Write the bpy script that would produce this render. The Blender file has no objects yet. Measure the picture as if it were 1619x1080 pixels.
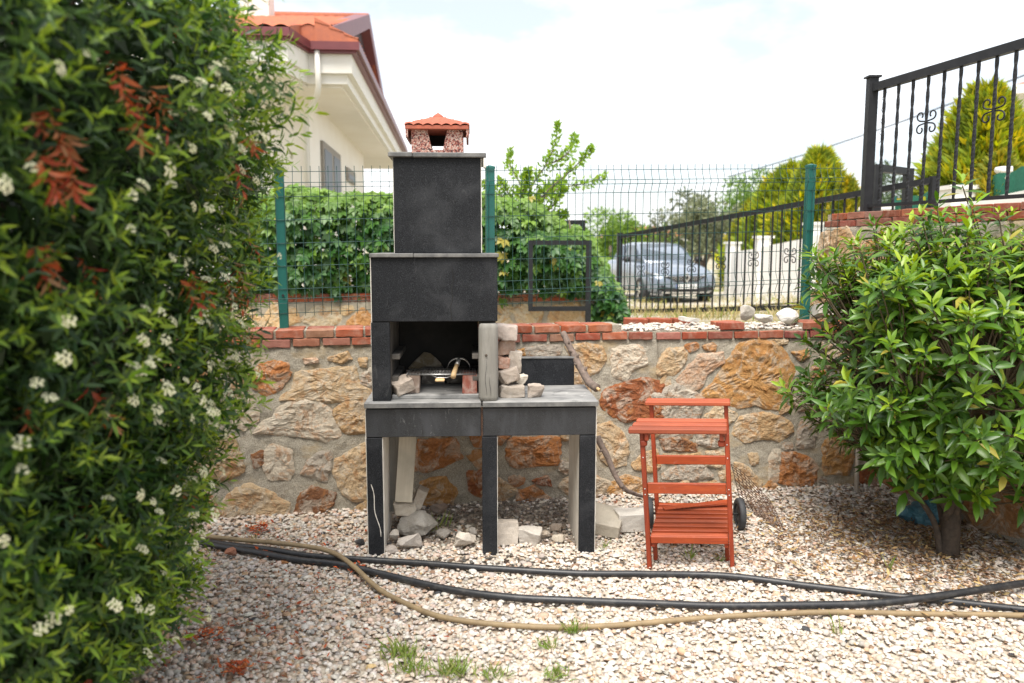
import bpy, bmesh, math, random
import numpy as np
from mathutils import Vector, Matrix, noise, Euler

random.seed(7)
rng = np.random.default_rng(7)
R = math.radians
SC = bpy.context.scene
COL = SC.collection

# ------------------------------------------------------------------ camera
EYE = 1.65
FPX = 1259.0                      # focal length in pixels of a 1619 px wide frame
PITCH = math.atan(148 / FPX)
cam_d = bpy.data.cameras.new('camera')
cam = bpy.data.objects.new('camera', cam_d)
COL.objects.link(cam)
cam.location = (0, 0, EYE)
cam.rotation_euler = (R(90) - PITCH, 0, 0)
cam_d.sensor_width = 36
cam_d.lens = 36 * FPX / 1619
cam_d.clip_end = 2000
cam_d.dof.use_dof = True
cam_d.dof.focus_distance = 4.45
cam_d.dof.aperture_fstop = 1.9
SC.camera = cam

# ------------------------------------------------------------------ sky and sun
SUN_EL, SUN_AZ = R(64), R(196)    # azimuth clockwise from +Y: from behind the camera, a little to the left
w = bpy.data.worlds.new('World')
SC.world = w
w.use_nodes = True
nt = w.node_tree
nt.nodes.clear()
N = nt.nodes.new
sky = N('ShaderNodeTexSky'); sky.sky_type = 'NISHITA'; sky.sun_disc = False
sky.sun_elevation = SUN_EL; sky.sun_rotation = SUN_AZ; sky.air_density = 1.0; sky.dust_density = 2.0
tc = N('ShaderNodeTexCoord')
mp = N('ShaderNodeMapping'); mp.inputs['Scale'].default_value = (1, 1, 2.2)
mp.inputs['Location'].default_value = (-2.096, 0.809, 2.208)
nz = N('ShaderNodeTexNoise'); nz.inputs['Scale'].default_value = 2.6; nz.inputs['Detail'].default_value = 7
nz.inputs['Roughness'].default_value = 0.55
rp = N('ShaderNodeValToRGB')
rp.color_ramp.elements[0].position = 0.40; rp.color_ramp.elements[0].color = (0.42, 0.42, 0.42, 1)
rp.color_ramp.elements[1].position = 0.56; rp.color_ramp.elements[1].color = (1, 1, 1, 1)
mx = N('ShaderNodeMix'); mx.data_type = 'RGBA'
mx.inputs['B'].default_value = (7.8, 7.9, 8.05, 1)   # bright even cloud
bg = N('ShaderNodeBackground'); bg.inputs['Strength'].default_value = 0.1
out = N('ShaderNodeOutputWorld')
L = nt.links.new
L(tc.outputs['Generated'], mp.inputs['Vector']); L(mp.outputs['Vector'], nz.inputs['Vector'])
L(nz.outputs['Fac'], rp.inputs['Fac']); L(rp.outputs['Color'], mx.inputs['Factor'])
L(sky.outputs['Color'], mx.inputs['A']); L(mx.outputs['Result'], bg.inputs['Color'])
L(bg.outputs['Background'], out.inputs['Surface'])

sun_d = bpy.data.lights.new('sun', 'SUN')
sun_d.energy = 3.0; sun_d.angle = R(32); sun_d.color = (1.0, 0.95, 0.87)
sun = bpy.data.objects.new('sun', sun_d)
COL.objects.link(sun)
sv = Vector((math.sin(SUN_AZ) * math.cos(SUN_EL), math.cos(SUN_AZ) * math.cos(SUN_EL), math.sin(SUN_EL)))
sun.rotation_euler = sv.to_track_quat('Z', 'Y').to_euler()
sun.location = sv * 30

vs = SC.view_settings
vs.view_transform = 'Standard'; vs.look = 'None'; vs.gamma = 1; vs.use_curve_mapping = False
vs.exposure = 1.0

# ------------------------------------------------------------------ helpers
CT, ST = math.cos(PITCH), math.sin(PITCH)
def ray(px, py):
    u = (px - 809.5) / FPX; v = (540 - py) / FPX
    return Vector((u, CT + v * ST, -ST + v * CT))
def on_z(px, py, z=0.0):          # the point of a horizontal plane that the photograph shows there
    d = ray(px, py); return Vector((0, 0, EYE)) + d * ((z - EYE) / d.z)
def at_y(px, py, y):              # the point at a chosen distance
    d = ray(px, py); return Vector((0, 0, EYE)) + d * (y / d.y)
def on_plane(px, py, p, n):
    d = ray(px, py); o = Vector((0, 0, EYE)); return o + d * ((Vector(p) - o).dot(n) / d.dot(n))
def project(p):
    x, y, z = p[0], p[1], p[2] - EYE
    dz = y * CT - z * ST
    return 809.5 + FPX * x / dz, 540 - FPX * (y * ST + z * CT) / dz

def tag(o, label=None, cat=None, group=None, kind=None):
    if label: o['label'] = label
    if cat: o['category'] = cat
    if group: o['group'] = group
    if kind: o['kind'] = kind
    return o
def link(name, data, parent=None, loc=None, rot=None, color=None):
    o = bpy.data.objects.new(name, data); COL.objects.link(o)
    if parent is not None: o.parent = parent
    if loc is not None: o.location = loc
    if rot is not None: o.rotation_euler = rot
    if color is not None: o.color = (*color[:3], 1)
    return o
def empty(name, loc=(0, 0, 0), rz=0.0):
    o = bpy.data.objects.new(name, None); COL.objects.link(o)
    o.location = loc; o.rotation_euler = (0, 0, rz); o.empty_display_size = 0.05
    return o
def thing(name, label, cat, loc=(0, 0, 0), rz=0.0, group=None):
    return tag(empty(name, loc, rz), label, cat, group)

class MB:
    """collects geometry for ONE mesh object"""
    def __init__(s): s.v = []; s.f = []
    def add(s, vs, fs):
        b = len(s.v); s.v += [tuple(v) for v in vs]; s.f += [tuple(i + b for i in f) for f in fs]; return s
    def hexa(s, c):               # 8 corners: 4 bottom (ccw), 4 top
        return s.add(c, [(3, 2, 1, 0), (4, 5, 6, 7), (0, 1, 5, 4), (1, 2, 6, 5), (2, 3, 7, 6), (3, 0, 4, 7)])
    def box(s, x0, x1, y0, y1, z0, z1):
        return s.hexa([(x0, y0, z0), (x1, y0, z0), (x1, y1, z0), (x0, y1, z0), (x0, y0, z1), (x1, y0, z1), (x1, y1, z1), (x0, y1, z1)])
    def tube(s, pts, r, n=8, cap=True, twist=0.0):
        pts = [Vector(p) for p in pts]; m = len(pts)
        rs = r if isinstance(r, (list, tuple)) else [r] * m
        t0 = (pts[1] - pts[0]).normalized()
        ref = Vector((0, 0, 1)) if abs(t0.z) < 0.9 else Vector((1, 0, 0))
        a = t0.cross(ref).normalized()
        vs = []
        for i, p in enumerate(pts):
            t = (pts[min(i + 1, m - 1)] - pts[max(i - 1, 0)]).normalized()
            a = (a - t * a.dot(t)).normalized(); b = t.cross(a)
            for k in range(n):
                an = 2 * math.pi * k / n + twist * i
                vs.append(p + (a * math.cos(an) + b * math.sin(an)) * rs[i])
        fs = [(i * n + k, i * n + (k + 1) % n, (i + 1) * n + (k + 1) % n, (i + 1) * n + k) for i in range(m - 1) for k in range(n)]
        if cap: fs += [tuple(range(n - 1, -1, -1)), tuple((m - 1) * n + k for k in range(n))]
        return s.add(vs, fs)
    def bar(s, a, b, w, h):       # rectangular bar from a to b
        a = Vector(a); b = Vector(b); t = (b - a).normalized()
        up = Vector((0, 0, 1)) if abs(t.z) < 0.95 else Vector((0, 1, 0))
        x = t.cross(up).normalized(); y = x.cross(t)
        c = [p + x * sx * w / 2 + y * sy * h / 2 for p in (a, b) for sx, sy in ((-1, -1), (1, -1), (1, 1), (-1, 1))]
        return s.hexa(c)
    def mesh(s, name, mat=None, smooth=False, bevel=0.0, seg=1):
        me = bpy.data.meshes.new(name); me.from_pydata(s.v, [], s.f)
        bm = bmesh.new(); bm.from_mesh(me)
        bmesh.ops.recalc_face_normals(bm, faces=bm.faces)
        if bevel: bmesh.ops.bevel(bm, geom=bm.edges[:], offset=bevel, segments=seg, affect='EDGES', clamp_overlap=True)
        bm.to_mesh(me); bm.free()
        if smooth: me.polygons.foreach_set('use_smooth', [True] * len(me.polygons))
        if mat: me.materials.append(mat)
        return me
    def build(s, name, mat, parent=None, smooth=False, bevel=0.0, loc=None, rot=None, color=None, seg=1):
        return link(name, s.mesh(name, mat, smooth, bevel, seg), parent, loc, rot, color)

def raw_mesh(name, V, T, mat, colors=None, smooth=True):
    """big triangle mesh from numpy arrays; colors: one rgb for each vertex"""
    me = bpy.data.meshes.new(name)
    V = np.ascontiguousarray(V, dtype=np.float32); T = np.ascontiguousarray(T, dtype=np.int32)
    me.vertices.add(len(V)); me.vertices.foreach_set('co', V.ravel())
    me.loops.add(T.size); me.loops.foreach_set('vertex_index', T.ravel())
    me.polygons.add(len(T))
    me.polygons.foreach_set('loop_start', np.arange(0, T.size, 3, dtype=np.int32))
    me.polygons.foreach_set('loop_total', np.full(len(T), 3, dtype=np.int32))
    me.polygons.foreach_set('use_smooth', np.full(len(T), smooth, dtype=bool))
    if colors is not None:
        a = me.color_attributes.new('col', 'FLOAT_COLOR', 'POINT')
        c = np.ones((len(V), 4), dtype=np.float32); c[:, :3] = colors
        a.data.foreach_set('color', c.ravel())
    me.materials.append(mat); me.update(calc_edges=True); me.validate()
    return me

def fbm(p, sc=1.0, oct=4):
    return noise.fractal(Vector(p) * sc, 0.9, 2.1, oct)

# ------------------------------------------------------------------ materials
def mat_new(name):
    m = bpy.data.materials.new(name); m.use_nodes = True
    t = m.node_tree; b = t.nodes['Principled BSDF']
    return m, t, b
def nd(t, typ, **kw):
    n = t.nodes.new(typ)
    for k, v in kw.items():
        if hasattr(n, k) and k not in n.inputs: setattr(n, k, v)
        else: n.inputs[k].default_value = v
    return n
def noise_fac(t, scale, detail=5, rough=0.6, lo=0.4, hi=0.6, vec=None, dist=0.0):
    n = nd(t, 'ShaderNodeTexNoise', Scale=scale, Detail=detail, Roughness=rough, Distortion=dist)
    if vec is not None: t.links.new(vec, n.inputs['Vector'])
    m = nd(t, 'ShaderNodeMapRange'); m.inputs['From Min'].default_value = lo; m.inputs['From Max'].default_value = hi
    t.links.new(n.outputs['Fac'], m.inputs['Value'])
    return m.outputs['Result'], n.outputs['Fac']
def mixc(t, fac, a, b, mode='MIX'):
    m = t.nodes.new('ShaderNodeMix'); m.data_type = 'RGBA'; m.blend_type = mode
    for s, v in (('Factor', fac), ('A', a), ('B', b)):
        if isinstance(v, (int, float)): m.inputs[s].default_value = v
        elif isinstance(v, tuple): m.inputs[s].default_value = (*v[:3], 1)
        else: t.links.new(v, m.inputs[s])
    return m.outputs['Result']
def bump(t, b, h, strength=0.4, dist=0.01, prev=None):
    n = nd(t, 'ShaderNodeBump', Strength=strength, Distance=dist)
    t.links.new(h, n.inputs['Height'])
    if prev is not None: t.links.new(prev, n.inputs['Normal'])
    t.links.new(n.outputs['Normal'], b.inputs['Normal'])
    return n.outputs['Normal']
def coords(t, kind='Object', scale=None):
    c = t.nodes.new('ShaderNodeTexCoord')
    if scale is None: return c.outputs[kind]
    m = t.nodes.new('ShaderNodeMapping'); m.inputs['Scale'].default_value = scale
    t.links.new(c.outputs[kind], m.inputs['Vector']); return m.outputs['Vector']
def world_pos(t, scale=None):
    g = t.nodes.new('ShaderNodeNewGeometry')
    if scale is None: return g.outputs['Position']
    m = t.nodes.new('ShaderNodeMapping'); m.inputs['Scale'].default_value = scale
    t.links.new(g.outputs['Position'], m.inputs['Vector']); return m.outputs['Vector']

def simple(name, col, rough=0.6, col2=None, scale=20, bmp=0.0, metal=0.0, spec=0.5, bd=0.005, lo=0.35, hi=0.65, stretch=None):
    m, t, b = mat_new(name)
    b.inputs['Roughness'].default_value = rough; b.inputs['Metallic'].default_value = metal
    b.inputs['Specular IOR Level'].default_value = spec
    v = world_pos(t, stretch)
    f, raw = noise_fac(t, scale, 6, 0.65, lo, hi, v)
    c2 = col2 if col2 else tuple(c * 0.8 for c in col)
    t.links.new(mixc(t, f, col, c2), b.inputs['Base Color'])
    if bmp: bump(t, b, raw, bmp, bd)
    return m

def objcol(name, rough=0.85, tint=(0.6, 0.55, 0.5), tscale=9, dark=(0.2, 0.12, 0.07), amt=0.5, bscale=45, bstr=0.7, bd=0.012, spec=0.25):
    """colour of the single object, with lighter and rusty blotches and rough relief"""
    m, t, b = mat_new(name)
    oi = t.nodes.new('ShaderNodeObjectInfo')
    b.inputs['Roughness'].default_value = rough; b.inputs['Specular IOR Level'].default_value = spec
    v = world_pos(t)
    f1, r1 = noise_fac(t, tscale, 7, 0.65, 0.48, 0.66, v, 0.6)
    off = t.nodes.new('ShaderNodeVectorMath'); off.operation = 'ADD'; off.inputs[1].default_value = (7.3, 2.1, 5.5)
    t.links.new(v, off.inputs[0])
    f2, r2 = noise_fac(t, tscale * 1.7, 7, 0.7, 0.5, 0.68, off.outputs[0], 0.8)
    s1 = t.nodes.new('ShaderNodeMath'); s1.operation = 'MULTIPLY'; s1.inputs[1].default_value = amt; t.links.new(f1, s1.inputs[0])
    s2 = t.nodes.new('ShaderNodeMath'); s2.operation = 'MULTIPLY'; s2.inputs[1].default_value = amt; t.links.new(f2, s2.inputs[0])
    c = mixc(t, s1.outputs[0], oi.outputs['Color'], tint)
    c = mixc(t, s2.outputs[0], c, mixc(t, 0.5, oi.outputs['Color'], dark))
    f3, r3 = noise_fac(t, bscale * 4, 4, 0.7, 0.3, 0.7, v)
    g = mixc(t, f3, (0.8, 0.8, 0.8), (1.12, 1.12, 1.12))
    t.links.new(mixc(t, 1.0, c, g, 'MULTIPLY'), b.inputs['Base Color'])
    fb, rb = noise_fac(t, bscale, 9, 0.72, 0.3, 0.7, v, 0.4)
    bump(t, b, rb, bstr, bd)
    return m

def leafmat(name, trans=0.3, rough=0.42, spec=0.4):
    m, t, b = mat_new(name)
    a = t.nodes.new('ShaderNodeVertexColor'); a.layer_name = 'col'
    b.inputs['Roughness'].default_value = rough; b.inputs['Specular IOR Level'].default_value = spec
    t.links.new(a.outputs['Color'], b.inputs['Base Color'])
    tr = t.nodes.new('ShaderNodeBsdfTranslucent')
    hs = nd(t, 'ShaderNodeHueSaturation', Saturation=1.1, Value=1.5); hs.inputs['Hue'].default_value = 0.485
    t.links.new(a.outputs['Color'], hs.inputs['Color']); t.links.new(hs.outputs['Color'], tr.inputs['Color'])
    mxs = t.nodes.new('ShaderNodeMixShader'); mxs.inputs[0].default_value = trans
    o = t.nodes['Material Output']
    t.links.new(b.outputs[0], mxs.inputs[1]); t.links.new(tr.outputs[0], mxs.inputs[2]); t.links.new(mxs.outputs[0], o.inputs['Surface'])
    return m
def attrmat(name, rough=0.8, bmp=0.3, bscale=300, spec=0.3, var=0.15):
    m, t, b = mat_new(name)
    a = t.nodes.new('ShaderNodeVertexColor'); a.layer_name = 'col'
    b.inputs['Roughness'].default_value = rough; b.inputs['Specular IOR Level'].default_value = spec
    f, r = noise_fac(t, bscale, 4, 0.6, 0.3, 0.7, world_pos(t))
    g = mixc(t, f, (1 - var,) * 3, (1 + var,) * 3)
    t.links.new(mixc(t, 1.0, a.outputs['Color'], g, 'MULTIPLY'), b.inputs['Base Color'])
    if bmp: bump(t, b, r, bmp, 0.003)
    return m

M = {}
def mortar_mat():
    m, t, b = mat_new('sandy_mortar')
    v = world_pos(t)
    f1, r1 = noise_fac(t, 7, 6, 0.6, 0.35, 0.65, v)
    c = mixc(t, f1, (0.46, 0.415, 0.335), (0.35, 0.315, 0.255))
    f2, r2 = noise_fac(t, 190, 3, 0.7, 0.3, 0.7, v)
    c = mixc(t, 1.0, c, mixc(t, f2, (0.5,) * 3, (1.38,) * 3), 'MULTIPLY')
    f3, r3 = noise_fac(t, 3, 6, 0.65, 0.55, 0.68, world_pos(t, (1, 1, 2)))
    c = mixc(t, f3, c, (0.42, 0.33, 0.21))
    t.links.new(c, b.inputs['Base Color']); b.inputs['Roughness'].default_value = 0.97; b.inputs['Specular IOR Level'].default_value = 0.1
    fb, rb = noise_fac(t, 38, 9, 0.75, 0.3, 0.7, v)
    n1 = bump(t, b, rb, 0.9, 0.02)
    bump(t, b, r2, 0.5, 0.006, n1)
    return m
def stone_mat(name, sc=1.0):
    m, t, b = mat_new(name)
    oi = t.nodes.new('ShaderNodeObjectInfo'); v = world_pos(t)
    b.inputs['Roughness'].default_value = 0.9; b.inputs['Specular IOR Level'].default_value = 0.2
    base = oi.outputs['Color']
    f1, r1 = noise_fac(t, 7 * sc, 8, 0.72, 0.48, 0.56, v, 1.4)                       # chalky patches
    s1 = t.nodes.new('ShaderNodeMath'); s1.operation = 'MULTIPLY'; s1.inputs[1].default_value = 0.55; t.links.new(f1, s1.inputs[0])
    c = mixc(t, s1.outputs[0], base, (0.62, 0.56, 0.46))
    o2 = t.nodes.new('ShaderNodeVectorMath'); o2.operation = 'ADD'; o2.inputs[1].default_value = (4.1, 8.3, 1.7); t.links.new(v, o2.inputs[0])
    f2, r2 = noise_fac(t, 9 * sc, 9, 0.75, 0.51, 0.58, o2.outputs[0], 1.8)         # rusty veins
    s2 = t.nodes.new('ShaderNodeMath'); s2.operation = 'MULTIPLY'; s2.inputs[1].default_value = 0.75; t.links.new(f2, s2.inputs[0])
    c = mixc(t, s2.outputs[0], c, mixc(t, 0.35, (0.45, 0.19, 0.055), base))
    o3 = t.nodes.new('ShaderNodeVectorMath'); o3.operation = 'ADD'; o3.inputs[1].default_value = (1.1, 3.3, 9.7); t.links.new(v, o3.inputs[0])
    f3, r3 = noise_fac(t, 26 * sc, 9, 0.8, 0.60, 0.68, o3.outputs[0], 0.8)          # dark pits
    s3 = t.nodes.new('ShaderNodeMath'); s3.operation = 'MULTIPLY'; s3.inputs[1].default_value = 0.65; t.links.new(f3, s3.inputs[0])
    c = mixc(t, s3.outputs[0], c, (0.10, 0.065, 0.04))
    f4, r4 = noise_fac(t, 130 * sc, 4, 0.7, 0.3, 0.7, v)
    c = mixc(t, 1.0, c, mixc(t, f4, (0.8,) * 3, (1.15,) * 3), 'MULTIPLY')
    t.links.new(c, b.inputs['Base Color'])
    fb, rb = noise_fac(t, 24 * sc, 12, 0.78, 0.3, 0.7, world_pos(t, (1, 1, 1.8)), 0.7)
    bump(t, b, rb, 1.0, 0.03)
    return m
M['stone'] = stone_mat('rough_stone')
M['stone_far'] = stone_mat('rough_stone_far', 0.6)
M['rock'] = objcol('broken_rock', tint=(0.62, 0.6, 0.57), amt=0.35, bscale=60, bstr=0.5, dark=(0.25, 0.22, 0.2))
M['brick'] = objcol('old_brick', tint=(0.42, 0.25, 0.19), tscale=14, dark=(0.12, 0.03, 0.02), amt=0.55, bscale=90, bstr=0.55, bd=0.006)
M['block'] = objcol('grey_brick', tint=(0.52, 0.48, 0.43), tscale=16, dark=(0.12, 0.1, 0.09), amt=0.45, bscale=80, bstr=0.5, bd=0.006)
M['mortar'] = mortar_mat()
M['mortar_far'] = simple('mortar_far', (0.42, 0.37, 0.29), 0.95, (0.28, 0.24, 0.19), 12, 0.6, spec=0.1, bd=0.02)

def granite():
    m, t, b = mat_new('black_granite')
    v = world_pos(t)
    f1, r1 = noise_fac(t, 330, 2, 0.6, 0.50, 0.68, v)
    c = mixc(t, f1, (0.0075, 0.0085, 0.0108), (0.044, 0.047, 0.052))
    f2, r2 = noise_fac(t, 4.5, 6, 0.6, 0.46, 0.76, v, 0.4)
    s = t.nodes.new('ShaderNodeMath'); s.operation = 'MULTIPLY'; s.inputs[1].default_value = 0.45; t.links.new(f2, s.inputs[0])
    c = mixc(t, s.outputs[0], c, (0.075, 0.078, 0.085))
    f3, r3 = noise_fac(t, 1.0, 8, 0.7, 0.60, 0.70, world_pos(t, (22, 22, 7)), 1.2)
    s3 = t.nodes.new('ShaderNodeMath'); s3.operation = 'MULTIPLY'; s3.inputs[1].default_value = 0.16; t.links.new(f3, s3.inputs[0])
    c = mixc(t, s3.outputs[0], c, (0.2, 0.2, 0.2))
    t.links.new(c, b.inputs['Base Color'])
    b.inputs['Roughness'].default_value = 0.65; b.inputs['Specular IOR Level'].default_value = 0.22
    bump(t, b, r1, 0.25, 0.002)
    return m
M['granite'] = granite()
def granite_dirty():
    """the beam under the counter: ash that has run down the slabs"""
    m, t, b = mat_new('ash_streaked_granite')
    v = world_pos(t)
    f1, r1 = noise_fac(t, 420, 2, 0.6, 0.46, 0.66, v)
    c = mixc(t, f1, (0.010, 0.011, 0.013), (0.042, 0.045, 0.05))
    f2, r2 = noise_fac(t, 1.0, 6, 0.6, 0.42, 0.66, world_pos(t, (7, 7, 2.2)), 0.5)
    s = t.nodes.new('ShaderNodeMath'); s.operation = 'MULTIPLY'; s.inputs[1].default_value = 0.8; t.links.new(f2, s.inputs[0])
    c = mixc(t, s.outputs[0], c, (0.05, 0.053, 0.06))
    f3, r3 = noise_fac(t, 1.0, 9, 0.75, 0.58, 0.66, world_pos(t, (26, 26, 9)), 1.6)
    s3 = t.nodes.new('ShaderNodeMath'); s3.operation = 'MULTIPLY'; s3.inputs[1].default_value = 0.75; t.links.new(f3, s3.inputs[0])
    sx_ = t.nodes.new('ShaderNodeSeparateXYZ'); t.links.new(v, sx_.inputs[0])
    mk1 = nd(t, 'ShaderNodeMapRange'); mk1.inputs['From Min'].default_value = -0.64; mk1.inputs['From Max'].default_value = -0.52; t.links.new(sx_.outputs[0], mk1.inputs['Value'])
    mk2 = nd(t, 'ShaderNodeMapRange'); mk2.inputs['From Min'].default_value = -0.20; mk2.inputs['From Max'].default_value = -0.36; t.links.new(sx_.outputs[0], mk2.inputs['Value'])
    mm = t.nodes.new('ShaderNodeMath'); mm.operation = 'MULTIPLY'; t.links.new(mk1.outputs[0], mm.inputs[0]); t.links.new(mk2.outputs[0], mm.inputs[1])
    mm2 = t.nodes.new('ShaderNodeMath'); mm2.operation = 'MULTIPLY'; t.links.new(mm.outputs[0], mm2.inputs[0]); t.links.new(s3.outputs[0], mm2.inputs[1])
    c = mixc(t, mm2.outputs[0], c, (0.30, 0.30, 0.29))
    f4, r4 = noise_fac(t, 1.0, 5, 0.6, 0.66, 0.7, world_pos(t, (40, 40, 5)), 0.3)
    c = mixc(t, f4, c, (0.012, 0.012, 0.013))
    t.links.new(c, b.inputs['Base Color'])
    b.inputs['Roughness'].default_value = 0.5
    bump(t, b, r1, 0.2, 0.002)
    return m
M['granite_dirty'] = granite_dirty()
def counter():
    m, t, b = mat_new('ashy_counter_slab')
    v = world_pos(t, (5, 14, 14))
    f1, r1 = noise_fac(t, 1.0, 8, 0.65, 0.4, 0.66, v, 0.5)
    c = mixc(t, f1, (0.30, 0.295, 0.285), (0.13, 0.13, 0.13))
    f2, r2 = noise_fac(t, 3.3, 8, 0.7, 0.60, 0.68, world_pos(t), 1.0)
    c = mixc(t, f2, c, (0.07, 0.07, 0.07))
    f3, r3 = noise_fac(t, 9, 8, 0.7, 0.62, 0.7, world_pos(t), 0.8)
    c = mixc(t, f3, c, (0.5, 0.49, 0.47))
    t.links.new(c, b.inputs['Base Color']); b.inputs['Roughness'].default_value = 0.75
    bump(t, b, r1, 0.15, 0.003)
    return m
M['counter'] = counter()
M['slab_edge'] = simple('grey_slab_edge', (0.10, 0.10, 0.10), 0.7, (0.21, 0.205, 0.195), 14, 0.2, lo=0.4, hi=0.7)
M['plaster'] = simple('white_plaster_panel', (0.74, 0.71, 0.65), 0.85, (0.60, 0.56, 0.49), 9, 0.3, lo=0.4, hi=0.75)
M['soot'] = simple('sooty_panel', (0.010, 0.0098, 0.0095), 0.9, (0.022, 0.020, 0.018), 7, 0.2)  # firebox soot; also colours the shade plate added in the chimney cap
M['soot_side'] = simple('half_sooted_panel', (0.15, 0.135, 0.12), 0.9, (0.03, 0.027, 0.024), 5, 0.2)
M['terrazzo'] = None
def terrazzo():
    m, t, b = mat_new('pink_terrazzo')
    vo = nd(t, 'ShaderNodeTexVoronoi', Scale=170); t.links.new(world_pos(t), vo.inputs['Vector'])
    r = t.nodes.new('ShaderNodeValToRGB'); r.color_ramp.interpolation = 'CONSTANT'
    e = r.color_ramp.elements
    e[0].position = 0; e[0].color = (0.34, 0.12, 0.09, 1); e[1].position = 0.3; e[1].color = (0.5, 0.3, 0.24, 1)
    for p, c in ((0.5, (0.16, 0.04, 0.035, 1)), (0.62, (0.55, 0.4, 0.34, 1)), (0.85, (0.06, 0.03, 0.03, 1))):
        x = e.new(p); x.color = c
    s = t.nodes.new('ShaderNodeSeparateColor'); t.links.new(vo.outputs['Color'], s.inputs[0])
    t.links.new(s.outputs[0], r.inputs[0]); t.links.new(r.outputs[0], b.inputs['Base Color'])
    b.inputs['Roughness'].default_value = 0.8; bump(t, b, vo.outputs['Distance'], 0.3, 0.004)
    return m
M['terrazzo'] = terrazzo()
M['roof_tile'] = simple('red_roof_tile', (0.46, 0.12, 0.068), 0.85, (0.33, 0.095, 0.06), 14, 0.3)
M['roof_tile_house'] = simple('orange_roof_tile', (0.48, 0.15, 0.075), 0.85, (0.36, 0.12, 0.075), 5, 0.3)
def wood(name, c1, c2, rough=0.45, scale=(60, 60, 4), bmp=0.15):
    m, t, b = mat_new(name)
    f, r = noise_fac(t, 1.0, 6, 0.65, 0.35, 0.68, coords(t, 'Object', scale), 0.6)
    f2, r2 = noise_fac(t, 5, 4, 0.6, 0.4, 0.75, world_pos(t))
    c = mixc(t, f, c1, c2)
    c = mixc(t, f2, c, tuple(x * 0.66 for x in c1))
    oi = t.nodes.new('ShaderNodeObjectInfo')
    mr = nd(t, 'ShaderNodeMapRange'); mr.inputs['To Min'].default_value = 0.74; mr.inputs['To Max'].default_value = 1.16; t.links.new(oi.outputs['Random'], mr.inputs['Value'])
    cc_ = t.nodes.new('ShaderNodeCombineColor')
    for k_ in range(3): t.links.new(mr.outputs['Result'], cc_.inputs[k_])
    c = mixc(t, 1.0, c, cc_.outputs[0], 'MULTIPLY')
    f5, r5 = noise_fac(t, 17, 8, 0.72, 0.60, 0.72, world_pos(t), 0.6)
    s5 = t.nodes.new('ShaderNodeMath'); s5.operation = 'MULTIPLY'; s5.inputs[1].default_value = 0.35; t.links.new(f5, s5.inputs[0])
    c = mixc(t, s5.outputs[0], c, tuple(min(1, x * 0.5 + 0.16) for x in c1))
    t.links.new(c, b.inputs['Base Color']); b.inputs['Roughness'].default_value = rough
    bump(t, b, r, bmp, 0.003)
    return m
M['red_wood_x'] = wood('red_stained_wood_across', (0.47, 0.078, 0.014), (0.27, 0.034, 0.009), 0.55, scale=(5, 70, 70))
M['red_wood_z'] = wood('red_stained_wood_upright', (0.36, 0.052, 0.012), (0.20, 0.023, 0.007), 0.55, scale=(70, 70, 5))
M['red_wood_top'] = wood('sun_faded_red_wood', (0.43, 0.095, 0.036), (0.29, 0.05, 0.017), 0.65, (5, 70, 70))  # paler, less saturated red for the top slats
M['grey_wood'] = wood('weathered_grey_wood', (0.36, 0.345, 0.31), (0.22, 0.205, 0.18), 0.9, (45, 45, 3), 0.6)
M['pale_wood'] = wood('pale_plank', (0.50, 0.45, 0.36), (0.40, 0.35, 0.27), 0.8, (30, 30, 3), 0.2)
M['handle_wood'] = wood('tool_handle_wood', (0.60, 0.42, 0.22), (0.50, 0.33, 0.16), 0.6, (50, 50, 4))
M['bark'] = simple('grey_brown_bark', (0.20, 0.15, 0.125), 0.95, (0.11, 0.085, 0.07), 40, 0.7, bd=0.01)
M['dark_bark'] = simple('dark_bark', (0.085, 0.062, 0.045), 0.95, (0.045, 0.035, 0.026), 35, 0.7, bd=0.01)
M['twig'] = simple('green_brown_twig', (0.11, 0.085, 0.045), 0.9, (0.07, 0.05, 0.03), 40, 0.3)
M['steel'] = simple('galvanised_wire', (0.42, 0.42, 0.41), 0.4, (0.25, 0.25, 0.25), 40, metal=0.9)
M['tool_steel'] = simple('worn_tool_steel', (0.50, 0.49, 0.47), 0.45, (0.28, 0.26, 0.24), 40, metal=0.7)
M['screw'] = simple('screw_head', (0.6, 0.6, 0.6), 0.35, metal=0.9)
M['rust'] = simple('rusty_wire', (0.06, 0.035, 0.025), 0.9, (0.12, 0.06, 0.035), 30)
M['green_paint'] = simple('green_post_paint', (0.010, 0.115, 0.095), 0.42, (0.008, 0.095, 0.08), 6)
M['wire_green'] = simple('green_coated_wire', (0.010, 0.058, 0.05), 0.5)
M['iron'] = simple('black_painted_iron', (0.010, 0.0105, 0.0125), 0.5, (0.018, 0.0185, 0.021), 18, spec=0.35)
M['rubber'] = simple('black_rubber', (0.025, 0.027, 0.03), 0.7, (0.045, 0.047, 0.05), 20)
M['pipe_black'] = simple('black_polyethylene_pipe', (0.020, 0.021, 0.024), 0.42, (0.06, 0.058, 0.055), 25, lo=0.5, hi=0.75)
M['hose_beige'] = simple('dirty_beige_hose', (0.29, 0.21, 0.115), 0.65, (0.20, 0.145, 0.08), 12)
M['pvc'] = simple('white_plastic_pipe', (0.62, 0.56, 0.47), 0.5)
M['white_wall'] = simple('white_render', (0.85, 0.83, 0.79), 0.9, (0.80, 0.78, 0.73), 3)
M['cream_wall'] = simple('cream_render', (0.84, 0.80, 0.73), 0.9, (0.80, 0.75, 0.67), 2)
M['white_trim'] = simple('white_cornice', (0.80, 0.78, 0.73), 0.8, (0.76, 0.73, 0.66), 3)
M['maroon'] = simple('maroon_gutter', (0.17, 0.042, 0.045), 0.4, (0.145, 0.035, 0.04), 5)
M['maroon_rake'] = simple('purple_brown_fascia', (0.20, 0.075, 0.085), 0.5, (0.17, 0.06, 0.07), 5)
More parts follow.
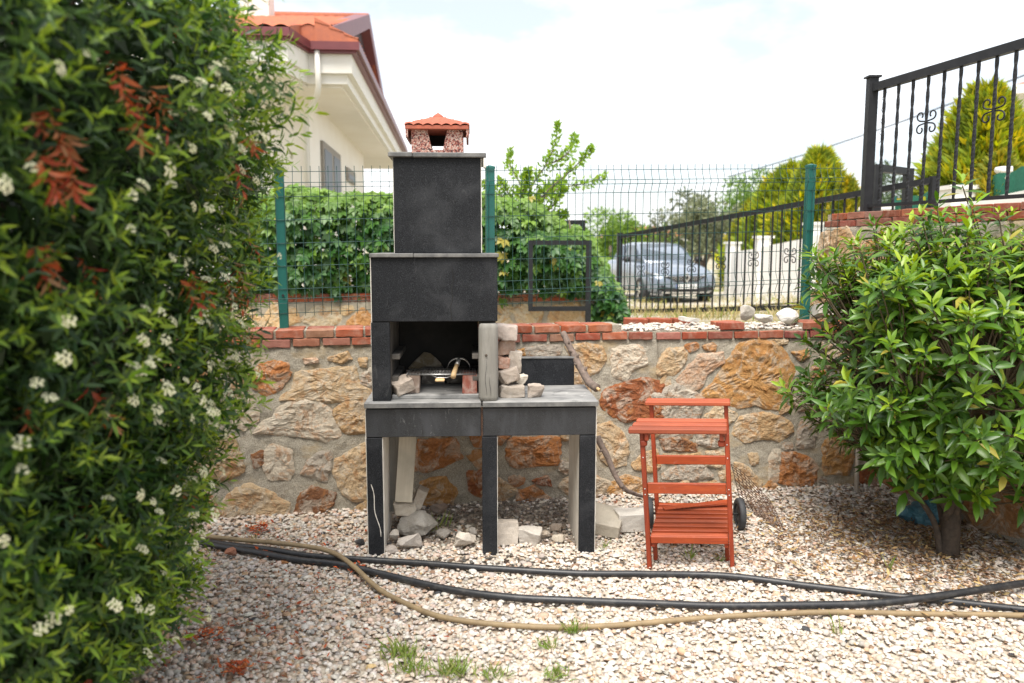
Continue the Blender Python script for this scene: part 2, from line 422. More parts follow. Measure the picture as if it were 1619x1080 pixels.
M['gable_dark'] = simple('dark_gable_boards', (0.05, 0.02, 0.025), 0.7)
M['taupe'] = simple('taupe_surround', (0.30, 0.27, 0.235), 0.8)
def glass():
    m, t, b = mat_new('dark_window_glass')
    b.inputs['Base Color'].default_value = (0.02, 0.025, 0.03, 1); b.inputs['Roughness'].default_value = 0.35; b.inputs['Specular IOR Level'].default_value = 0.2
    return m
M['glass'] = glass()
M['carglass'] = simple('car_glass', (0.06, 0.085, 0.11), 0.06, spec=0.8)
m_, t_, b_ = mat_new('blue_grey_car_paint')
b_.inputs['Base Color'].default_value = (0.19, 0.23, 0.29, 1); b_.inputs['Metallic'].default_value = 0.3
b_.inputs['Roughness'].default_value = 0.3; b_.inputs['Coat Weight'].default_value = 1.0; b_.inputs['Coat Roughness'].default_value = 0.04
M['carpaint'] = m_
M['carblack'] = simple('black_trim', (0.015, 0.015, 0.016), 0.5)
M['chrome'] = simple('bright_metal', (0.75, 0.75, 0.75), 0.2, metal=1.0)
M['lamp_lens'] = simple('headlamp_lens', (0.45, 0.48, 0.5), 0.1, spec=0.8)
M['plate_white'] = simple('number_plate', (0.75, 0.75, 0.74), 0.5)
M['plate_blue'] = simple('plate_band', (0.03, 0.10, 0.42), 0.5)
M['concrete'] = objcol('concrete_slab', tint=(0.55, 0.52, 0.47), amt=0.35, tscale=8, bscale=70, bstr=0.3, dark=(0.15, 0.14, 0.12))
M['green_mesh'] = simple('green_screen_fabric', (0.012, 0.11, 0.065), 0.9, (0.02, 0.15, 0.09), 30, 0.3)
M['blue_bag'] = simple('blue_plastic_sack', (0.07, 0.19, 0.24), 0.5, (0.035, 0.11, 0.16), 14, 0.3)
M['leaf'] = leafmat('leaf')
M['leaf_glossy'] = leafmat('glossy_leaf', 0.22, 0.36, 0.45)
M['leaf_far'] = leafmat('far_leaf', 0.3, 0.6, 0.25)
M['petal'] = simple('cream_petal', (0.70, 0.69, 0.50), 0.8, (0.55, 0.55, 0.34), 60)
M['pebble'] = attrmat('pebble', 0.75, 0.2, 260, 0.3, 0.12)
M['litter'] = attrmat('dry_leaf', 0.85, 0.1, 120, 0.2, 0.2)
M['grass'] = leafmat('grass_blade', 0.3, 0.6, 0.25)
# ------------------------------------------------------------------ the lie of the land
WA, WB, WC = Vector((-1.45, 4.777, 0)), Vector((0.96, 5.211, 0)), Vector((2.273, 5.361, 0))   # front line of the garden wall, top
dAB = (WB - WA).normalized(); dBC = (WC - WB).normalized()
WL = WA - dAB * 3.2                                  # runs on to the left behind the hedge
WR = WC + dBC * 0.42                                 # meets the right retaining wall
TOPZ, BATTER = 1.05, 0.13
RA, RB = Vector((2.36, 6.05, 0)), Vector((3.35, 2.6, 0))   # right retaining wall, its face to the yard
def wall_y(x):
    if x < WB.x: return WA.y + (x - WA.x) * dAB.y / dAB.x
    return WB.y + (x - WB.x) * dBC.y / dBC.x
def ret_x(y): return RA.x + (y - RA.y) * (RB.x - RA.x) / (RB.y - RA.y)
def sstep(a, b, x):
    t = min(1, max(0, (x - a) / (b - a))); return t * t * (3 - 2 * t)
PROF = [(-50, 1.12), (5.0, 1.12), (6.0, 1.08), (8.0, 0.95), (11, 0.72), (14, 0.58), (18.7, 0.31), (30, 0.25), (60, 0.2), (2000, 0.2)]
def upper(y):
    for (a, ha), (b, hb) in zip(PROF, PROF[1:]):
        if y <= b: return ha + (hb - ha) * (y - a) / (b - a)
    return 0.2
def land(x, y):
    hi = upper(y) * 1.0
    k0 = 1 - sstep(1.0, 1.5, x)
    hi = hi * (1 - k0) + min(hi, 0.45) * k0
    hi = hi + 0.35 * sstep(2.6, 6.5, x) * (1 - sstep(9, 20, y)) + 0.03 * fbm((x, y, 0), 0.7)
    a = sstep(wall_y(x) + 0.16, wall_y(x) + 0.24, y)
    b = sstep(ret_x(y) + 0.10, ret_x(y) + 0.22, x)
    k = max(a, b)
    return -0.06 * (1 - k) + hi * k

xs = np.concatenate([-np.geomspace(900, 7, 16), np.arange(-6, 4.4, 0.1), np.geomspace(4.6, 900, 22)])
ys = np.concatenate([-np.geomspace(60, 3, 6), np.arange(-2, 3.9, 0.5), np.arange(4, 6.6, 0.1), np.arange(6.8, 20, 0.5), np.geomspace(21, 1600, 22)])
V = np.array([(x, y, land(x, y)) for y in ys for x in xs]); nx = len(xs)
T = []
for j in range(len(ys) - 1):
    for i in range(nx - 1):
        a = j * nx + i; T += [(a, a + 1, a + nx + 1), (a, a + nx + 1, a + nx)]
def ground_mat():
    m, t, b = mat_new('dry_grass_and_track')
    v = world_pos(t)
    f1, r1 = noise_fac(t, 0.7, 8, 0.65, 0.42, 0.6, v)
    c = mixc(t, f1, (0.30, 0.25, 0.15), (0.19, 0.20, 0.075))
    f2, r2 = noise_fac(t, 0.35, 6, 0.6, 0.46, 0.56, world_pos(t, (0.5, 1.4, 1)))
    c = mixc(t, f2, c, (0.46, 0.42, 0.36))
    f3, r3 = noise_fac(t, 30, 5, 0.7, 0.3, 0.7, v)
    c = mixc(t, 1.0, c, mixc(t, f3, (0.75,) * 3, (1.2,) * 3), 'MULTIPLY')
    t.links.new(c, b.inputs['Base Color']); b.inputs['Roughness'].default_value = 1.0
    b.inputs['Specular IOR Level'].default_value = 0.1
    bump(t, b, r3, 0.6, 0.03)
    return m
g = link('ground', raw_mesh('ground', V, T, ground_mat(), smooth=True)); tag(g, kind='structure')

# concrete track where the car stands
mb = MB()
pts = [(1.5, 13.0), (9.5, 12.2), (9.5, 24.5), (1.0, 24.0)]
n = 14
rows = []
for j in range(n + 1):
    for i in range(n + 1):
        u, v = i / n, j / n
        p0 = Vector((*pts[0], 0)).lerp(Vector((*pts[1], 0)), u); p1 = Vector((*pts[3], 0)).lerp(Vector((*pts[2], 0)), u)
        p = p0.lerp(p1, v); rows.append((p.x, p.y, land(p.x, p.y) + 0.03))
mb.add(rows, [(j * (n + 1) + i, j * (n + 1) + i + 1, (j + 1) * (n + 1) + i + 1, (j + 1) * (n + 1) + i) for j in range(n) for i in range(n)])
tag(mb.build('road', simple('pale_track', (0.47, 0.43, 0.37), 0.95, (0.36, 0.32, 0.25), 1.3, 0.3)), kind='structure')

# gravel bed under the pebbles
def yard_z(x, y): return 0.014 * fbm((x * 1.3, y * 1.3, 3.3), 1.0, 3) + 0.05 * sstep(0.35, 0.0, wall_y(x) - BATTER - y)
xs = np.arange(-6, 3.6, 0.15); ys = np.arange(-3, 5.55, 0.15); nx = len(xs)
V = np.array([(x, y, yard_z(x, y) - 0.010) for y in ys for x in xs]); T = []
for j in range(len(ys) - 1):
    for i in range(nx - 1):
        if ys[j] > wall_y(xs[i]) + 0.1 or xs[i] > ret_x(ys[j]) + 0.1: continue
        a = j * nx + i; T += [(a, a + 1, a + nx + 1), (a, a + nx + 1, a + nx)]
def bed_mat():
    m, t, b = mat_new('gravel_bed')
    vo = nd(t, 'ShaderNodeTexVoronoi', Scale=48); t.links.new(world_pos(t), vo.inputs['Vector'])
    s = t.nodes.new('ShaderNodeSeparateColor'); t.links.new(vo.outputs['Color'], s.inputs[0])
    c = mixc(t, s.outputs[0], (0.58, 0.51, 0.42), (0.36, 0.29, 0.22))
    t.links.new(c, b.inputs['Base Color']); b.inputs['Roughness'].default_value = 0.9
    bump(t, b, vo.outputs['Distance'], 0.8, 0.012)
    b.inputs['Specular IOR Level'].default_value = 0.2
    return m
tag(link('gravel_bed', raw_mesh('gravel_bed', V, T, bed_mat())), kind='structure')

# pebbles ----------------------------------------------------------
def pebble_templates(k):
    out = []
    for q in range(k):
        vs = []
        for z, r, n_ in ((-0.25, 0.97, 8), (0.45, 0.84, 8)):
            for i in range(n_):
                a = 2 * math.pi * (i + 0.3 * z) / n_
                rr = r * (1 + 0.17 * noise.noise(Vector((math.cos(a) * 1.3, math.sin(a) * 1.3, z + q * 7.7))) * 2)
                vs.append((math.cos(a) * rr, math.sin(a) * rr, z * random.uniform(0.85, 1.15)))
        vs.append((random.uniform(-.1, .1), random.uniform(-.1, .1), 0.80))
        out.append(vs)
    fs = []
    for i in range(8):
        a, b, c, d = i, (i + 1) % 8, 8 + (i + 1) % 8, 8 + i
        fs += [(a, b, c), (a, c, d)]
    fs += [(8 + i, 8 + (i + 1) % 8, 16) for i in range(8)]
    return np.array(out), np.array(fs)
PT, PF = pebble_templates(12)
def pebbles(name, P, size, col, mat, flat=(0.45, 0.75)):
    n = len(P)
    sx = size * rng.uniform(0.75, 1.35, n); sy = size * rng.uniform(0.65, 1.05, n); sz = size * rng.uniform(*flat, n)
    V = PT[rng.integers(0, len(PT), n)] * np.stack([sx, sy, sz], 1)[:, None, :]
    ya = rng.uniform(0, 2 * np.pi, n); ti = rng.normal(0, 0.32, n)
    c, s = np.cos(ti)[:, None], np.sin(ti)[:, None]
    y = V[:, :, 1] * c - V[:, :, 2] * s; z = V[:, :, 1] * s + V[:, :, 2] * c; x = V[:, :, 0]
    c, s = np.cos(ya)[:, None], np.sin(ya)[:, None]
    V = np.stack([x * c - y * s, x * s + y * c, z], 2) + P[:, None, :]
    T = PF[None] + (np.arange(n) * 17)[:, None, None]
    return raw_mesh(name, V.reshape(-1, 3), T.reshape(-1, 3), mat, np.repeat(col, 17, axis=0))
PAL = np.array([(0.59, 0.545, 0.49), (0.55, 0.48, 0.405), (0.51, 0.415, 0.335), (0.42, 0.38, 0.34), (0.49, 0.34, 0.25),
                (0.36, 0.33, 0.30), (0.46, 0.31, 0.20), (0.57, 0.46, 0.38), (0.24, 0.15, 0.10)])
BO_, BYAW_ = (-0.771, 4.122), R(2.93)
def pebble_field():
    n = 76000
    x = rng.uniform(-3.0, 3.3, n); y = rng.uniform(1.9, 5.5, n)
    wy = np.where(x < WB.x, WA.y + (x - WA.x) * dAB.y / dAB.x, WB.y + (x - WB.x) * dBC.y / dBC.x) - BATTER + 0.03
    rx = RA.x + (y - RA.y) * (RB.x - RA.x) / (RB.y - RA.y)
    dz = y * CT + EYE * ST
    px = 809.5 + FPX * x / dz; py = 540 - FPX * (y * ST - EYE * CT) / dz
    keep = (y < wy) & (x < rx + 0.02) & (px > 130) & (px < 1760) & (py < 1190)
    x, y, px, py = x[keep], y[keep], px[keep], py[keep]
    n = len(x)
    z = np.array([yard_z(a, b) for a, b in zip(x, y)]) + rng.uniform(-0.006, 0.010, n)
    size = rng.lognormal(math.log(0.0104), 0.28, n).clip(0.006, 0.022)
    big = rng.random(n) < 0.006; size[big] *= rng.uniform(1.4, 2.0, big.sum())
    # browner stones in the corner under the hedge and under the shrub, where leaves rot
    nb = np.array([fbm((a * 1.1, b * 1.1, 9.0), 1.0, 3) for a, b in zip(x, y)])
    brown = np.clip((-0.35 - x) * 1.1 + nb * 0.9, 0, 1) * 0.85 + np.clip(1.25 - np.hypot((x - 2.3) / 0.95, (y - 4.3) / 0.85) + nb * 0.5, 0, 1) * 0.7
    brown = np.clip(brown, 0, 0.9)
    pw = np.array([.36, .25, .13, .08, .05, .03, .02, .08, .01]); pd = np.array([.10, .13, .18, .12, .16, .08, .11, .07, .05])
    u = rng.random(n); ca = np.cumsum(pw / pw.sum()); cb = np.cumsum(pd / pd.sum())
    ia = np.searchsorted(ca, u).clip(0, 8); ib = np.searchsorted(cb, u).clip(0, 8)
    idx = np.where(rng.random(n) < brown, ib, ia)
    col = PAL[idx] * rng.uniform(0.86, 1.14, (n, 1)) * rng.uniform(0.97, 1.03, (n, 3))
    # soot under the grill's front edge
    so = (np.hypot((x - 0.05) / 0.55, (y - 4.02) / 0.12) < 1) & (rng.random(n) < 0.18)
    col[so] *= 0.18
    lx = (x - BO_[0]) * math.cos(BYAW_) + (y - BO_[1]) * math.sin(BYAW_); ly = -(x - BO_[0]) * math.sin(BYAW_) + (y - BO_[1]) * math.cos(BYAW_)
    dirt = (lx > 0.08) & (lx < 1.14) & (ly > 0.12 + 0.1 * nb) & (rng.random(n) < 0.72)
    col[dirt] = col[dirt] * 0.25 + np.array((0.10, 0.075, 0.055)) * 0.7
    dk = rng.random(n) < 0.006; col[dk] = (0.05, 0.05, 0.055)
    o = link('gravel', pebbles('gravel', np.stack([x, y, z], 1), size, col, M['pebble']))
    tag(o, 'white and cream rounded gravel covering the yard', 'gravel', kind='stuff')
    return n
pebble_field()

# ------------------------------------------------------------------ masonry
def brick_mesh(name, l, d, h, seed, mat):
    bm = bmesh.new(); bmesh.ops.create_cube(bm, size=1)
    bmesh.ops.scale(bm, verts=bm.verts, vec=(l, d, h))
    bmesh.ops.bevel(bm, geom=bm.edges[:], offset=0.0032, segments=1, affect='EDGES')
    bmesh.ops.triangulate(bm, faces=bm.faces)
    for _ in range(2):
        bmesh.ops.subdivide_edges(bm, edges=[e for e in bm.edges if e.calc_length() > l * 0.26], cuts=1); bmesh.ops.triangulate(bm, faces=bm.faces)
    for v in bm.verts:
        v.co += Vector(noise.noise_vector(v.co * 22 + Vector((seed * 5.1, 0, 0)))) * 0.0042
        v.co += Vector(noise.noise_vector(v.co * 70 + Vector((seed * 3.1, 4, 0)))) * 0.0015
    me = bpy.data.meshes.new(name); bm.to_mesh(me); bm.free(); me.materials.append(mat)
    return me
BRICKCOL = [(0.33, 0.088, 0.045), (0.30, 0.078, 0.043), (0.27, 0.088, 0.058), (0.35, 0.112, 0.06), (0.23, 0.072, 0.05), (0.30, 0.135, 0.095), (0.32, 0.082, 0.038)]

class Face:
    """battered wall face: origin at the foot, s along it, z up, n towards the viewer"""
    def __init__(s, top0, top1, topz, batter, z0=0.0):
        d = (top1 - top0); s.len = d.length; s.ex = d.normalized(); s.n = Vector((s.ex.y, -s.ex.x, 0))
        s.o = Vector((top0.x, top0.y, 0)); s.topz = topz; s.bat = batter; s.z0 = z0
        up = Vector((0, 0, topz - z0)) - s.n * batter
        s.norm = s.ex.cross(up).normalized()
        if s.norm.dot(s.n) < 0: s.norm = -s.norm
    def pt(s, a, z, off=0.0):
        k = (s.topz - z) / (s.topz - s.z0)
        return s.o + s.ex * a + s.n * (s.bat * k) + Vector((0, 0, z)) + s.norm * off
    def of_pixel(s, px, py):
        p = on_plane(px, py, s.pt(0, s.topz), s.norm)
        return ((p - s.o).dot(s.ex), p.z)
def poly_in(p, poly):
    c = False; j = len(poly) - 1
    for i in range(len(poly)):
        a, b = poly[i], poly[j]
        if (a[1] > p[1]) != (b[1] > p[1]) and p[0] < (b[0] - a[0]) * (p[1] - a[1]) / (b[1] - a[1]) + a[0]: c = not c
        j = i
    return c
def resample(poly, n):
    P = [Vector((*p, 0)) for p in poly]; m = len(P)
    # round the corners a little first (one Chaikin step)
    Q = []
    for i in range(m):
        a, b = P[i], P[(i + 1) % m]; Q += [a.lerp(b, 0.07), a.lerp(b, 0.93)]
    P = Q; m = len(P)
    ls = [(P[(i + 1) % m] - P[i]).length for i in range(m)]; tot = sum(ls); out = []
    i = 0; acc = 0
    for k in range(n):
        t = tot * k / n
        while acc + ls[i] < t and i < m - 1: acc += ls[i]; i += 1
        out.append(P[i].lerp(P[(i + 1) % m], (t - acc) / max(ls[i], 1e-9)))
    return out
def stone(face, poly, col, parent, mat, seed, proud=0.012, rough=1.0, seg=None, grow=1.17):
    """one rough-hewn stone: craggy face, ragged edge running into the mortar"""
    a0 = sum(p[0] for p in poly) / len(poly); b0_ = sum(p[1] for p in poly) / len(poly)
    size = max(math.hypot(p[0] - a0, p[1] - b0_) for p in poly)
    if seg is None: seg = 20 if size < 0.06 else 40 if size < 0.12 else 60
    B = resample(poly, seg)
    cx = sum(p.x for p in B) / seg; cy = sum(p.y for p in B) / seg
    nr = 3 if size < 0.06 else 6 if size < 0.12 else 11
    rings = [(1.07, -0.05), (1.03, -0.006)] + [(1.0 - 0.98 * (k / nr) ** 0.95, min(1.0, 0.45 + 0.4 * k)) for k in range(nr)]
    s17 = Vector((0, 0, seed * 1.7)); vs = []
    tilt = (noise.noise(s17 + Vector((5, 0, 0))) * 0.07, noise.noise(s17 + Vector((0, 5, 0))) * 0.07)
    for k, (sc, h) in enumerate(rings):
        for p in B:
            jx = noise.fractal(Vector((p.x * 22, p.y * 22, seed)), 0.7, 2.0, 4) * 0.012 / max(size, 0.05)
            x, y = cx + (p.x - cx) * sc * grow * (1 + jx), cy + (p.y - cy) * sc * grow * (1 + jx)
            q = Vector((x, y, 0)) + s17
            if h < 0: off = h if h < -0.01 else -0.002
            else:
                rg_ = noise.ridged_multi_fractal(Vector((x * 9, y * 15, seed)), 0.9, 2.1, 5, 1.0, 2.0) - 1.0
                off = proud * h + rough * (0.012 * noise.fractal(q * 7, 0.7, 2.0, 4) + 0.012 * rg_ + 0.007 * noise.fractal(q * 42, 0.6, 2.0, 3)) * min(1, h + 0.1)
                off += (x - cx) * tilt[0] + (y - cy) * tilt[1]
                off = min(max(off, 0.004 + 0.006 * h + 0.006 * noise.noise(q * 55)), 0.06)
            jj = Vector((noise.noise(q * 30), noise.noise(q * 30 + Vector((9, 9, 9))))) * 0.006
            vs.append(face.pt(x + jj.x, y + jj.y, off))
    m = len(rings)
    fs = [(k * seg + i, k * seg + (i + 1) % seg, (k + 1) * seg + (i + 1) % seg, (k + 1) * seg + i) for k in range(m - 1) for i in range(seg)]
    fs += [tuple((m - 1) * seg + i for i in range(seg))]
    me = bpy.data.meshes.new('stone'); me.from_pydata([tuple(v) for v in vs], [], fs)
    bm = bmesh.new(); bm.from_mesh(me); bmesh.ops.recalc_face_normals(bm, faces=bm.faces); bm.to_mesh(me); bm.free()
    me.materials.append(mat)
    return link('stone', me, parent, color=col)
STONECOL = [(0.58, 0.44, 0.28), (0.61, 0.49, 0.35), (0.52, 0.36, 0.21), (0.54, 0.29, 0.13), (0.47, 0.21, 0.09), (0.60, 0.53, 0.44), (0.46, 0.40, 0.33), (0.56, 0.39, 0.23)]
def fill_stones(face, s0, s1, z0, z1, existing, parent, mat, count, rmax, rmin, seed, aspect=1.35, proud=0.02):
    """random stones set wherever the face is still bare mortar"""
    rnd = random.Random(seed); pts = []
    for poly in existing:
        pts += [(p.x, p.y) for p in resample(poly, 26)]
    made = 0
    for tr in range(count * 60):
        c = (rnd.uniform(s0, s1), rnd.uniform(z0, z1))
        if any(poly_in(c, q) for q in existing): continue
        d = min([math.hypot((c[0] - p[0]) / aspect, c[1] - p[1]) for p in pts] + [rmax * 1.15])
        d = min(d, (c[1] - z0) + 0.02, (z1 - c[1]) + 0.01)
        r = (d - 0.014) * 0.97
        lim = rmin + (rmax * 0.62 - rmin) * max(0, 1 - tr / (count * 40))
        if r < lim: continue
        n_ = rnd.choice([4, 5, 5, 6]); a0 = rnd.uniform(0, 6.28)
        poly = []
        for i in range(n_):
            a = a0 + 6.283 * (i + rnd.uniform(-.25, .25)) / n_; rr = r * rnd.uniform(0.86, 1.2)
            poly.append((c[0] + math.cos(a) * rr * aspect, c[1] + math.sin(a) * rr))
        existing.append(poly); pts += [(p.x, p.y) for p in resample(poly, 26)]
        col = rnd.choice(STONECOL); k = rnd.uniform(0.85, 1.1)
        stone(face, poly, tuple(x * k for x in col), parent, mat, seed + tr * 0.37, proud)
        made += 1
        if made >= count: break
def mortar_face(face, s0, s1, z0, z1, step, thick, mat, parent, name='mortar_core', amp=1.0, clip=None):
    na = max(2, int((s1 - s0) / step)); nz_ = max(2, int((z1 - z0) / step))
    vs = []
    for j in range(nz_ + 1):
        for i in range(na + 1):
            a = s0 + (s1 - s0) * i / na; z = z0 + (z1 - z0) * j / nz_
            q = Vector((a, z, face.o.x))
            off = amp * (0.009 * noise.fractal(q * 5, 0.9, 2.0, 4) + 0.007 * noise.fractal(q * 24, 0.6, 2.0, 4))
            vs.append(face.pt(a, z, off))
    w_ = na + 1
    fs = [(j * w_ + i, j * w_ + i + 1, (j + 1) * w_ + i + 1, (j + 1) * w_ + i) for j in range(nz_) for i in range(na)]
    b = len(vs)                                     # the back and the sides of the body
    for a, z in ((s0, z0), (s1, z0), (s1, z1), (s0, z1)):
        p = face.o + face.ex * a - face.n * thick; vs.append((p.x, p.y, z))
    top = [nz_ * w_ + i for i in range(na + 1)]; bot = list(range(na + 1))
    fs += [tuple(top + [b + 2, b + 3]), tuple(bot[::-1] + [b, b + 1][::1]), (b, b + 3, b + 2, b + 1)]
    fs += [tuple([j * w_ for j in range(nz_ + 1)] + [b + 3, b]), tuple([j * w_ + na for j in range(nz_, -1, -1)] + [b + 1, b + 2])]
    me = bpy.data.meshes.new(name); me.from_pydata([tuple(v) for v in vs], [], fs)
    me.polygons.foreach_set('use_smooth', [len(p.vertices) == 4 for p in me.polygons]); me.materials.append(mat)
    return link(name, me, parent)

gw = thing('garden_wall', 'low rubble stone wall capped with red bricks behind the barbecue', 'wall')
f1 = Face(WL, WB, TOPZ, BATTER, -0.02); f2 = Face(WB, WR, TOPZ, BATTER, -0.02)
mortar_face(f1, 0, f1.len, -0.02, TOPZ, 0.017, 0.24, M['mortar'], gw)
mortar_face(f2, 0, f2.len, -0.02, TOPZ, 0.017, 0.24, M['mortar'], gw)
def zA(X, Y): return (360 + X / 3.0, 500 + Y / 3.0)
def zB(X, Y): return (860 + X / 3.1135, 480 + Y / 3.1135)
def zC(X, Y): return (560 + X / 3.857, 620 + Y / 3.857)
def zD(X, Y): return (760 + X / 6.75, 500 + Y / 6.75)
OR, CR, WH, GY, BR, TN, RD, YE, PK = (0.50, 0.21, 0.08), (0.60, 0.44, 0.27), (0.64, 0.55, 0.43), (0.46, 0.40, 0.33), (0.24, 0.11, 0.055), (0.55, 0.37, 0.20), (0.33, 0.115, 0.05), (0.53, 0.29, 0.11), (0.59, 0.41, 0.29)
STONES = [
 (zA, OR, [(115,290),(150,245),(210,220),(280,230),(285,290),(240,345),(190,368),(135,340)]),
 (zA, CR, [(330,350),(345,275),(470,265),(590,250),(605,330),(665,345),(668,395),(560,398),(460,402),(280,392),(290,365)]),
 (zA, WH, [(245,445),(300,412),(420,408),(460,440),(500,510),(510,570),(440,585),(330,560),(150,550),(190,500),(235,480)]),
 (zA, TN, [(515,450),(560,410),(660,405),(665,550),(560,550),(515,490)]),
 (zA, WH, [(30,400),(95,390),(140,450),(130,500),(75,535),(30,510)]),
 (zA, WH, [(180,650),(215,615),(300,640),(310,720),(290,770),(200,760),(175,720)]),
 (zA, GY, [(380,690),(430,650),(490,645),(480,720),(465,775),(400,760),(355,745)]),
 (zA, CR, [(520,690),(600,640),(660,610),(665,850),(600,860),(545,820),(510,740)]),
 (zA, BR, [(350,850),(400,815),(500,850),(490,900),(430,935),(380,990),(320,985),(330,920)]),
 (zA, CR, [(40,830),(110,810),(200,850),(265,890),(270,950),(230,985),(60,990),(-10,980),(-10,900)]),
 (zA, TN, [(600,920),(660,870),(665,985),(570,988)]),
 (zA, PK, [(400,955),(460,945),(530,950),(555,985),(420,990)]),
 (zA, TN, [(480,195),(560,170),(580,200),(540,222),(490,215)]),
 (zA, PK, [(360,200),(420,195),(425,222),(370,224)]),
 (zA, TN, [(622,200),(665,195),(662,245),(630,238)]),
 (zA, BR, [(112,660),(165,640),(172,700),(125,720)]),
 (zB, TN, [(115,215),(190,200),(280,215),(300,270),(260,330),(210,350),(160,300)]),
 (zB, WH, [(345,230),(400,215),(475,215),(490,270),(500,300),(440,320),(410,370),(345,350),(340,280)]),
 (zB, CR, [(565,290),(610,230),(680,220),(700,250),(680,310),(640,345),(560,345)]),
 (zB, PK, [(730,300),(760,260),(870,250),(870,300),(800,350),(780,400),(730,420),(680,400),(665,365)]),
 (zB, YE, [(905,310),(960,225),(1040,195),(1120,210),(1180,280),(1205,330),(1190,410),(1160,500),(1090,500),(1040,480),(970,500),(840,450),(805,440),(870,370)]),
 (zB, RD, [(300,480),(330,430),(400,400),(480,380),(560,395),(640,435),(720,500),(735,545),(640,558),(480,560),(400,570),(340,540),(310,510)]),
 (zB, TN, [(960,590),(990,560),(1080,545),(1150,560),(1200,590),(1205,630),(1150,670),(1080,660),(1000,680),(945,640)]),
 (zB, GY, [(1250,640),(1270,590),(1320,600),(1335,650),(1320,705),(1250,700)]),
 (zB, OR, [(1172,750),(1200,735),(1310,765),(1335,790),(1330,860),(1310,885),(1200,885),(1165,870)]),
 (zB, WH, [(1108,770),(1128,720),(1160,728),(1152,868),(1108,860)]),
 (zB, YE, [(1375,700),(1440,640),(1500,670),(1515,760),(1490,830),(1380,830)]),
 (zB, CR, [(265,610),(320,595),(385,640),(405,700),(395,780),(340,800),(290,760),(262,700)]),
 (zB, TN, [(440,790),(490,740),(555,720),(562,800),(520,830),(440,805)]),
 (zB, BR, [(580,670),(660,660),(740,690),(745,725),(600,722)]),
 (zB, GY, [(600,835),(650,800),(780,800),(820,850),(740,868),(600,862)]),
 (zB, GY, [(760,630),(850,630),(880,690),(820,710),(760,685)]),
 (zB, CR, [(945,790),(990,800),(1060,870),(1065,910),(1000,915),(945,865)]),
 (zB, CR, [(1003,742),(1050,735),(1055,785),(1020,795)]),
 (zB, YE, [(330,890),(400,850),(480,870),(490,930),(400,952),(320,932)]),
 (zB, YE, [(1340,930),(1400,902),(1520,905),(1520,945),(1360,950)]),
 (zB, YE, [(1222,240),(1290,230),(1310,260),(1260,280)]),
 (zB, WH, [(1345,195),(1400,190),(1420,215),(1380,232)]),
 (zB, OR, [(1320,310),(1390,340),(1380,390),(1320,372)]),
 (zB, CR, [(1090,178),(1190,175),(1195,200),(1150,206),(1120,200)]),
 (zB, RD, [(1555,810),(1610,800),(1640,900),(1560,930)]),
 (zB, GY, [(1400,420),(1480,440),(1500,520),(1420,540),(1390,480)]),
 (zB, TN, [(600,740),(700,745),(760,735),(780,780),(640,790),(600,785)]),
 (zD, GY, [(485,340),(600,310),(820,310),(838,400),(700,448),(495,430)]),
 (zD, YE, [(400,360),(460,345),(478,425),(430,420)]),
 (zC, OR, [(400,300),(610,290),(640,400),(480,470),(380,470)]),
 (zC, YE, [(410,560),(540,520),(610,600),(590,700),(440,700)]),
 (zC, RD, [(690,490),(775,480),(775,640),(700,600)]),
 (zC, OR, [(960,290),(1240,280),(1230,430),(990,455),(950,400)]),
 (zC, RD, [(1090,540),(1180,500),(1200,570),(1115,560)]),
 (zC, OR, [(1010,610),(1105,580),(1220,680),(1180,760),(960,790),(1000,650)]),
]
ex1, ex2 = [], []
for i, (zf, col, pl) in enumerate(STONES):
    px = [zf(*p) for p in pl]
    m1 = [f1.of_pixel(*p) for p in px]
    c1 = sum(p[0] for p in m1) / len(m1)
    fc, ex = (f1, ex1) if c1 < f1.len - 0.02 else (f2, ex2)
    poly = [fc.of_pixel(*p) for p in px]
    poly = [(min(max(p[0], -0.02), fc.len + (0.05 if fc is f1 else 0)), min(max(p[1], -0.01), TOPZ - 0.01)) for p in poly]
    stone(fc, poly, col, gw, M['stone'], i * 1.31 + 2, proud=random.uniform(0.010, 0.016), rough=1.15 if col in (YE, RD, OR) else 0.75)
    ex.append(poly)
fill_stones(f1, 0.02, f1.len - 0.03, 0.0, TOPZ - 0.015, ex1, gw, M['stone'], 60, 0.20, 0.03, 11, proud=0.014)
fill_stones(f2, 0.03, f2.len - 0.02, 0.0, TOPZ - 0.015, ex2, gw, M['stone'], 30, 0.17, 0.03, 12, proud=0.014)

# brick capping: two courses, most of the upper one lost on the right
BM = [brick_mesh('brick', 0.166, 0.105, 0.047, k, M['brick']) for k in range(7)]
def lay(face, s0, s1, z, parent, back, skip=None, shift=0.0, pitch=0.177, rot=0.0):
    s = s0 + shift
    while s < s1:
        if not (skip and skip(s)):
            p = face.o + face.ex * s - face.n * back; p.z = z + random.uniform(-0.003, 0.003)
            b = link('brick', random.choice(BM), parent, p, (random.uniform(-.02, .02), random.uniform(-.02, .02), math.atan2(face.ex.y, face.ex.x) + rot + random.uniform(-.03, .03)),
                     tuple(c * random.uniform(0.88, 1.1) for c in random.choice(BRICKCOL)))
            b.scale = (random.uniform(0.95, 1.0), 1, random.uniform(0.94, 1.04))
        s += pitch
sk1 = f1.of_pixel(1003, 515)[0]
for back in (0.035, 0.15):
    lay(f1, 0.0, f1.len + 0.05, TOPZ + 0.028, gw, back, shift=0.04 if back < .1 else .11)
    lay(f2, 0.02, f2.len + 0.1, TOPZ + 0.026, gw, back, shift=0.05)
    lay(f1, 0.0, f1.len, TOPZ + 0.083, gw, back, skip=lambda s: s > sk1 - 0.08, shift=0.12)
s_one = f2.of_pixel(1157, 515)[0]; s_r = f2.of_pixel(1268, 512)[0]
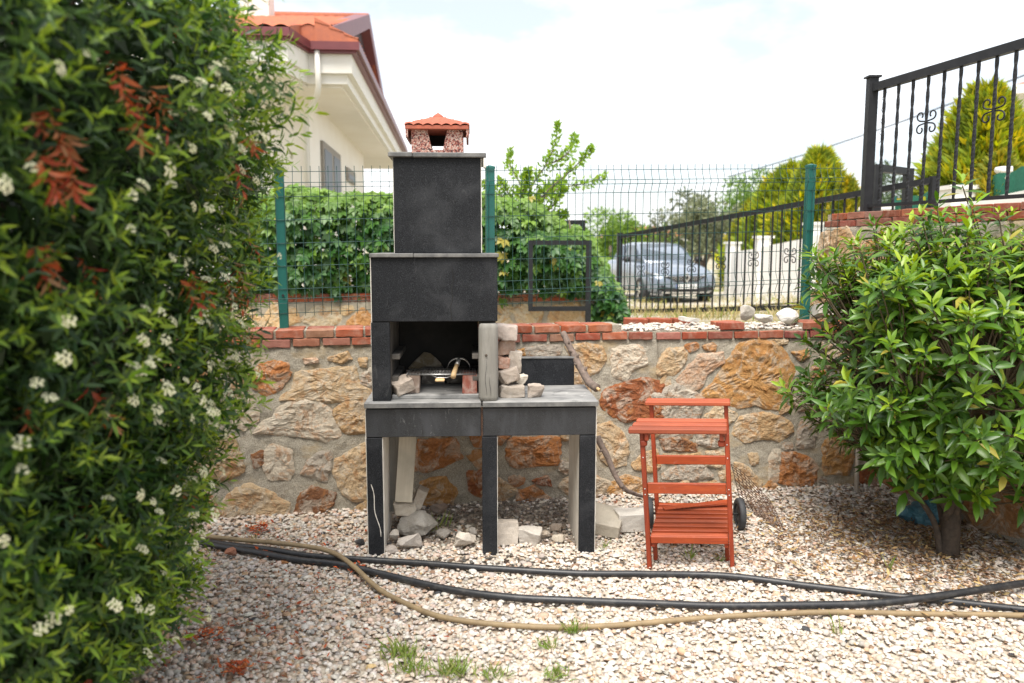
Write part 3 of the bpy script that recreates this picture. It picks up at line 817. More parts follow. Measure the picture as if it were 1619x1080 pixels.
lay(f2, s_one, s_one + 0.05, TOPZ + 0.083, gw, 0.04); lay(f2, s_one + 0.005, s_one + 0.05, TOPZ + 0.081, gw, 0.155)
for back in (0.035, 0.15): lay(f2, s_r + 0.08, f2.len + 0.1, TOPZ + 0.083, gw, back)
for fc in (f1, f2):                                  # mortar between the bricks, set back from their faces
    mb = MB(); e = fc.ex; n_ = -fc.n
    a, b = (0, fc.len) if fc is f1 else (0, fc.len + 0.1)
    for k0, k1, za, zb, bk in ((a, b, TOPZ - 0.005, TOPZ + 0.053, 0.0), (a, min(b, sk1 - 0.09), TOPZ + 0.053, TOPZ + 0.100, 0.0)) if fc is f1 else ((a, b, TOPZ - 0.005, TOPZ + 0.055, 0.0), (s_r, b, TOPZ + 0.055, TOPZ + 0.100, 0.0)):
        c = []
        for z in (za, zb):
            for s_, d_ in ((k0, 0.004 - 0.0), (k1, 0.004), (k1, 0.24), (k0, 0.24)):
                p = fc.o + e * s_ + n_ * d_; c.append((p.x, p.y, z))
        mb.hexa(c)
    mb.build('mortar_bed', M['mortar'], gw)

# fill behind the wall where the fence stands, with a little white gravel on it
mb = MB()
q = [f1.o + f1.ex * 0 - f1.n * 0.2, f1.o + f1.ex * f1.len - f1.n * 0.2, WR - f2.n * 0.2, WR - f2.n * 0.75, WB - f2.n * 0.45, f1.o - f1.n * 0.30]
mb.add([(p.x, p.y, 1.085) for p in q] + [(p.x, p.y, 0.9) for p in q], [(0, 1, 4, 5), (1, 2, 3, 4), (0, 5, 11, 6), (5, 4, 10, 11), (4, 3, 9, 10), (3, 2, 8, 9), (2, 1, 7, 8), (1, 0, 6, 7)])
mb.build('fill', M['mortar'], gw)
n = 900
s_ = rng.uniform(sk1 - 0.1 - f1.len, s_r, n); d_ = rng.uniform(0.02, 0.34, n)
P = []
for a, d in zip(s_, d_):
    fc = f1 if a < 0 else f2; p = fc.o + fc.ex * (a + (f1.len if a < 0 else 0)) - fc.n * d
    P.append((p.x, p.y, TOPZ + 0.058 + 0.02 * random.random()))
tag(link('wall_gravel', pebbles('wall_gravel', np.array(P), rng.uniform(0.008, 0.018, n), PAL[rng.choice([0, 0, 1, 7], n)] * rng.uniform(0.85, 1.15, (n, 1)), M['pebble'])),
    'loose white gravel lying on the wall top where capping bricks are missing', 'gravel', kind='stuff')

# right retaining wall ------------------------------------------------
rw = thing('retaining_wall', 'taller stone retaining wall with brick edge behind the glossy shrub', 'wall')
RTOP = 1.80
fr = Face(RA, RB, RTOP, 0.06, -0.02)
if fr.n.x > 0: fr.n = -fr.n; fr.norm = -fr.norm if fr.norm.x > 0 else fr.norm
fr.norm = Vector((-abs(fr.norm.x), fr.norm.y, fr.norm.z))
mortar_face(fr, 0, fr.len, -0.02, RTOP, 0.03, 0.3, M['mortar'], rw)
fill_stones(fr, 0.02, fr.len - 0.02, 0.0, RTOP - 0.02, [], rw, M['stone'], 80, 0.22, 0.04, 21, proud=0.012)
for back in (0.05, 0.17):
    lay(fr, 0.06, fr.len, RTOP + 0.027, rw, back); lay(fr, 0.14, fr.len, RTOP + 0.080, rw, back)
mb = MB(); c = []
for z in (RTOP - 0.004, RTOP + 0.098):
    for s0_, d0_ in ((0, 0.015), (fr.len, 0.015), (fr.len, 0.24), (0, 0.24)):
        p = fr.o + fr.ex * s0_ - fr.n * d0_; c.append((p.x, p.y, z))
mb.hexa(c); mb.build('mortar_bed', M['mortar'], rw)

# neighbour's low stone wall with the creeper on it --------------------
nw = thing('creeper_wall', 'low yellow stone wall with brick top under the creeper beyond the fence', 'wall')
NA, NB = Vector((-4.6, 9.75, 0)), Vector((1.07, 10.0, 0))
NTOP = 0.985
fn = Face(NA, NB, NTOP, 0.03, 0.2)
mortar_face(fn, 0, fn.len, 0.3, NTOP, 0.06, 0.3, M['mortar_far'], nw)
fill_stones(fn, 0.05, fn.len - 0.05, 0.42, NTOP - 0.02, [], nw, M['stone_far'], 85, 0.15, 0.05, 31, 1.4, 0.02)
for ob in [o for o in nw.children if o.name.startswith('stone')]:
    c = ob.color; ob.color = (min(1, c[0] * 1.12), c[1] * 1.12, c[2] * 1.05, 1)
for z, sh in ((NTOP + 0.027, 0.05), (NTOP + 0.080, 0.14)): lay(fn, 0, fn.len + 0.02, z, nw, 0.04, shift=sh)
mb = MB(); c = []
for z in (NTOP - 0.004, NTOP + 0.098):
    for s0_, d0_ in ((0, 0.015), (fn.len, 0.015), (fn.len, 0.28), (0, 0.28)):
        p = fn.o + fn.ex * s0_ - fn.n * d0_; c.append((p.x, p.y, z))
mb.hexa(c); mb.build('mortar_bed', M['mortar_far'], nw)

# ------------------------------------------------------------------ green mesh fence
FA, FB = Vector((-1.413, 4.92, 0)), Vector((2.10, 5.70, 0))
fx = (FB - FA).normalized(); fn_ = Vector((fx.y, -fx.x, 0))
fl = (FB - FA).length
def fpt(s, z, off=0.0):
    p = FA + fx * s + fn_ * off; return Vector((p.x, p.y, z + 0.027 * (p.x + 1.2)))
fence = thing('mesh_fence', 'green welded wire mesh fence on posts along the stone wall top', 'fence', FA)
def fmesh(name, mb, mat, color=None, smooth=False, bevel=0.0):
    mb.v = [(x - FA.x, y - FA.y, z) for x, y, z in mb.v]
    return mb.build(name, mat, fence, smooth, bevel)
def s_of_px(px):
    d = ray(px, 400); t = (FA.x * fx.y - FA.y * fx.x) / (d.x * fx.y - d.y * fx.x)
    return (Vector((d.x * t, d.y * t, 0)) - FA).dot(fx)
for k, (s, zb) in enumerate(((-fl * 0.62, 1.10), (0.0, 1.10), (s_of_px(775), 1.10), (fl, 1.10))):
    p = fpt(s, 0); ang = math.atan2(fx.y, fx.x); mb = MB()
    h = 0.027
    ex_, ey_ = fx * h, Vector((-fx.y, fx.x, 0)) * h
    zt = 2.135 + 0.027 * (p.x + 1.2)
    mb.hexa([(p + sx * ex_ + sy * ey_ + Vector((0, 0, z - p.z))) for z in (zb, zt) for sx, sy in ((-1, -1), (1, -1), (1, 1), (-1, 1))])
    po = fmesh('post', mb, M['green_paint'], bevel=0.004)
    mb = MB(); ex_, ey_ = fx * 0.029, Vector((-fx.y, fx.x, 0)) * 0.029
    top = p + Vector((0, 0, zt + 0.014 - p.z))
    mb.add([(p + sx * ex_ + sy * ey_ + Vector((0, 0, zt - 0.012 - p.z))) for sx, sy in ((-1, -1), (1, -1), (1, 1), (-1, 1))] + [(p + sx * ex_ + sy * ey_ + Vector((0, 0, zt + 0.003 - p.z))) for sx, sy in ((-1, -1), (1, -1), (1, 1), (-1, 1))] + [top],
           [(0, 1, 5, 4), (1, 2, 6, 5), (2, 3, 7, 6), (3, 0, 4, 7), (4, 5, 8), (5, 6, 8), (6, 7, 8), (7, 4, 8)])
    cap = fmesh('post_cap', mb, M['green_paint']); cap.parent = po
    mb = MB(); mb.tube([p + fn_ * 0.026 + Vector((0, 0, 1.36 - p.z)), p + fn_ * 0.042 + Vector((0, 0, 1.36 - p.z))], 0.008, 8)
    cl = fmesh('clamp', mb, M['carblack']); cl.parent = po
HZ = [2.112, 2.045, 2.018, 1.963, 1.823, 1.683, 1.544, 1.404, 1.345, 1.318, 1.255]
def fold(z):
    if 1.963 <= z <= 2.112: return 0.034 * max(0, 1 - abs(z - 2.03) / 0.068)
    if 1.255 <= z <= 1.404: return 0.034 * max(0, 1 - abs(z - 1.331) / 0.066)
    return 0.0
FOFF = 0.036
s0f, s1f = -fl * 0.62, s_of_px(1322)
prof = [2.145, 2.112, 2.075, 2.045, 2.03, 2.018, 1.985, 1.963, 1.404, 1.37, 1.345, 1.331, 1.318, 1.28, 1.255, 1.235]
mb = MB(); mb.tube([fn_ * (FOFF + fold(z)) + Vector((0, 0, z)) for z in prof], 0.0019, 5, False)
wire_me = mb.mesh('vertical_wire', M['wire_green'], True)
s = s0f
while s < s1f:
    p = fpt(s, 0) - FA
    link('vertical_wire', wire_me, fence, p); s += 0.0525
mb = MB()
mb.tube([fx * s0f, fx * s1f + Vector((0, 0, 0.027 * (fx * (s1f - s0f)).x))], 0.0021, 5, False)
hw = mb.mesh('horizontal_wire', M['wire_green'], True)
for z in HZ:
    link('horizontal_wire', hw, fence, fn_ * (FOFF + fold(z) - 0.0045) + Vector((0, 0, z + 0.027 * (fpt(s0f, 0).x + 1.2))))

# ------------------------------------------------------------------ black iron railings
def scroll_mesh():
    mb = MB()
    for sx in (-1, 1):
        for sz in (-1, 1):
            pts = []
            for k in range(17):
                t = k / 16; a = -math.pi / 2 + t * 1.75 * math.pi; r = 0.034 * (1 - 0.55 * t)
                pts.append((sx * (0.012 + 0.036 + r * math.cos(a) - 0.0), 0, sz * (0.012 + 0.034 + r * math.sin(a))))
            pts = [(0, 0, sz * 0.004)] + pts
            mb.tube(pts, 0.0055, 5)
    return mb.mesh('scroll', M['iron'], True)
SCR = scroll_mesh()
LA, LD = Vector((1.45, 10.8, 0)), Vector((1.02, -2.2, 0))     # lower railing: start, run for t = 1
def lrail(t): p = LA + LD * t; return p, 1.80 + 0.205 * t, 0.79 + 0.205 * t     # top, bottom
rl = thing('driveway_railing', 'long black iron railing sloping up beside the drive behind the fence', 'railing', LA)
def rpart(name, mb, parent=rl, base=LA, smooth=False):
    mb.v = [(x - base.x, y - base.y, z) for x, y, z in mb.v]
    return mb.build(name, M['iron'], parent, smooth)
def V3(p, z): return Vector((p.x, p.y, z))
p0, t0, b0 = lrail(0); p1, t1, b1 = lrail(1.93)
rpart('top_rail', MB().bar(V3(p0, t0), V3(p1, t1), 0.05, 0.05)); rpart('bottom_rail', MB().bar(V3(p0, b0), V3(p1, b1), 0.04, 0.05))
rpart('post', MB().bar(V3(p0, b0 - 0.12), V3(p0, t0 + 0.05), 0.07, 0.07))
rpart('post', MB().bar(V3(p1, b1 - 0.3), V3(p1, t1 + 0.03), 0.06, 0.06))
bar_me = MB().box(-0.007, 0.007, -0.007, 0.007, 0, 1).mesh('bar', M['iron'])
k = 0; t = 0.054
while t < 1.92:
    p, zt, zb = lrail(t)
    b = link('bar', bar_me, rl, V3(p, zb) - LA, (0, 0, math.atan2(LD.y, LD.x))); b.scale = (1, 1, zt - zb)
    if k % 4 == 3: link('scroll', SCR, rl, V3(p, zb + 0.52) - LA, (0, 0, math.atan2(LD.y, LD.x)))
    t += 0.0537; k += 1

# upper railing on the retaining wall, twisted bars
_t = at_y(1380, 121, 5.75); UA, UB = Vector((_t.x, 5.75, 0)), Vector((3.42, 3.2, 0))
ud = (UB - UA).normalized(); ru = thing('balustrade', 'black iron balustrade with twisted bars on the retaining wall at right', 'railing', UA)
UZ = _t.z - 0.05
rpart('post', MB().bar(V3(UA, 1.78), V3(UA, UZ + 0.04), 0.062, 0.062), ru, UA)
rpart('post_cap', MB().bar(V3(UA, UZ + 0.04), V3(UA, UZ + 0.052), 0.09, 0.09), ru, UA)
rpart('top_rail', MB().bar(V3(UA, UZ - 0.03), V3(UB, UZ + 0.06), 0.045, 0.055), ru, UA)
rpart('bottom_rail', MB().bar(V3(UA, 1.945), V3(UB, 1.945), 0.03, 0.022), ru, UA)
mb = MB(); mb.tube([(0, 0, 1.95 + (UZ - 0.05 - 1.95) * i / 30) for i in range(31)], 0.0115, 4, True, 0.42)
tw = mb.mesh('twisted_bar', M['iron'])
s = 0.118; k = 0
while s < (UB - UA).length:
    o = link('twisted_bar', tw, ru, ud * s); hs = (UZ - 0.05 - 1.95 + 0.09 * s / (UB - UA).length) / (UZ - 0.05 - 1.95); o.scale = (1, 1, hs); o.location.z = 1.95 * (1 - hs)
    if k % 4 == 3:
        o = link('scroll', SCR, ru, ud * s + Vector((0, 0, 2.46)), (0, 0, math.atan2(ud.y, ud.x))); o.scale = (0.95, 0.95, 0.95)
    s += 0.122; k += 1
mb = MB(); pts = []
for i in range(40):
    a = i * 0.9; pts.append(UA + ud * (0.118 + 0.012 * math.cos(a) - 0.012 * (i / 40)) + Vector((0.012 * math.sin(a), 0, 2.80 - 0.011 * i)))
rpart('tie_wire', mb.tube(pts, 0.0016, 4), ru, UA)

# small gates
def frame_gate(name, label, a, b, z0, z1, w, legs=(0.0, 0.12), bars=0, mid=None):
    o = thing(name, label, 'gate', a)
    def part(nm, mb): rpart(nm, mb, o, a)
    part('post', MB().bar(V3(a, z0 - legs[0]), V3(a, z1), w, w)); part('post', MB().bar(V3(b, z0 - legs[1]), V3(b, z1), w * 1.15, w * 1.15))
    d = (b - a).normalized() * w * 0.5
    part('top_rail', MB().bar(V3(a + d, z1 - w / 2), V3(b - d, z1 - w / 2), w, w)); part('bottom_rail', MB().bar(V3(a + d, z0 + w / 2), V3(b - d, z0 + w / 2), w, w))
    for k in range(bars):
        p = a.lerp(b, (k + 1) / (bars + 1)); part('bar', MB().bar(V3(p, z0 + w), V3(p, z1 - w), 0.012, 0.012))
    return o
ga, gb = at_y(839, 380, 9.0), at_y(931, 380, 9.05); zt = ga.z; zb = at_y(839, 492, 9.0).z
frame_gate('gate_frame', 'small black iron gate frame in front of the creeper wall', Vector((ga.x, ga.y, 0)), Vector((gb.x, gb.y, 0)), zb, zt, 0.052, (0, 0.13))
ga, gb = at_y(872, 351, 10.6), at_y(921, 348, 10.5)
frame_gate('gate_frame', 'dark iron frame top showing above the creeper behind', Vector((ga.x, ga.y, 0)), Vector((gb.x, gb.y, 0)), 0.7, gb.z, 0.06, (0, 0.1))
ga, gb = at_y(1413, 262, 7.0), at_y(1437, 262, 7.25)
frame_gate('gate_frame', 'narrow black gate behind the twisted balustrade bars', Vector((ga.x - 0.18, ga.y - .1, 0)), Vector((gb.x, gb.y, 0)), 1.2, ga.z, 0.06, (0, 0.1), 0)
# ------------------------------------------------------------------ the barbecue
BO = Vector((-0.771, 4.122, 0)); BYAW = R(2.93)
bq = thing('barbecue', 'tall black granite garden barbecue with hood, chimney and long counter', 'barbecue', BO, BYAW)
BMAT = Matrix.Translation(BO) @ Matrix.Rotation(BYAW, 4, 'Z')
def BW(x, y, z): return BMAT @ Vector((x, y, z))
def bx(name, x0, x1, y0, y1, z0, z1, mat, parent=bq, bevel=0.003):
    return MB().box(x0, x1, y0, y1, z0, z1).build(name, M[mat], parent, bevel=bevel)
def ragged(name, x, y0, y1, z0, z1, w_, mat, side=1):
    """white body edge peeping out beside a front slab, chipped along its length"""
    mb = MB(); n_ = int((z1 - z0) / 0.018)
    for i in range(n_ + 1):
        pass
    vs = []
    for i in range(n_ + 1):
        z = z0 + (z1 - z0) * i / n_; k = w_ * (0.55 + 0.9 * abs(noise.noise(Vector((x * 9, z * 28, 1.3)))))
        a, b = (x, x - k) if side < 0 else (x, x + k)
        vs += [(a, y0, z), (b, y0, z), (b, y1, z), (a, y1, z)]
    fs = [(4 * i + k, 4 * i + (k + 1) % 4, 4 * i + 4 + (k + 1) % 4, 4 * i + 4 + k) for i in range(n_) for k in range(4)]
    mb.add(vs, fs + [(0, 1, 2, 3), (4 * n_, 4 * n_ + 1, 4 * n_ + 2, 4 * n_ + 3)])
    return mb.build(name, M[mat], bq)
# lower body: three piers faced with granite, white inside
bx('leg', 0.0, 0.082, 0.0, 0.025, -0.05, 0.650, 'granite'); bx('leg', 0.612, 0.692, 0.0, 0.025, -0.05, 0.650, 'granite'); bx('leg', 1.136, 1.222, 0.0, 0.025, -0.05, 0.650, 'granite')
bx('side_panel', 0.004, 0.080, 0.028, 0.48, -0.05, 0.812, 'plaster'); bx('side_panel', 1.140, 1.218, 0.028, 0.50, -0.05, 0.812, 'plaster')
bx('middle_panel', 0.619, 0.686, 0.028, 0.48, -0.05, 0.812, 'plaster')
bx('beam', 0.0, 0.607, 0.0, 0.027, 0.654, 0.806, 'granite_dirty'); bx('beam', 0.617, 1.222, 0.0, 0.027, 0.654, 0.806, 'granite_dirty')
bx('seam', 0.6075, 0.6165, 0.010, 0.027, 0.654, 0.806, 'rust', bevel=0)
bx('under_slab', 0.082, 0.617, 0.030, 0.47, 0.765, 0.811, 'plaster'); bx('under_slab', 0.688, 1.138, 0.030, 0.49, 0.765, 0.811, 'plaster')
ragged('chipped_edge', -0.0005, 0.012, 0.03, -0.04, 0.80, 0.006, 'plaster', -1); ragged('chipped_edge', 1.2225, 0.012, 0.03, -0.04, 0.80, 0.007, 'plaster', 1)
ragged('chipped_edge', 0.0825, 0.010, 0.028, -0.04, 0.648, 0.005, 'plaster', 1); ragged('chipped_edge', 0.6925, 0.010, 0.028, -0.04, 0.648, 0.004, 'plaster', 1)
mb = MB(); mb.tube([(0.020 + 0.045 * t + 0.006 * math.sin(t * 9), -0.0006, 0.40 - 0.29 * t) for t in np.linspace(0, 1, 14)], [0.0012 + 0.0016 * abs(math.sin(k * 1.7)) for k in range(14)], 5); mb.build('paint_drip', M['plaster'], bq)
# counter: two slabs
bx('counter_slab', -0.006, 0.608, -0.018, 0.50, 0.8135, 0.8435, 'counter', bevel=0.004); bx('counter_slab', 0.616, 1.232, -0.018, 0.50, 0.813, 0.842, 'counter', bevel=0.004)
bx('slab_nosing', -0.004, 0.606, -0.0215, -0.0185, 0.815, 0.840, 'slab_edge', bevel=0.001); bx('slab_nosing', 0.618, 1.230, -0.0215, -0.0185, 0.815, 0.839, 'slab_edge', bevel=0.001)
bs = bx('backsplash', 0.700, 1.165, 0.475, 0.497, 0.843, 1.000, 'granite'); bx('backsplash_cap', 0.698, 1.167, 0.470, 0.510, 1.001, 1.012, 'slab_edge', bs)
# fire chamber
bx('jamb', 0.034, 0.131, 0.026, 0.050, 0.844, 1.262, 'granite')
bx('chamber_wall', 0.038, 0.129, 0.052, 0.60, 0.844, 1.60, 'soot_side'); bx('chamber_wall', 0.600, 0.690, 0.120, 0.60, 0.844, 1.60, 'soot_side')
bx('chamber_back', 0.130, 0.599, 0.555, 0.60, 0.844, 1.60, 'soot')
bx('hearth', 0.132, 0.598, 0.075, 0.552, 0.844, 0.866, 'counter')
for a, b, z in ((0.130, 0.175, 1.055), (0.130, 0.165, 0.935), (0.562, 0.599, 1.055), (0.562, 0.599, 0.935)):
    bx('grill_ledge', a, b, 0.10, 0.50, z, z + 0.028, 'soot_side')
# hood
hd = bx('hood', 0.040, 0.697, 0.024, 0.049, 1.266, 1.600, 'granite')
bx('hood_body', 0.044, 0.690, 0.0505, 0.118, 1.272, 1.600, 'soot'); bx('hood_side', 0.691, 0.6975, 0.0505, 0.60, 1.272, 1.600, 'plaster'); bx('hood_side', 0.032, 0.0375, 0.052, 0.60, 0.844, 1.600, 'plaster')
mb = MB()                                            # crack down the hood
cp = [(0.458 + 0.006 * math.sin(z * 60) + (1.40 - z) * -0.05, 0.0238, z) for z in np.linspace(1.268, 1.56, 9)]
mb.tube(cp, [0.0016] * 8 + [0.0004], 4); mb.build('crack', M['soot'], hd)
ragged('chipped_edge', 0.0395, 0.034, 0.052, 1.27, 1.60, 0.004, 'plaster', -1); ragged('chipped_edge', 0.0335, 0.036, 0.052, 0.85, 1.26, 0.003, 'plaster', -1)
bx('hood_ledge', 0.034, 0.260, 0.008, 0.62, 1.601, 1.622, 'slab_edge'); bx('hood_ledge', 0.262, 0.704, 0.008, 0.62, 1.601, 1.621, 'slab_edge')
# chimney
bx('chimney_front', 0.162, 0.612, 0.045, 0.069, 1.622, 2.112, 'granite')
bx('chimney_body', 0.165, 0.609, 0.0705, 0.50, 1.622, 2.112, 'plaster')
ragged('chipped_edge', 0.1615, 0.055, 0.08, 1.625, 2.11, 0.004, 'plaster', -1); ragged('chipped_edge', 0.6125, 0.052, 0.08, 1.625, 2.11, 0.005, 'plaster', 1)
bx('chimney_slab', 0.138, 0.262, 0.020, 0.53, 2.113, 2.138, 'slab_edge', bevel=0.004); bx('chimney_slab', 0.2635, 0.640, 0.022, 0.53, 2.112, 2.1365, 'slab_edge', bevel=0.004)
bx('chimney_slab_lip', 0.626, 0.639, 0.024, 0.06, 2.06, 2.111, 'plaster')
# chimney cap of pink terrazzo under a little tiled roof
cx0, cx1, cy0, cy1, cz0, cz1 = 0.252, 0.522, 0.115, 0.385, 2.138, 2.262
cp_ = link('chimney_cap', MB().box(cx0, cx1, cy0, cy1, cz0, cz0 + 0.022).mesh('chimney_cap', M['terrazzo'], bevel=0.002), bq)
wi = 0.088
for qx, qy in ((cx0, cy0), (cx1, cy0), (cx1, cy1), (cx0, cy1)):
    sx = 1 if qx == cx0 else -1; sy = 1 if qy == cy0 else -1
    mb = MB(); vs = []
    for z, w_ in ((cz0 + 0.023, wi + 0.018), (cz1, wi - 0.004)):
        vs += [(qx, qy, z), (qx + sx * w_, qy, z), (qx + sx * w_, qy + sy * 0.03, z), (qx + sx * 0.03, qy + sy * 0.03, z), (qx + sx * 0.03, qy + sy * w_, z), (qx, qy + sy * w_, z)]
    mb.add(vs, [(0, 1, 2, 3), (0, 3, 4, 5), (6, 7, 8, 9), (6, 9, 10, 11)] + [(i, (i + 1) % 6, 6 + (i + 1) % 6, 6 + i) for i in range(6)])
    mb.build('cap_pier', M['terrazzo'], cp_)
def tiled_pyramid(x0, x1, y0, y1, z0, h, n, waves, amp):
    vs = []; mx_, my_ = (x0 + x1) / 2, (y0 + y1) / 2
    for j in range(n + 1):
        for i in range(n + 1):
            u, v = i / n, j / n; du, dv = abs(u - .5) * 2, abs(v - .5) * 2; d = max(du, dv)
            along = u if dv >= du else v
            row = (1 - d) * 4; stepz = 0.006 * (1 - (row - math.floor(row)))
            z = z0 + h * (1 - d) + amp * abs(math.sin(along * math.pi * waves)) * (0.3 + 0.7 * d) + stepz * (d < 0.999)
            vs.append((x0 + (x1 - x0) * u, y0 + (y1 - y0) * v, z))
    w_ = n + 1
    fs = [(j * w_ + i, j * w_ + i + 1, (j + 1) * w_ + i + 1, (j + 1) * w_ + i) for j in range(n) for i in range(n)]
    return vs, fs
vs, fs = tiled_pyramid(0.218, 0.556, 0.082, 0.418, 2.282, 0.068, 56, 7, 0.009)
rf = MB().add(vs, fs).build('cap_roof', M['roof_tile'], cp_, True)
MB().box(0.222, 0.552, 0.086, 0.414, 2.262, 2.283).build('cap_eave', M['roof_tile'], cp_, bevel=0.002)
for sx0, sx1 in ((0.224, 0.236), (0.538, 0.550)): MB().box(sx0, sx1, 0.090, 0.41, 2.222, 2.2615).build('cap_skirt', M['terrazzo'], cp_)
MB().box(cx0 + 0.031, cx1 - 0.031, cy1 - 0.06, cy1 - 0.045, 2.205, 2.261).build('cap_baffle', M['soot'], cp_)  # added dark plate that imitates the shade under the cap roof
mb = MB(); pts = [(0.387, 0.25, 2.335 + 0.035 * t) for t in np.linspace(0, 1, 7)]
mb.tube(pts, [0.026, 0.030, 0.030, 0.027, 0.021, 0.012, 0.003], 12); mb.build('cap_finial', M['roof_tile'], cp_, True)

# ------------------------------------------------------------------ loose things
def chunk(name, label, cat, loc, dims, rot, col, mat, seed, group=None, amp=0.006, cut=0.35, parent=None):
    """a brick, block or broken lump: bevelled box with knocked-off corners and rough faces"""
    rnd = random.Random(seed)
    bm = bmesh.new(); bmesh.ops.create_cube(bm, size=1); bmesh.ops.scale(bm, verts=bm.verts, vec=dims)
    m = min(dims)
    for k in range(3 if cut > 0 else 0):
        c = Vector((rnd.choice((-1, 1)) * dims[0] / 2, rnd.choice((-1, 1)) * dims[1] / 2, rnd.choice((-1, 1)) * dims[2] / 2))
        nrm = (c.normalized() + Vector((rnd.uniform(-.5, .5), rnd.uniform(-.5, .5), rnd.uniform(-.5, .5)))).normalized()
        d = c.dot(nrm) - m * cut * rnd.uniform(0.3, 1.1)
        r_ = bmesh.ops.bisect_plane(bm, geom=bm.verts[:] + bm.edges[:] + bm.faces[:], plane_co=nrm * d, plane_no=nrm, clear_outer=True)
        bmesh.ops.holes_fill(bm, edges=[e for e in bm.edges if e.is_boundary])
    bmesh.ops.bevel(bm, geom=bm.edges[:], offset=m * 0.06, segments=1, affect='EDGES', clamp_overlap=True)
    bmesh.ops.triangulate(bm, faces=bm.faces)
    for _ in range(2):
        long = [e for e in bm.edges if e.calc_length() > max(dims) * 0.16]
        if long: bmesh.ops.subdivide_edges(bm, edges=long, cuts=1)
        bmesh.ops.triangulate(bm, faces=bm.faces)
    sc = 1 / max(dims)
    for v in bm.verts:
        v.co += Vector(noise.noise_vector(v.co * sc * 2.2 + Vector((seed, 0, 0)))) * amp * 1.2 + Vector(noise.noise_vector(v.co * sc * 7 + Vector((0, seed, 0)))) * amp * 0.6
    bmesh.ops.recalc_face_normals(bm, faces=bm.faces)
    me = bpy.data.meshes.new(name); bm.to_mesh(me); bm.free(); me.materials.append(M[mat])
    o = link(name, me, parent, loc, rot, col)
    if label: tag(o, label, cat, group)
    return o
def rock(name, label, cat, loc, dims, col, seed, mat='rock', group=None, rot=0.0):
    rnd = random.Random(seed); bm = bmesh.new()
    for k in range(17):
        v = Vector((rnd.gauss(0, 1), rnd.gauss(0, 1), rnd.gauss(0, 1))).normalized() * rnd.uniform(0.82, 1.0)
        bm.verts.new((v.x * dims[0] / 2, v.y * dims[1] / 2, v.z * dims[2] / 2))
    r_ = bmesh.ops.convex_hull(bm, input=bm.verts)
    bmesh.ops.delete(bm, geom=[v for v in bm.verts if not v.link_faces], context='VERTS')
    bmesh.ops.bevel(bm, geom=bm.edges[:], offset=min(dims) * 0.05, segments=1, affect='EDGES', clamp_overlap=True)
    bmesh.ops.triangulate(bm, faces=bm.faces)
    for _ in range(2):
        bmesh.ops.subdivide_edges(bm, edges=[e for e in bm.edges if e.calc_length() > max(dims) * 0.13], cuts=1)
        bmesh.ops.triangulate(bm, faces=bm.faces)
    sc = 1 / max(dims); am = min(dims) * 0.07
    for v in bm.verts: v.co += Vector(noise.noise_vector(v.co * sc * 4 + Vector((seed, 1, 0)))) * am + Vector(noise.noise_vector(v.co * sc * 11 + Vector((seed, 0, 5)))) * am * 0.4
    bmesh.ops.recalc_face_normals(bm, faces=bm.faces)
    me = bpy.data.meshes.new(name); bm.to_mesh(me); bm.free(); me.materials.append(M[mat])
    return tag(link(name, me, None, loc, (0, 0, rot), col), label, cat, group)
GB, PB, RB_ = (0.35, 0.30, 0.25), (0.40, 0.335, 0.28), (0.26, 0.085, 0.06)
# on the right counter, against the log
CZ = 0.842
def onb(x, y, z): return BW(x, y, z)
yw = BYAW
chunk('grey_brick', 'broad grey brick lying lowest in the pile beside the log', 'brick', onb(0.775, 0.13, CZ + 0.032), (0.140, 0.09, 0.062), (0, 0, yw + 0.05), GB, 'block', 1)
chunk('grey_brick', 'tilted beige brick resting on the lowest brick beside the log', 'brick', onb(0.762, 0.16, CZ + 0.112), (0.115, 0.085, 0.075), (0, R(-16), yw - 0.05), PB, 'block', 2)
chunk('brick_fragment', 'small pale brick fragment at the right of the brick pile', 'brick', onb(0.828, 0.19, CZ + 0.088), (0.062, 0.07, 0.05), (0, 0.1, yw + 0.3), (0.50, 0.45, 0.38), 'block', 3)
chunk('brick_fragment', 'upright pale brick piece in the middle of the pile', 'brick', onb(0.800, 0.24, CZ + 0.175), (0.072, 0.08, 0.125), (0, 0.05, yw), (0.46, 0.40, 0.34), 'block', 4)
chunk('brick_fragment', 'little orange-pink brick piece peeping out beside the log', 'brick', onb(0.733, 0.20, CZ + 0.178), (0.06, 0.07, 0.06), (0, 0.1, yw + 0.2), (0.44, 0.25, 0.18), 'block', 5)
chunk('grey_brick', 'brown brick under the topmost block beside the log', 'brick', onb(0.745, 0.255, CZ + 0.258), (0.105, 0.10, 0.085), (0, 0, yw + 0.12), (0.37, 0.25, 0.19), 'block', 6)
chunk('grey_brick', 'pinkish white block topmost in the pile beside the log', 'brick', onb(0.752, 0.22, CZ + 0.345), (0.12, 0.10, 0.085), (0, 0.02, yw - 0.08), (0.50, 0.42, 0.37), 'block', 7)
chunk('grey_brick', 'lower grey-white brick holding up the brown one in the pile', 'brick', onb(0.742, 0.30, CZ + 0.108), (0.10, 0.10, 0.21), (0, 0, yw), (0.42, 0.36, 0.31), 'block', 8)
chunk('brick_fragment', 'single squarish brick lump standing alone on the right counter', 'brick', onb(0.902, 0.12, CZ + 0.034), (0.082, 0.07, 0.068), (0, 0.05, yw + 0.15), PB, 'block', 9)
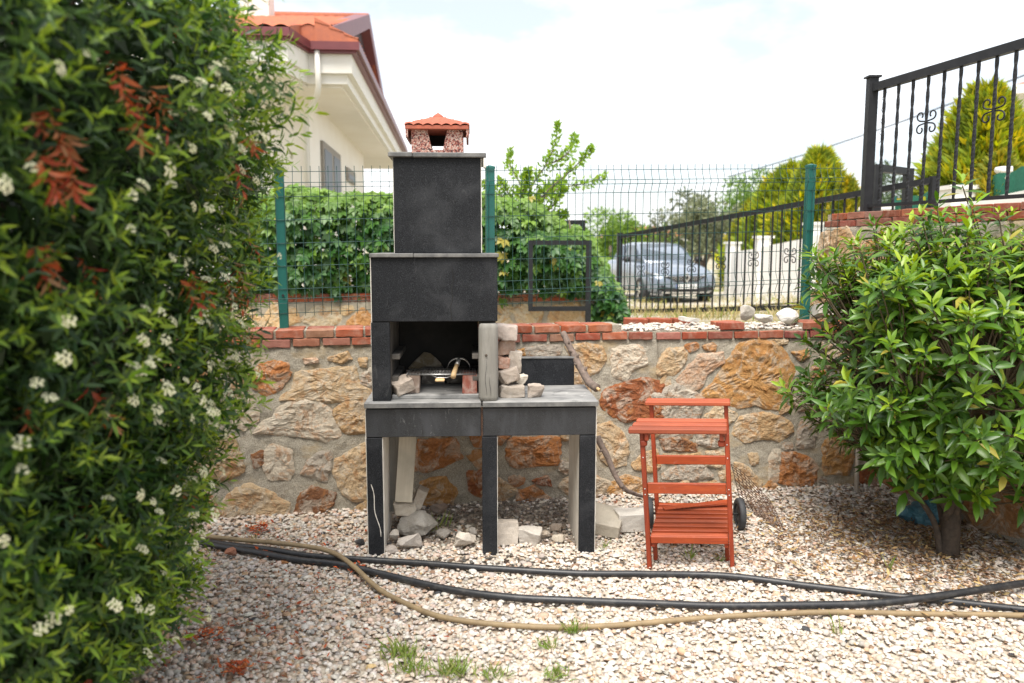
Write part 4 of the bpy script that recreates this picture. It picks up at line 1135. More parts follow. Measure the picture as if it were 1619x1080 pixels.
# the log standing at the right of the fire chamber
mb = MB(); n_ = 20; hts = [0, 0.02, 0.12, 0.25, 0.34, 0.385, 0.405, 0.41]
vs = []
for j, h in enumerate(hts):
    for i in range(n_):
        a = 2 * math.pi * i / n_; sq = 0.052 / max(abs(math.cos(a)), abs(math.sin(a))) ** 0.55
        sq *= (0.93 if j == 0 else 1.0) * (0.94 if j == 6 else 0.8 if j == 7 else 1.0)
        sq *= 1 + 0.05 * noise.noise(Vector((math.cos(a) * 2, math.sin(a) * 2, h * 3)))
        vs.append((math.cos(a) * sq, math.sin(a) * sq * 0.95, h))
fs = [(j * n_ + i, j * n_ + (i + 1) % n_, (j + 1) * n_ + (i + 1) % n_, (j + 1) * n_ + i) for j in range(len(hts) - 1) for i in range(n_)] + [tuple(range(n_ - 1, -1, -1)), tuple((len(hts) - 1) * n_ + i for i in range(n_))]
lg = thing('timber_post', 'weathered grey timber post standing on the counter beside the firebox', 'post', onb(0.648, 0.048, 0.844), yw)
mb.add(vs, fs).build('trunk', M['grey_wood'], lg, True)
mb = MB()
for x0, z0, z1 in ((-0.014, 0.03, 0.22), (0.008, 0.02, 0.13)):
    mb.tube([(x0 + 0.004 * math.sin(z * 40), -0.0545 - 0.001, z) for z in np.linspace(z0, z1, 8)], [0.0003, 0.0008, 0.0011, 0.001, 0.0011, 0.0009, 0.0006, 0.0003], 5)
mb.build('split', M['carblack'], lg)
mb = MB(); mb.tube([(-0.012, -0.053, 0.245), (-0.012, -0.058, 0.245)], [0.007, 0.004], 10); mb.build('knot', M['dark_bark'], lg, True)
# inside the fire chamber
HZ_ = 0.866
chunk('grey_brick', 'pale pinkish brick tilted at the left front of the firebox', 'brick', onb(0.186, 0.115, HZ_ + 0.05), (0.105, 0.09, 0.07), (R(12), R(-22), yw + 0.35), PB, 'block', 11)
chunk('firebox_brick', 'dusty brick under the left end of the grill rack', 'brick', onb(0.235, 0.22, HZ_ + 0.049), (0.075, 0.20, 0.098), (0, 0, yw + 0.05), (0.28, 0.21, 0.17), 'block', 12, cut=0.1)
chunk('firebox_brick', 'dark red brick under the right end of the grill rack', 'brick', onb(0.548, 0.20, HZ_ + 0.049), (0.078, 0.20, 0.098), (0, 0, yw), RB_, 'block', 13, amp=0.002, cut=0.06)
chunk('firebox_brick', 'sooty grey brick at the back of the firebox, left of centre', 'brick', onb(0.335, 0.46, HZ_ + 0.045), (0.13, 0.09, 0.09), (0, 0, yw), (0.13, 0.115, 0.10), 'block', 14, cut=0.1)
chunk('firebox_brick', 'sooty grey brick at the back of the firebox, right of centre', 'brick', onb(0.470, 0.46, HZ_ + 0.045), (0.125, 0.09, 0.09), (0, 0, yw), (0.12, 0.105, 0.09), 'block', 15, cut=0.1)
rock('ash_slab', 'rounded dull stone slab leaning at the back of the firebox', 'stone', onb(0.285, 0.52, HZ_ + 0.08), (0.25, 0.06, 0.20), (0.15, 0.12, 0.075), 16, rot=yw)
gr = thing('grill_rack', 'wire grill rack lying across bricks in the firebox', 'grill', onb(0.395, 0.20, HZ_ + 0.1015), yw)
mb = MB(); a, b = 0.185, 0.10
mb.tube([(-a, -b, 0.004), (a, -b, 0.004), (a, b, 0.004), (-a, b, 0.004), (-a, -b, 0.004)], 0.004, 6); mb.build('rim', M['steel'], gr, True)
rod = MB().tube([(0, -b, 0), (0, b, 0)], 0.0019, 5).mesh('rod', M['steel'], True)
for i in range(1, 22): link('rod', rod, gr, (-a + 2 * a * i / 22, 0, 0.006))
rod2 = MB().tube([(-a, 0, 0), (a, 0, 0)], 0.0022, 5).mesh('cross_rod', M['steel'], True)
for i in range(1, 4): link('cross_rod', rod2, gr, (0, -b + 2 * b * i / 4, 0.003))
mb = MB(); mb.tube([(-0.055, -b, 0.002), (-0.02, -b - 0.03, -0.008), (0.03, -b - 0.03, -0.008), (0.075, -b, 0.002)], 0.003, 6); mb.build('handle_wire', M['steel'], gr, True)
MB().box(-0.03, 0.02, -b - 0.078, -b - 0.027, -0.022, -0.010).build('handle_grip', M['handle_wood'], gr, bevel=0.004)
hoe = thing('hand_hoe', 'small double headed garden hoe with wooden handle on the grill', 'hand hoe', onb(0.475, 0.16, HZ_ + 0.125), yw)
mb = MB(); mb.tube([(-0.014, -0.115, -0.022), (-0.010, -0.07, -0.008), (0.004, 0.02, 0.022)], [0.0145, 0.014, 0.0115], 12); mb.build('handle', M['handle_wood'], hoe, True)
mb = MB(); mb.tube([(0.003, 0.012, 0.0205), (0.014, 0.085, 0.045)], [0.0135, 0.012], 10); mb.build('socket', M['tool_steel'], hoe, True)
for sx in (-1, 1):
    mb = MB(); vs = []
    for i in range(9):
        a = i / 8 * R(100); r_ = 0.056; c = Vector((0.013 + sx * (0.006 + r_ * math.sin(a)), 0.085, 0.048 - r_ * (1 - math.cos(a)) * 1.0))
        wd = 0.018 + 0.010 * i / 8
        vs += [(c.x, c.y - wd, c.z), (c.x, c.y + wd, c.z), (c.x, c.y + wd, c.z + 0.004), (c.x, c.y - wd, c.z + 0.004)]
    fs = [(4 * i + k, 4 * i + (k + 1) % 4, 4 * i + 4 + (k + 1) % 4, 4 * i + 4 + k) for i in range(8) for k in range(4)] + [(0, 1, 2, 3), (32, 33, 34, 35)]
    mb.add(vs, fs).build('blade', M['tool_steel'], hoe)
# branches
def branch(name, label, pts, rad, mat='bark', knots=6, seed=0):
    rnd = random.Random(seed); P = []
    pts = [Vector(p) for p in pts]
    for a, b in zip(pts, pts[1:]):
        for k in range(6): P.append(a.lerp(b, k / 6))
    P.append(pts[-1]); m = len(P)
    rs = [rad[0] + (rad[1] - rad[0]) * i / (m - 1) for i in range(m)]
    rs = [r * (1 + 0.13 * noise.noise(Vector((i * 0.7, seed, 0)))) for i, r in enumerate(rs)]
    P = [p + Vector(noise.noise_vector(p * 9 + Vector((seed, 0, 0)))) * rad[0] * 0.35 for p in P]
    o = thing(name, label, 'branch', P[-1])
    MB().tube([p - P[-1] for p in P], rs, 10).build('stem', M[mat], o, True)
    for k in range(knots):
        i = rnd.randrange(2, m - 2); d = Vector((rnd.uniform(-1, 1), rnd.uniform(-1, 0.1), rnd.uniform(-.3, 1))).normalized()
        MB().tube([P[i] - P[-1], P[i] - P[-1] + d * rs[i] * 1.9], [rs[i] * 0.55, rs[i] * 0.3], 7).build('knot', M[mat], o, True)
    return o
b_ = branch('branch', 'short thick cut branch leaning across the black backsplash', [onb(1.115, 0.62, 1.142), onb(1.15, 0.55, 1.06), onb(1.185, 0.45, 0.965), onb(1.235, 0.33, 0.882), onb(1.268, 0.27, 0.858)], (0.018, 0.025), seed=1)
MB().tube([(0, 0, 0), Vector(onb(1.268, 0.27, 0.858)) - Vector(onb(1.235, 0.33, 0.882))], [0.0255, 0.026], 10).build('cut_end', M['handle_wood'], b_, loc=(0, 0, 0)).scale = (0.35,) * 3
A = [at_y(944, 690, 4.62), at_y(957, 715, 4.58), at_y(972, 750, 4.52), at_y(982, 768, 4.48), at_y(992, 777, 4.5), at_y(1012, 783, 4.58), at_y(1032, 790, 4.68)]
branch('branch', 'long thin bent branch between the barbecue and the red trolley', A, (0.020, 0.009), seed=2, knots=4)
# rubble under the counter, left bay
def gz(x, y): return yard_z(x, y)
def og(x, y, z=0.0):
    p = onb(x, y, 0); return Vector((p.x, p.y, gz(p.x, p.y) + z))
mb = MB().box(-0.049, 0.049, -0.009, 0.009, -0.25, 0.25)
o = mb.build('plank', M['pale_wood'], None, bevel=0.002, loc=onb(0.185, 0.30, 0.46), rot=(R(-8), R(4), yw)); tag(o, 'pale wide plank leaning upright inside the left bay of the barbecue', 'plank')
o = MB().box(-0.04, 0.04, -0.008, 0.008, -0.30, 0.30).build('plank', M['grey_wood'], None, bevel=0.002, loc=onb(0.118, 0.40, 0.42), rot=(R(-5), R(1), yw)); tag(o, 'dark narrow board standing behind the pale plank in the left bay', 'plank')
LC = (0.43, 0.38, 0.31)
chunk('block', 'beige building block lying under the foot of the pale plank', 'block', og(0.165, 0.33, 0.165), (0.13, 0.10, 0.075), (0, 0, yw + 0.1), LC, 'block', 21)
chunk('block', 'slanting beige block beside the foot of the pale plank', 'block', og(0.245, 0.36, 0.195), (0.06, 0.10, 0.16), (0, R(24), yw), (0.36, 0.31, 0.25), 'block', 22)
rock('rubble_stone', 'large grey angular stone heaped in the left bay', 'stone', og(0.24, 0.29, 0.075), (0.27, 0.22, 0.20), (0.27, 0.25, 0.22), 23, rot=0.3)
rock('rubble_stone', 'pale angular stone at the front of the left bay', 'stone', og(0.21, 0.11, 0.045), (0.17, 0.14, 0.13), (0.42, 0.38, 0.34), 24, rot=0.9)
rock('rubble_stone', 'little round stone beside the left leg of the barbecue', 'stone', og(0.125, 0.17, 0.06), (0.075, 0.07, 0.07), (0.38, 0.34, 0.29), 25)
rock('rubble_stone', 'low flat stone touching the left leg of the barbecue', 'stone', og(0.12, 0.05, 0.02), (0.13, 0.09, 0.06), (0.38, 0.33, 0.29), 26)
rock('rubble_stone', 'white blocky stone before the middle leg of the barbecue', 'stone', og(0.515, 0.10, 0.045), (0.15, 0.12, 0.12), (0.58, 0.52, 0.45), 27, rot=0.4)
rock('rubble_stone', 'low grey stone in the middle of the left bay', 'stone', og(0.38, 0.27, 0.03), (0.12, 0.10, 0.08), (0.30, 0.27, 0.24), 28)
rock('rubble_stone', 'small brown stone at the back of the left bay', 'stone', og(0.36, 0.50, 0.08), (0.13, 0.09, 0.08), (0.25, 0.19, 0.15), 29)
rock('rubble_stone', 'small grey stone just behind the middle leg', 'stone', og(0.56, 0.27, 0.03), (0.07, 0.07, 0.07), (0.34, 0.31, 0.28), 30)
chunk('block', 'square pale block standing in the right bay by the middle leg', 'block', og(0.752, 0.17, 0.062), (0.125, 0.09, 0.125), (R(-6), 0, yw + 0.03), (0.55, 0.49, 0.42), 'block', 31, cut=0.08)
chunk('block', 'burnt white and black block tipped over in the right bay', 'block', og(0.875, 0.17, 0.042), (0.135, 0.09, 0.085), (R(10), R(10), yw - 0.15), (0.50, 0.46, 0.41), 'block', 32)
rock('rubble_stone', 'small tan stone in the right bay beside the burnt block', 'stone', og(0.965, 0.22, 0.025), (0.09, 0.08, 0.07), (0.40, 0.33, 0.26), 33)
rock('rubble_stone', 'flat beige stone at the right end of the right bay', 'stone', og(1.045, 0.17, 0.02), (0.10, 0.08, 0.06), (0.46, 0.40, 0.32), 34)
rock('rubble_stone', 'brown stone at the back of the right bay', 'stone', og(1.05, 0.32, 0.025), (0.10, 0.08, 0.07), (0.24, 0.19, 0.15), 35)
rock('charcoal_lump', 'black charcoal lump left of the barbecue on the gravel', 'charcoal', on_z(569, 857, 0.025), (0.07, 0.06, 0.055), (0.03, 0.03, 0.032), 36)
# beside the barbecue
chunk('paving_slab', 'concrete slab leaning against the right leg of the barbecue', 'slab', on_z(958, 822, 0.06), (0.19, 0.26, 0.075), (R(8), R(7), R(-14)), (0.42, 0.38, 0.31), 'concrete', 41, amp=0.004, cut=0.1)
chunk('paving_slab', 'lower block under the leaning concrete slab', 'slab', on_z(956, 836, 0.012), (0.17, 0.18, 0.055), (0, 0, R(-10)), (0.34, 0.29, 0.22), 'concrete', 42, amp=0.005, cut=0.2)
chunk('paving_slab', 'white concrete block beside the front leg of the red trolley', 'slab', on_z(1000, 822, 0.055), (0.20, 0.13, 0.11), (0, 0, R(6)), (0.55, 0.52, 0.47), 'concrete', 43, amp=0.005, cut=0.15)
rock('brick_chip', 'small red brick chip behind the white concrete block', 'stone', on_z(972, 795, 0.03), (0.07, 0.06, 0.05), (0.42, 0.17, 0.10), 44)
rock('brick_chip', 'flat orange brick chip on the gravel beside the pipes at left', 'stone', on_z(453, 888, 0.012), (0.105, 0.06, 0.035), (0.52, 0.25, 0.11), 45, rot=0.2)
rock('brick_chip', 'dull red brick lump partly under the black pipes at far left', 'stone', on_z(366, 872, 0.02), (0.085, 0.07, 0.055), (0.36, 0.16, 0.10), 46)
rock('flat_stone', 'flat pinkish stone in the gravel at the lower right', 'stone', on_z(1508, 1034, 0.008), (0.15, 0.08, 0.035), (0.52, 0.40, 0.33), 47, rot=-0.5)
rock('flat_stone', 'flat tan stone in the gravel beside the hedge', 'stone', on_z(372, 937, 0.008), (0.085, 0.05, 0.03), (0.40, 0.30, 0.20), 48)
rock('flat_stone', 'yellow pebble larger than the rest in the foreground', 'stone', on_z(586, 1055, 0.012), (0.052, 0.042, 0.028), (0.58, 0.42, 0.21), 49)
rock('flat_stone', 'tan flat stone at the lower left near the hedge foot', 'stone', on_z(397, 1012, 0.008), (0.085, 0.05, 0.03), (0.46, 0.33, 0.21), 50)
# on the wall top
def wt(px, py, d, z=1.108):
    p = on_z(px, py, z); return p
rock('wall_rock', 'rough grey rock on the wall top, leftmost of three', 'rock', at_y(1180, 494, 5.42), (0.145, 0.11, 0.135), (0.40, 0.37, 0.32), 51, rot=0.5)
rock('wall_rock', 'white rock in the middle of the three on the wall top', 'rock', at_y(1206, 502, 5.38), (0.165, 0.12, 0.095), (0.60, 0.58, 0.53), 52, rot=0.2)
rock('wall_rock', 'larger white rock beside the right fence post on the wall', 'rock', at_y(1244, 500, 5.42), (0.20, 0.14, 0.135), (0.66, 0.64, 0.60), 53, rot=0.1)
chunk('wall_slab', 'grey concrete slab tilted on the wall right of the fence post', 'slab', at_y(1318, 492, 5.62), (0.28, 0.13, 0.075), (R(-14), R(3), R(4)), (0.46, 0.44, 0.40), 'concrete', 54, amp=0.004, cut=0.2)
rock('wall_rock', 'dark brown stone wedged behind the right fence post', 'rock', at_y(1292, 492, 5.72), (0.12, 0.11, 0.12), (0.22, 0.16, 0.13), 55)
chunk('stone_flake', 'flat white stone flake lying in the wall top gravel', 'stone', at_y(1090, 505, 5.42), (0.13, 0.08, 0.025), (0, R(8), 0.2), (0.60, 0.58, 0.54), 'concrete', 56, amp=0.004)
for k, (px, nm) in enumerate(((1005, 'left'), (1042, 'middle'), (1080, 'right'))):
    p = at_y(px, 497, 5.75); o = link('loose_brick', random.choice(BM), None, (p.x, p.y, 1.12), (0.0, 0.03, 0.15 * k), random.choice(BRICKCOL))
    tag(o, 'loose red brick behind the wall top gravel, the %s one of three' % nm, 'brick', 'loose bricks behind the wall gravel')

# ------------------------------------------------------------------ red trolley
TO = on_z(1023, 897, 0.0); tr = thing('serving_trolley', 'orange-red slatted wooden serving trolley with two wheels on the gravel', 'trolley', TO)
TX = Vector((math.cos(R(-2.0)), math.sin(R(-2.0)), 0)); TY = Vector((0.255, 0.965, 0)); TW, TD = 0.452, 0.60
def TP(u, v, w_): return TX * (u * TW) + TY * (v * TD) + Vector((-0.075 * w_, 0, w_))
def tbox(name, u0, u1, v0, v1, w0, w1, mat='red_wood_x', parent=tr, bevel=0.003, dw=0.0):
    mb = MB().hexa([TP(u0, v0, w0), TP(u1, v0, w0), TP(u1, v1, w0 + dw), TP(u0, v1, w0 + dw), TP(u0, v0, w1), TP(u1, v0, w1), TP(u1, v1, w1 + dw), TP(u0, v1, w1 + dw)])
    return mb.build(name, M[mat], parent, bevel=bevel)
for u0, u1 in ((0.0, 0.052), (0.948, 1.0)):
    lg_ = tbox('front_leg', u0, u1, 0.0, 0.062, -0.01, 0.712, 'red_wood_z')
    tbox('rear_leg', u0, u1, 0.955, 1.017, 0.07, 0.749, 'red_wood_z')
    tbox('side_rail', u0 + 0.056 if u0 < .5 else u0 - 0.054, u1 + 0.052 if u0 < .5 else u1 - 0.056, 0.02, 1.0, 0.105, 0.145, 'red_wood_z')
    tbox('stub_leg', u0 + 0.056 if u0 < .5 else u0 - 0.054, u1 + 0.052 if u0 < .5 else u1 - 0.056, 0.16, 0.22, 0.0, 0.104, 'red_wood_z')
    tbox('shelf_rail', u0 + (0.056 if u0 < .5 else -0.054), u1 + (0.052 if u0 < .5 else -0.056), -0.03, 0.44, 0.676, 0.714, 'red_wood_z')
    for z in (0.39, 0.42, 0.585, 0.655):
        mb = MB(); p = TP((u0 + u1) / 2, 0.0, z); mb.tube([p + Vector((0, 0.001, 0)), p - Vector((0, 0.003, 0))], [0.0045, 0.003], 8); o = mb.build('screw', M['screw'], lg_, True)
tbox('front_rail', 0.054, 0.946, 0.012, 0.045, 0.392, 0.448); tbox('rear_rail', 0.054, 0.946, 0.965, 0.998, 0.395, 0.447)
for k in range(8):
    v = 0.03 + k * 0.122; tbox('shelf_slat', 0.058, 0.942, v, v + 0.064, 0.138, 0.168, 'red_wood_x' if k % 3 else 'red_wood_top', dw=0.0)
tbox('shelf_lip', 0.058, 0.942, 0.004, 0.026, 0.128, 0.166)
for k in range(3):
    v = -0.055 + k * 0.168; tbox('top_slat', -0.115 + 0.02 * k, 0.985, v, v + 0.112, 0.715, 0.742, 'red_wood_top', bevel=0.005)
for k in range(2):
    v = 0.90 + k * 0.125; tbox('rear_slat', -0.045, 1.03, v, v + 0.088, 0.750, 0.772, 'red_wood_top', bevel=0.004)
for u in (0.005, 0.875): tbox('bracket', u, u + 0.075, -0.02, 0.05, 0.645, 0.675, 'red_wood_z', bevel=0.006)
for u, s in ((-0.09, -1), (1.09, 1)):
    c = TP(u, 1.0, 0.093); wh = link('wheel', None, tr); wh.location = c
    def ringm(r0, r1, hw, seg=36):
        mb = MB(); vs = []
        for i in range(seg):
            a = 2 * math.pi * i / seg; ca, sa = math.cos(a), math.sin(a)
            for r_, x in ((r0, -hw), (r1 - 0.006, -hw), (r1, -hw + 0.007), (r1, hw - 0.007), (r1 - 0.006, hw), (r0, hw)): vs.append((x, ca * r_, sa * r_))
        fs = [(i * 6 + k, i * 6 + (k + 1) % 6, ((i + 1) % seg) * 6 + (k + 1) % 6, ((i + 1) % seg) * 6 + k) for i in range(seg) for k in range(6)]
        return mb.add(vs, fs)
    ringm(0.060, 0.095, 0.018).build('tyre', M['rubber'], wh, True); ringm(0.012, 0.0595, 0.012).build('rim', M['rubber'], wh, True)
    wh.rotation_euler = (0, 0, math.atan2(TX.y, TX.x))
MB().tube([TP(-0.1, 1.0, 0.093), TP(1.1, 1.0, 0.093)], 0.007, 8).build('axle', M['steel'], tr, True)
o = MB().box(-0.20, 0.20, -0.022, 0.022, -0.003, 0.003).build('wooden_strip', M['red_wood_x'], None, bevel=0.001, loc=TO + TP(0.56, 0.80, 0.186), rot=(R(4), R(-4), R(7))); tag(o, 'thin loose red wooden strip lying skewed on the trolley shelf', 'wood strip')
# rusty mesh leaning behind the trolley
q = [at_y(1156, 734, 4.78), at_y(1217, 787, 4.86), on_z(1243, 838, 0.02), on_z(1176, 803, 0.03)]
wm = thing('wire_mesh', 'rusty wire mesh panel slumped beside the trolley wheel', 'wire mesh', q[3])
def mq(u, v):
    a = q[0].lerp(q[1], u); b = q[3].lerp(q[2], u); p = a.lerp(b, v); p.z += 0.05 * math.sin(v * math.pi) * (-0.4) + 0.012 * math.sin(u * 5 + v * 7); return p - q[3]
for i in range(10): MB().tube([mq(i / 9, v) for v in np.linspace(0, 1, 9)], 0.0022, 4).build('wire', M['rust'], wm)
for j in range(17): MB().tube([mq(u, j / 16) for u in np.linspace(0, 1, 7)], 0.0019, 4).build('cross_wire', M['rust'], wm)

# ------------------------------------------------------------------ pipes and hose on the gravel
def spline(P, n=8):
    out = []
    for i in range(len(P) - 1):
        p0, p1, p2, p3 = P[max(i - 1, 0)], P[i], P[i + 1], P[min(i + 2, len(P) - 1)]
        for k in range(n):
            t = k / n
            out.append(0.5 * ((2 * p1) + (p2 - p0) * t + (2 * p0 - 5 * p1 + 4 * p2 - p3) * t * t + (3 * p1 - p0 - 3 * p2 + p3) * t ** 3))
    return out + [P[-1]]
def ground_line(name, label, cat, px, r, mat, lift=None):
    P = []
    for i, (x, y) in enumerate(px):
        p = on_z(x, y, r + 0.012); p.z = gz(p.x, p.y) + r + 0.008 + (lift[i] if lift else 0); P.append(p)
    d0 = (P[0] - P[1]).normalized(); d1 = (P[-1] - P[-2]).normalized()
    P = [P[0] + d0 * 0.6] + P + [P[-1] + d1 * 0.8]
    S = spline(P, 8); S = [s + Vector((0, 0, 0.003 * noise.noise(s * 3))) for s in S]
    mb = MB().tube(S, r, 12)
    return tag(mb.build(name, M[mat], None, True), label, cat)
ground_line('water_pipe', 'upper black plastic pipe passing just in front of the barbecue legs', 'pipe',
    [(352,858),(420,869),(490,880),(560,885),(640,888),(760,897),(900,905),(1000,906),(1100,906),(1170,912),(1280,925),(1400,939),(1500,950),(1612,962)], 0.0165, 'pipe_black')
ground_line('water_pipe', 'lower black plastic pipe curving across the gravel towards the right', 'pipe',
    [(346,861),(400,873),(470,886),(530,893),(590,904),(700,929),(800,943),(900,949),(1000,951),(1150,955),(1350,957),(1450,953),(1540,943),(1612,930)], 0.0175, 'pipe_black',
    [0, 0, 0, 0, 0, 0, 0, 0, 0, 0, 0.004, 0.03, 0.034, 0.03])
ground_line('garden_hose', 'thin beige garden hose snaking across the gravel foreground', 'hose',
    [(372,856),(430,865),(490,874),(528,884),(560,903),(600,931),(650,957),(700,974),(780,985),(880,990),(960,988),(1040,980),(1150,972),(1300,968),(1450,968),(1612,972)], 0.0125, 'hose_beige',
    [0.02, 0.024, 0.03, 0.03, 0.02, 0, 0, 0, 0, 0, 0, 0, 0, 0, 0, 0])
# stake and sack
p = on_z(1353, 784, 0.02); o = thing('plastic_stake', 'upright white plastic pipe against the wall left of the shrub', 'pipe', p)
mb = MB(); mb.tube([(0, 0, -0.02), (0.004, 0.01, 0.42)], 0.0135, 12); mb.build('tube', M['pvc'], o, True)
mb = MB(); vs = []
bp = on_z(1500, 852, 0.0) + Vector((0.0, 0.25, 0))
for j in range(25):
    for i in range(44):
        th, ph = math.pi * j / 24, 2 * math.pi * i / 44
        v = Vector((math.sin(th) * math.cos(ph) * 0.15, math.sin(th) * math.sin(ph) * 0.10, math.cos(th) * 0.075 + 0.055))
        v += Vector(noise.noise_vector(v * 14)) * 0.04 + Vector(noise.noise_vector(v * 38)) * 0.022; v.z = max(v.z, 0.0); vs.append(v)
mb.add(vs, [(j * 44 + i, j * 44 + (i + 1) % 44, (j + 1) * 44 + (i + 1) % 44, (j + 1) * 44 + i) for j in range(24) for i in range(44)])
o = mb.build('sack', M['blue_bag'], None, False, loc=bp); tag(o, 'crumpled blue plastic sack behind the trunk of the glossy shrub', 'sack')
# ------------------------------------------------------------------ the white house on the left
HY = R(4.3); HO = at_y(568, 66, 12.0); HZ0 = HO.z            # right front corner of the eave, top of the gutter
house = thing('house', 'white house with maroon gutters and orange tiled roof behind the hedge', 'house', (HO.x, HO.y, 0), HY)
HM = Matrix.Translation((HO.x, HO.y, 0)) @ Matrix.Rotation(HY, 4, 'Z'); HI = HM.inverted()
def hpl(px, py, a):                                          # where a sight line meets the plane a = const of the house
    p = on_plane(px, py, HM @ Vector((a, 0, 0)), (HM.to_3x3() @ Vector((1, 0, 0)))); return HI @ p
def hb(name, a0, a1, b0, b1, z0, z1, mat, parent=house, bevel=0.0): return MB().box(a0, a1, b0, b1, z0, z1).build(name, M[mat], parent, bevel=bevel)
G = HZ0
def ring_prism(name, off, z0, z1, mat, parent=house):
    """a moulding that runs round the jogged eave line, set back by off"""
    o = off
    P = [(-9, -0.72 + o), (-0.86 - o * 0.4, -0.72 + o), (-0.70 - o * 0.4, o), (-o, o), (-o, 13.0 - o), (-9, 13.0 - o)]
    n_ = len(P)
    return MB().add([(x, y, z0) for x, y in P] + [(x, y, z1) for x, y in P], [tuple(range(n_ - 1, -1, -1)), tuple(range(n_, 2 * n_))] + [(i, (i + 1) % n_, n_ + (i + 1) % n_, n_ + i) for i in range(n_)]).build(name, M[mat], parent)
ring_prism('gutter', 0.0, G - 0.115, G, 'maroon'); ring_prism('gutter_foot', 0.05, G - 0.15, G - 0.116, 'maroon')
ring_prism('cornice', 0.13, G - 0.42, G - 0.151, 'white_trim'); ring_prism('cornice_step', 0.21, G - 0.56, G - 0.421, 'white_trim')
ring_prism('soffit', 0.30, G - 0.60, G - 0.561, 'cream_wall')
WAo = -0.93
wl = hb('wall', -9, WAo, 1.05, 9.0, 0.2, G - 0.601, 'cream_wall')
hb('chimney_stub', -3.2, -2.6, 6.2, 6.8, G + 1.2, G + 2.6, 'white_trim')
# windows in the right-hand wall
def win(name, px0, px1, py0, py1, panes, surround=0.10):
    q0, q1 = hpl(px0, py0, WAo), hpl(px1, py1, WAo)
    w_ = link(name, MB().box(WAo, WAo + 0.05, q0.y, q1.y, q1.z, q0.z).mesh(name, M['taupe']), house)
    for k in range(panes):
        a = q0.y + (q1.y - q0.y) * (k + 0.12) / panes; b = q0.y + (q1.y - q0.y) * (k + 0.88) / panes
        MB().box(WAo + 0.051, WAo + 0.056, a, b, q1.z + 0.06, q0.z - 0.12).build('pane', M['glass'], w_)
    return w_
win('window', 506, 537, 222, 330, 2); win('window', 546, 559, 264, 293, 1)
# a front window half hidden by the hedge
w_ = link('window', MB().box(-2.35, -1.75, 1.0, 1.05, 1.3, 2.85).mesh('window', M['taupe']), house); MB().box(-2.29, -1.81, 0.992, 0.999, 1.36, 2.79).build('pane', M['glass'], w_)
# downpipe
def hp2(px, py, y): return HI @ at_y(px, py, y)
d0, d1, d2 = Vector((-0.62, -0.035 + 0.1, G - 0.12)), Vector((-0.62, 0.10, G - 0.62)), Vector((-0.98, 0.99, G - 0.95))
MB().tube([d0, d1, d1 + Vector((-0.03, 0.08, -0.1)), d2, d2 + Vector((0, 0, -3.0))], 0.042, 10).build('downpipe', M['white_trim'], house, True)
# roof: front slope from the eave to the ridge, gable with maroon rake on the right
RBZ, RZ = 7.0, None
pk = hpl(583, 31, -0.6); RB0, RZ = pk.y, pk.z
slope = (RZ - (G + 0.03)) / (RB0 + 0.55)
def roof_sheet(name, a0, a1, b0, z0, b1, z1, pitch, mat, rows=14):
    """pantile field: rounded tiles in columns along a, stepped in rows along b"""
    na = int((a1 - a0) / (pitch / 6)); vs = []
    L_ = []
    for r_ in range(rows):
        L_ += [(r_ / rows, 0.035), ((r_ + 0.98) / rows, 0.0)]
    for t, lift in L_:
        for i in range(na + 1):
            a = a0 + (a1 - a0) * i / na
            vs.append((a, b0 + (b1 - b0) * t, z0 + (z1 - z0) * t + lift + 0.04 * abs(math.sin(math.pi * (a - a0) / pitch))))
    w_ = na + 1
    fs = [(j * w_ + i, j * w_ + i + 1, (j + 1) * w_ + i + 1, (j + 1) * w_ + i) for j in range(len(L_) - 1) for i in range(na)]
    return MB().add(vs, fs).build(name, M[mat], house, True)
roof_sheet('roof', -9, -0.85, -0.71, G - 0.035, RB0, RZ, 0.22, 'roof_tile_house', 22)
roof_sheet('roof_verge', -0.845, -0.62, 0.03, G - 0.035 + (RZ - G) * 0.73 / (RB0 + 0.70), RB0, RZ, 0.225, 'roof_tile_house', 20)
roof_sheet('roof_back', -9, -0.62, 13.0, G + 0.02, RB0, RZ, 0.22, 'roof_tile_house', 10)
MB().tube([(-9, RB0, RZ + 0.03), (-0.6, RB0, RZ + 0.03)], 0.11, 10).build('ridge', M['roof_tile_house'], house, True)
# pent strip of tiles along the right eave, below the gable
def pent():
    vs = []; nb = 300; rows = 3
    L_ = []
    for r_ in range(rows): L_ += [(r_ / rows, 0.03), ((r_ + 0.98) / rows, 0.0)]
    for t, lift in L_:
        for i in range(nb + 1):
            b = 0.02 + 12.9 * i / nb
            vs.append((-0.02 - 0.62 * t, b, G + 0.01 + 0.26 * t + lift + 0.035 * abs(math.sin(math.pi * b / 0.22))))
    w_ = nb + 1
    return MB().add(vs, [(j * w_ + i, j * w_ + i + 1, (j + 1) * w_ + i + 1, (j + 1) * w_ + i) for j in range(len(L_) - 1) for i in range(nb)]).build('pent_roof', M['roof_tile_house'], house, True)
pent()
MB().add([(-0.02, 0.03, G - 0.01), (-0.64, 0.03, G - 0.01), (-0.64, 0.03, G + 0.34), (-0.02, 0.05, G - 0.01), (-0.64, 0.05, G - 0.01), (-0.64, 0.05, G + 0.34), (-0.02, 0.03, G + 0.045), (-0.02, 0.05, G + 0.045)], [(0, 6, 2, 1), (3, 4, 5, 7), (6, 7, 5, 2)]).build('pent_end', M['roof_tile_house'], house)
sl_ = (RZ - G + 0.035) / (RB0 + 0.71); za_, zb_ = G - 0.035, G - 0.035 + sl_ * 0.76
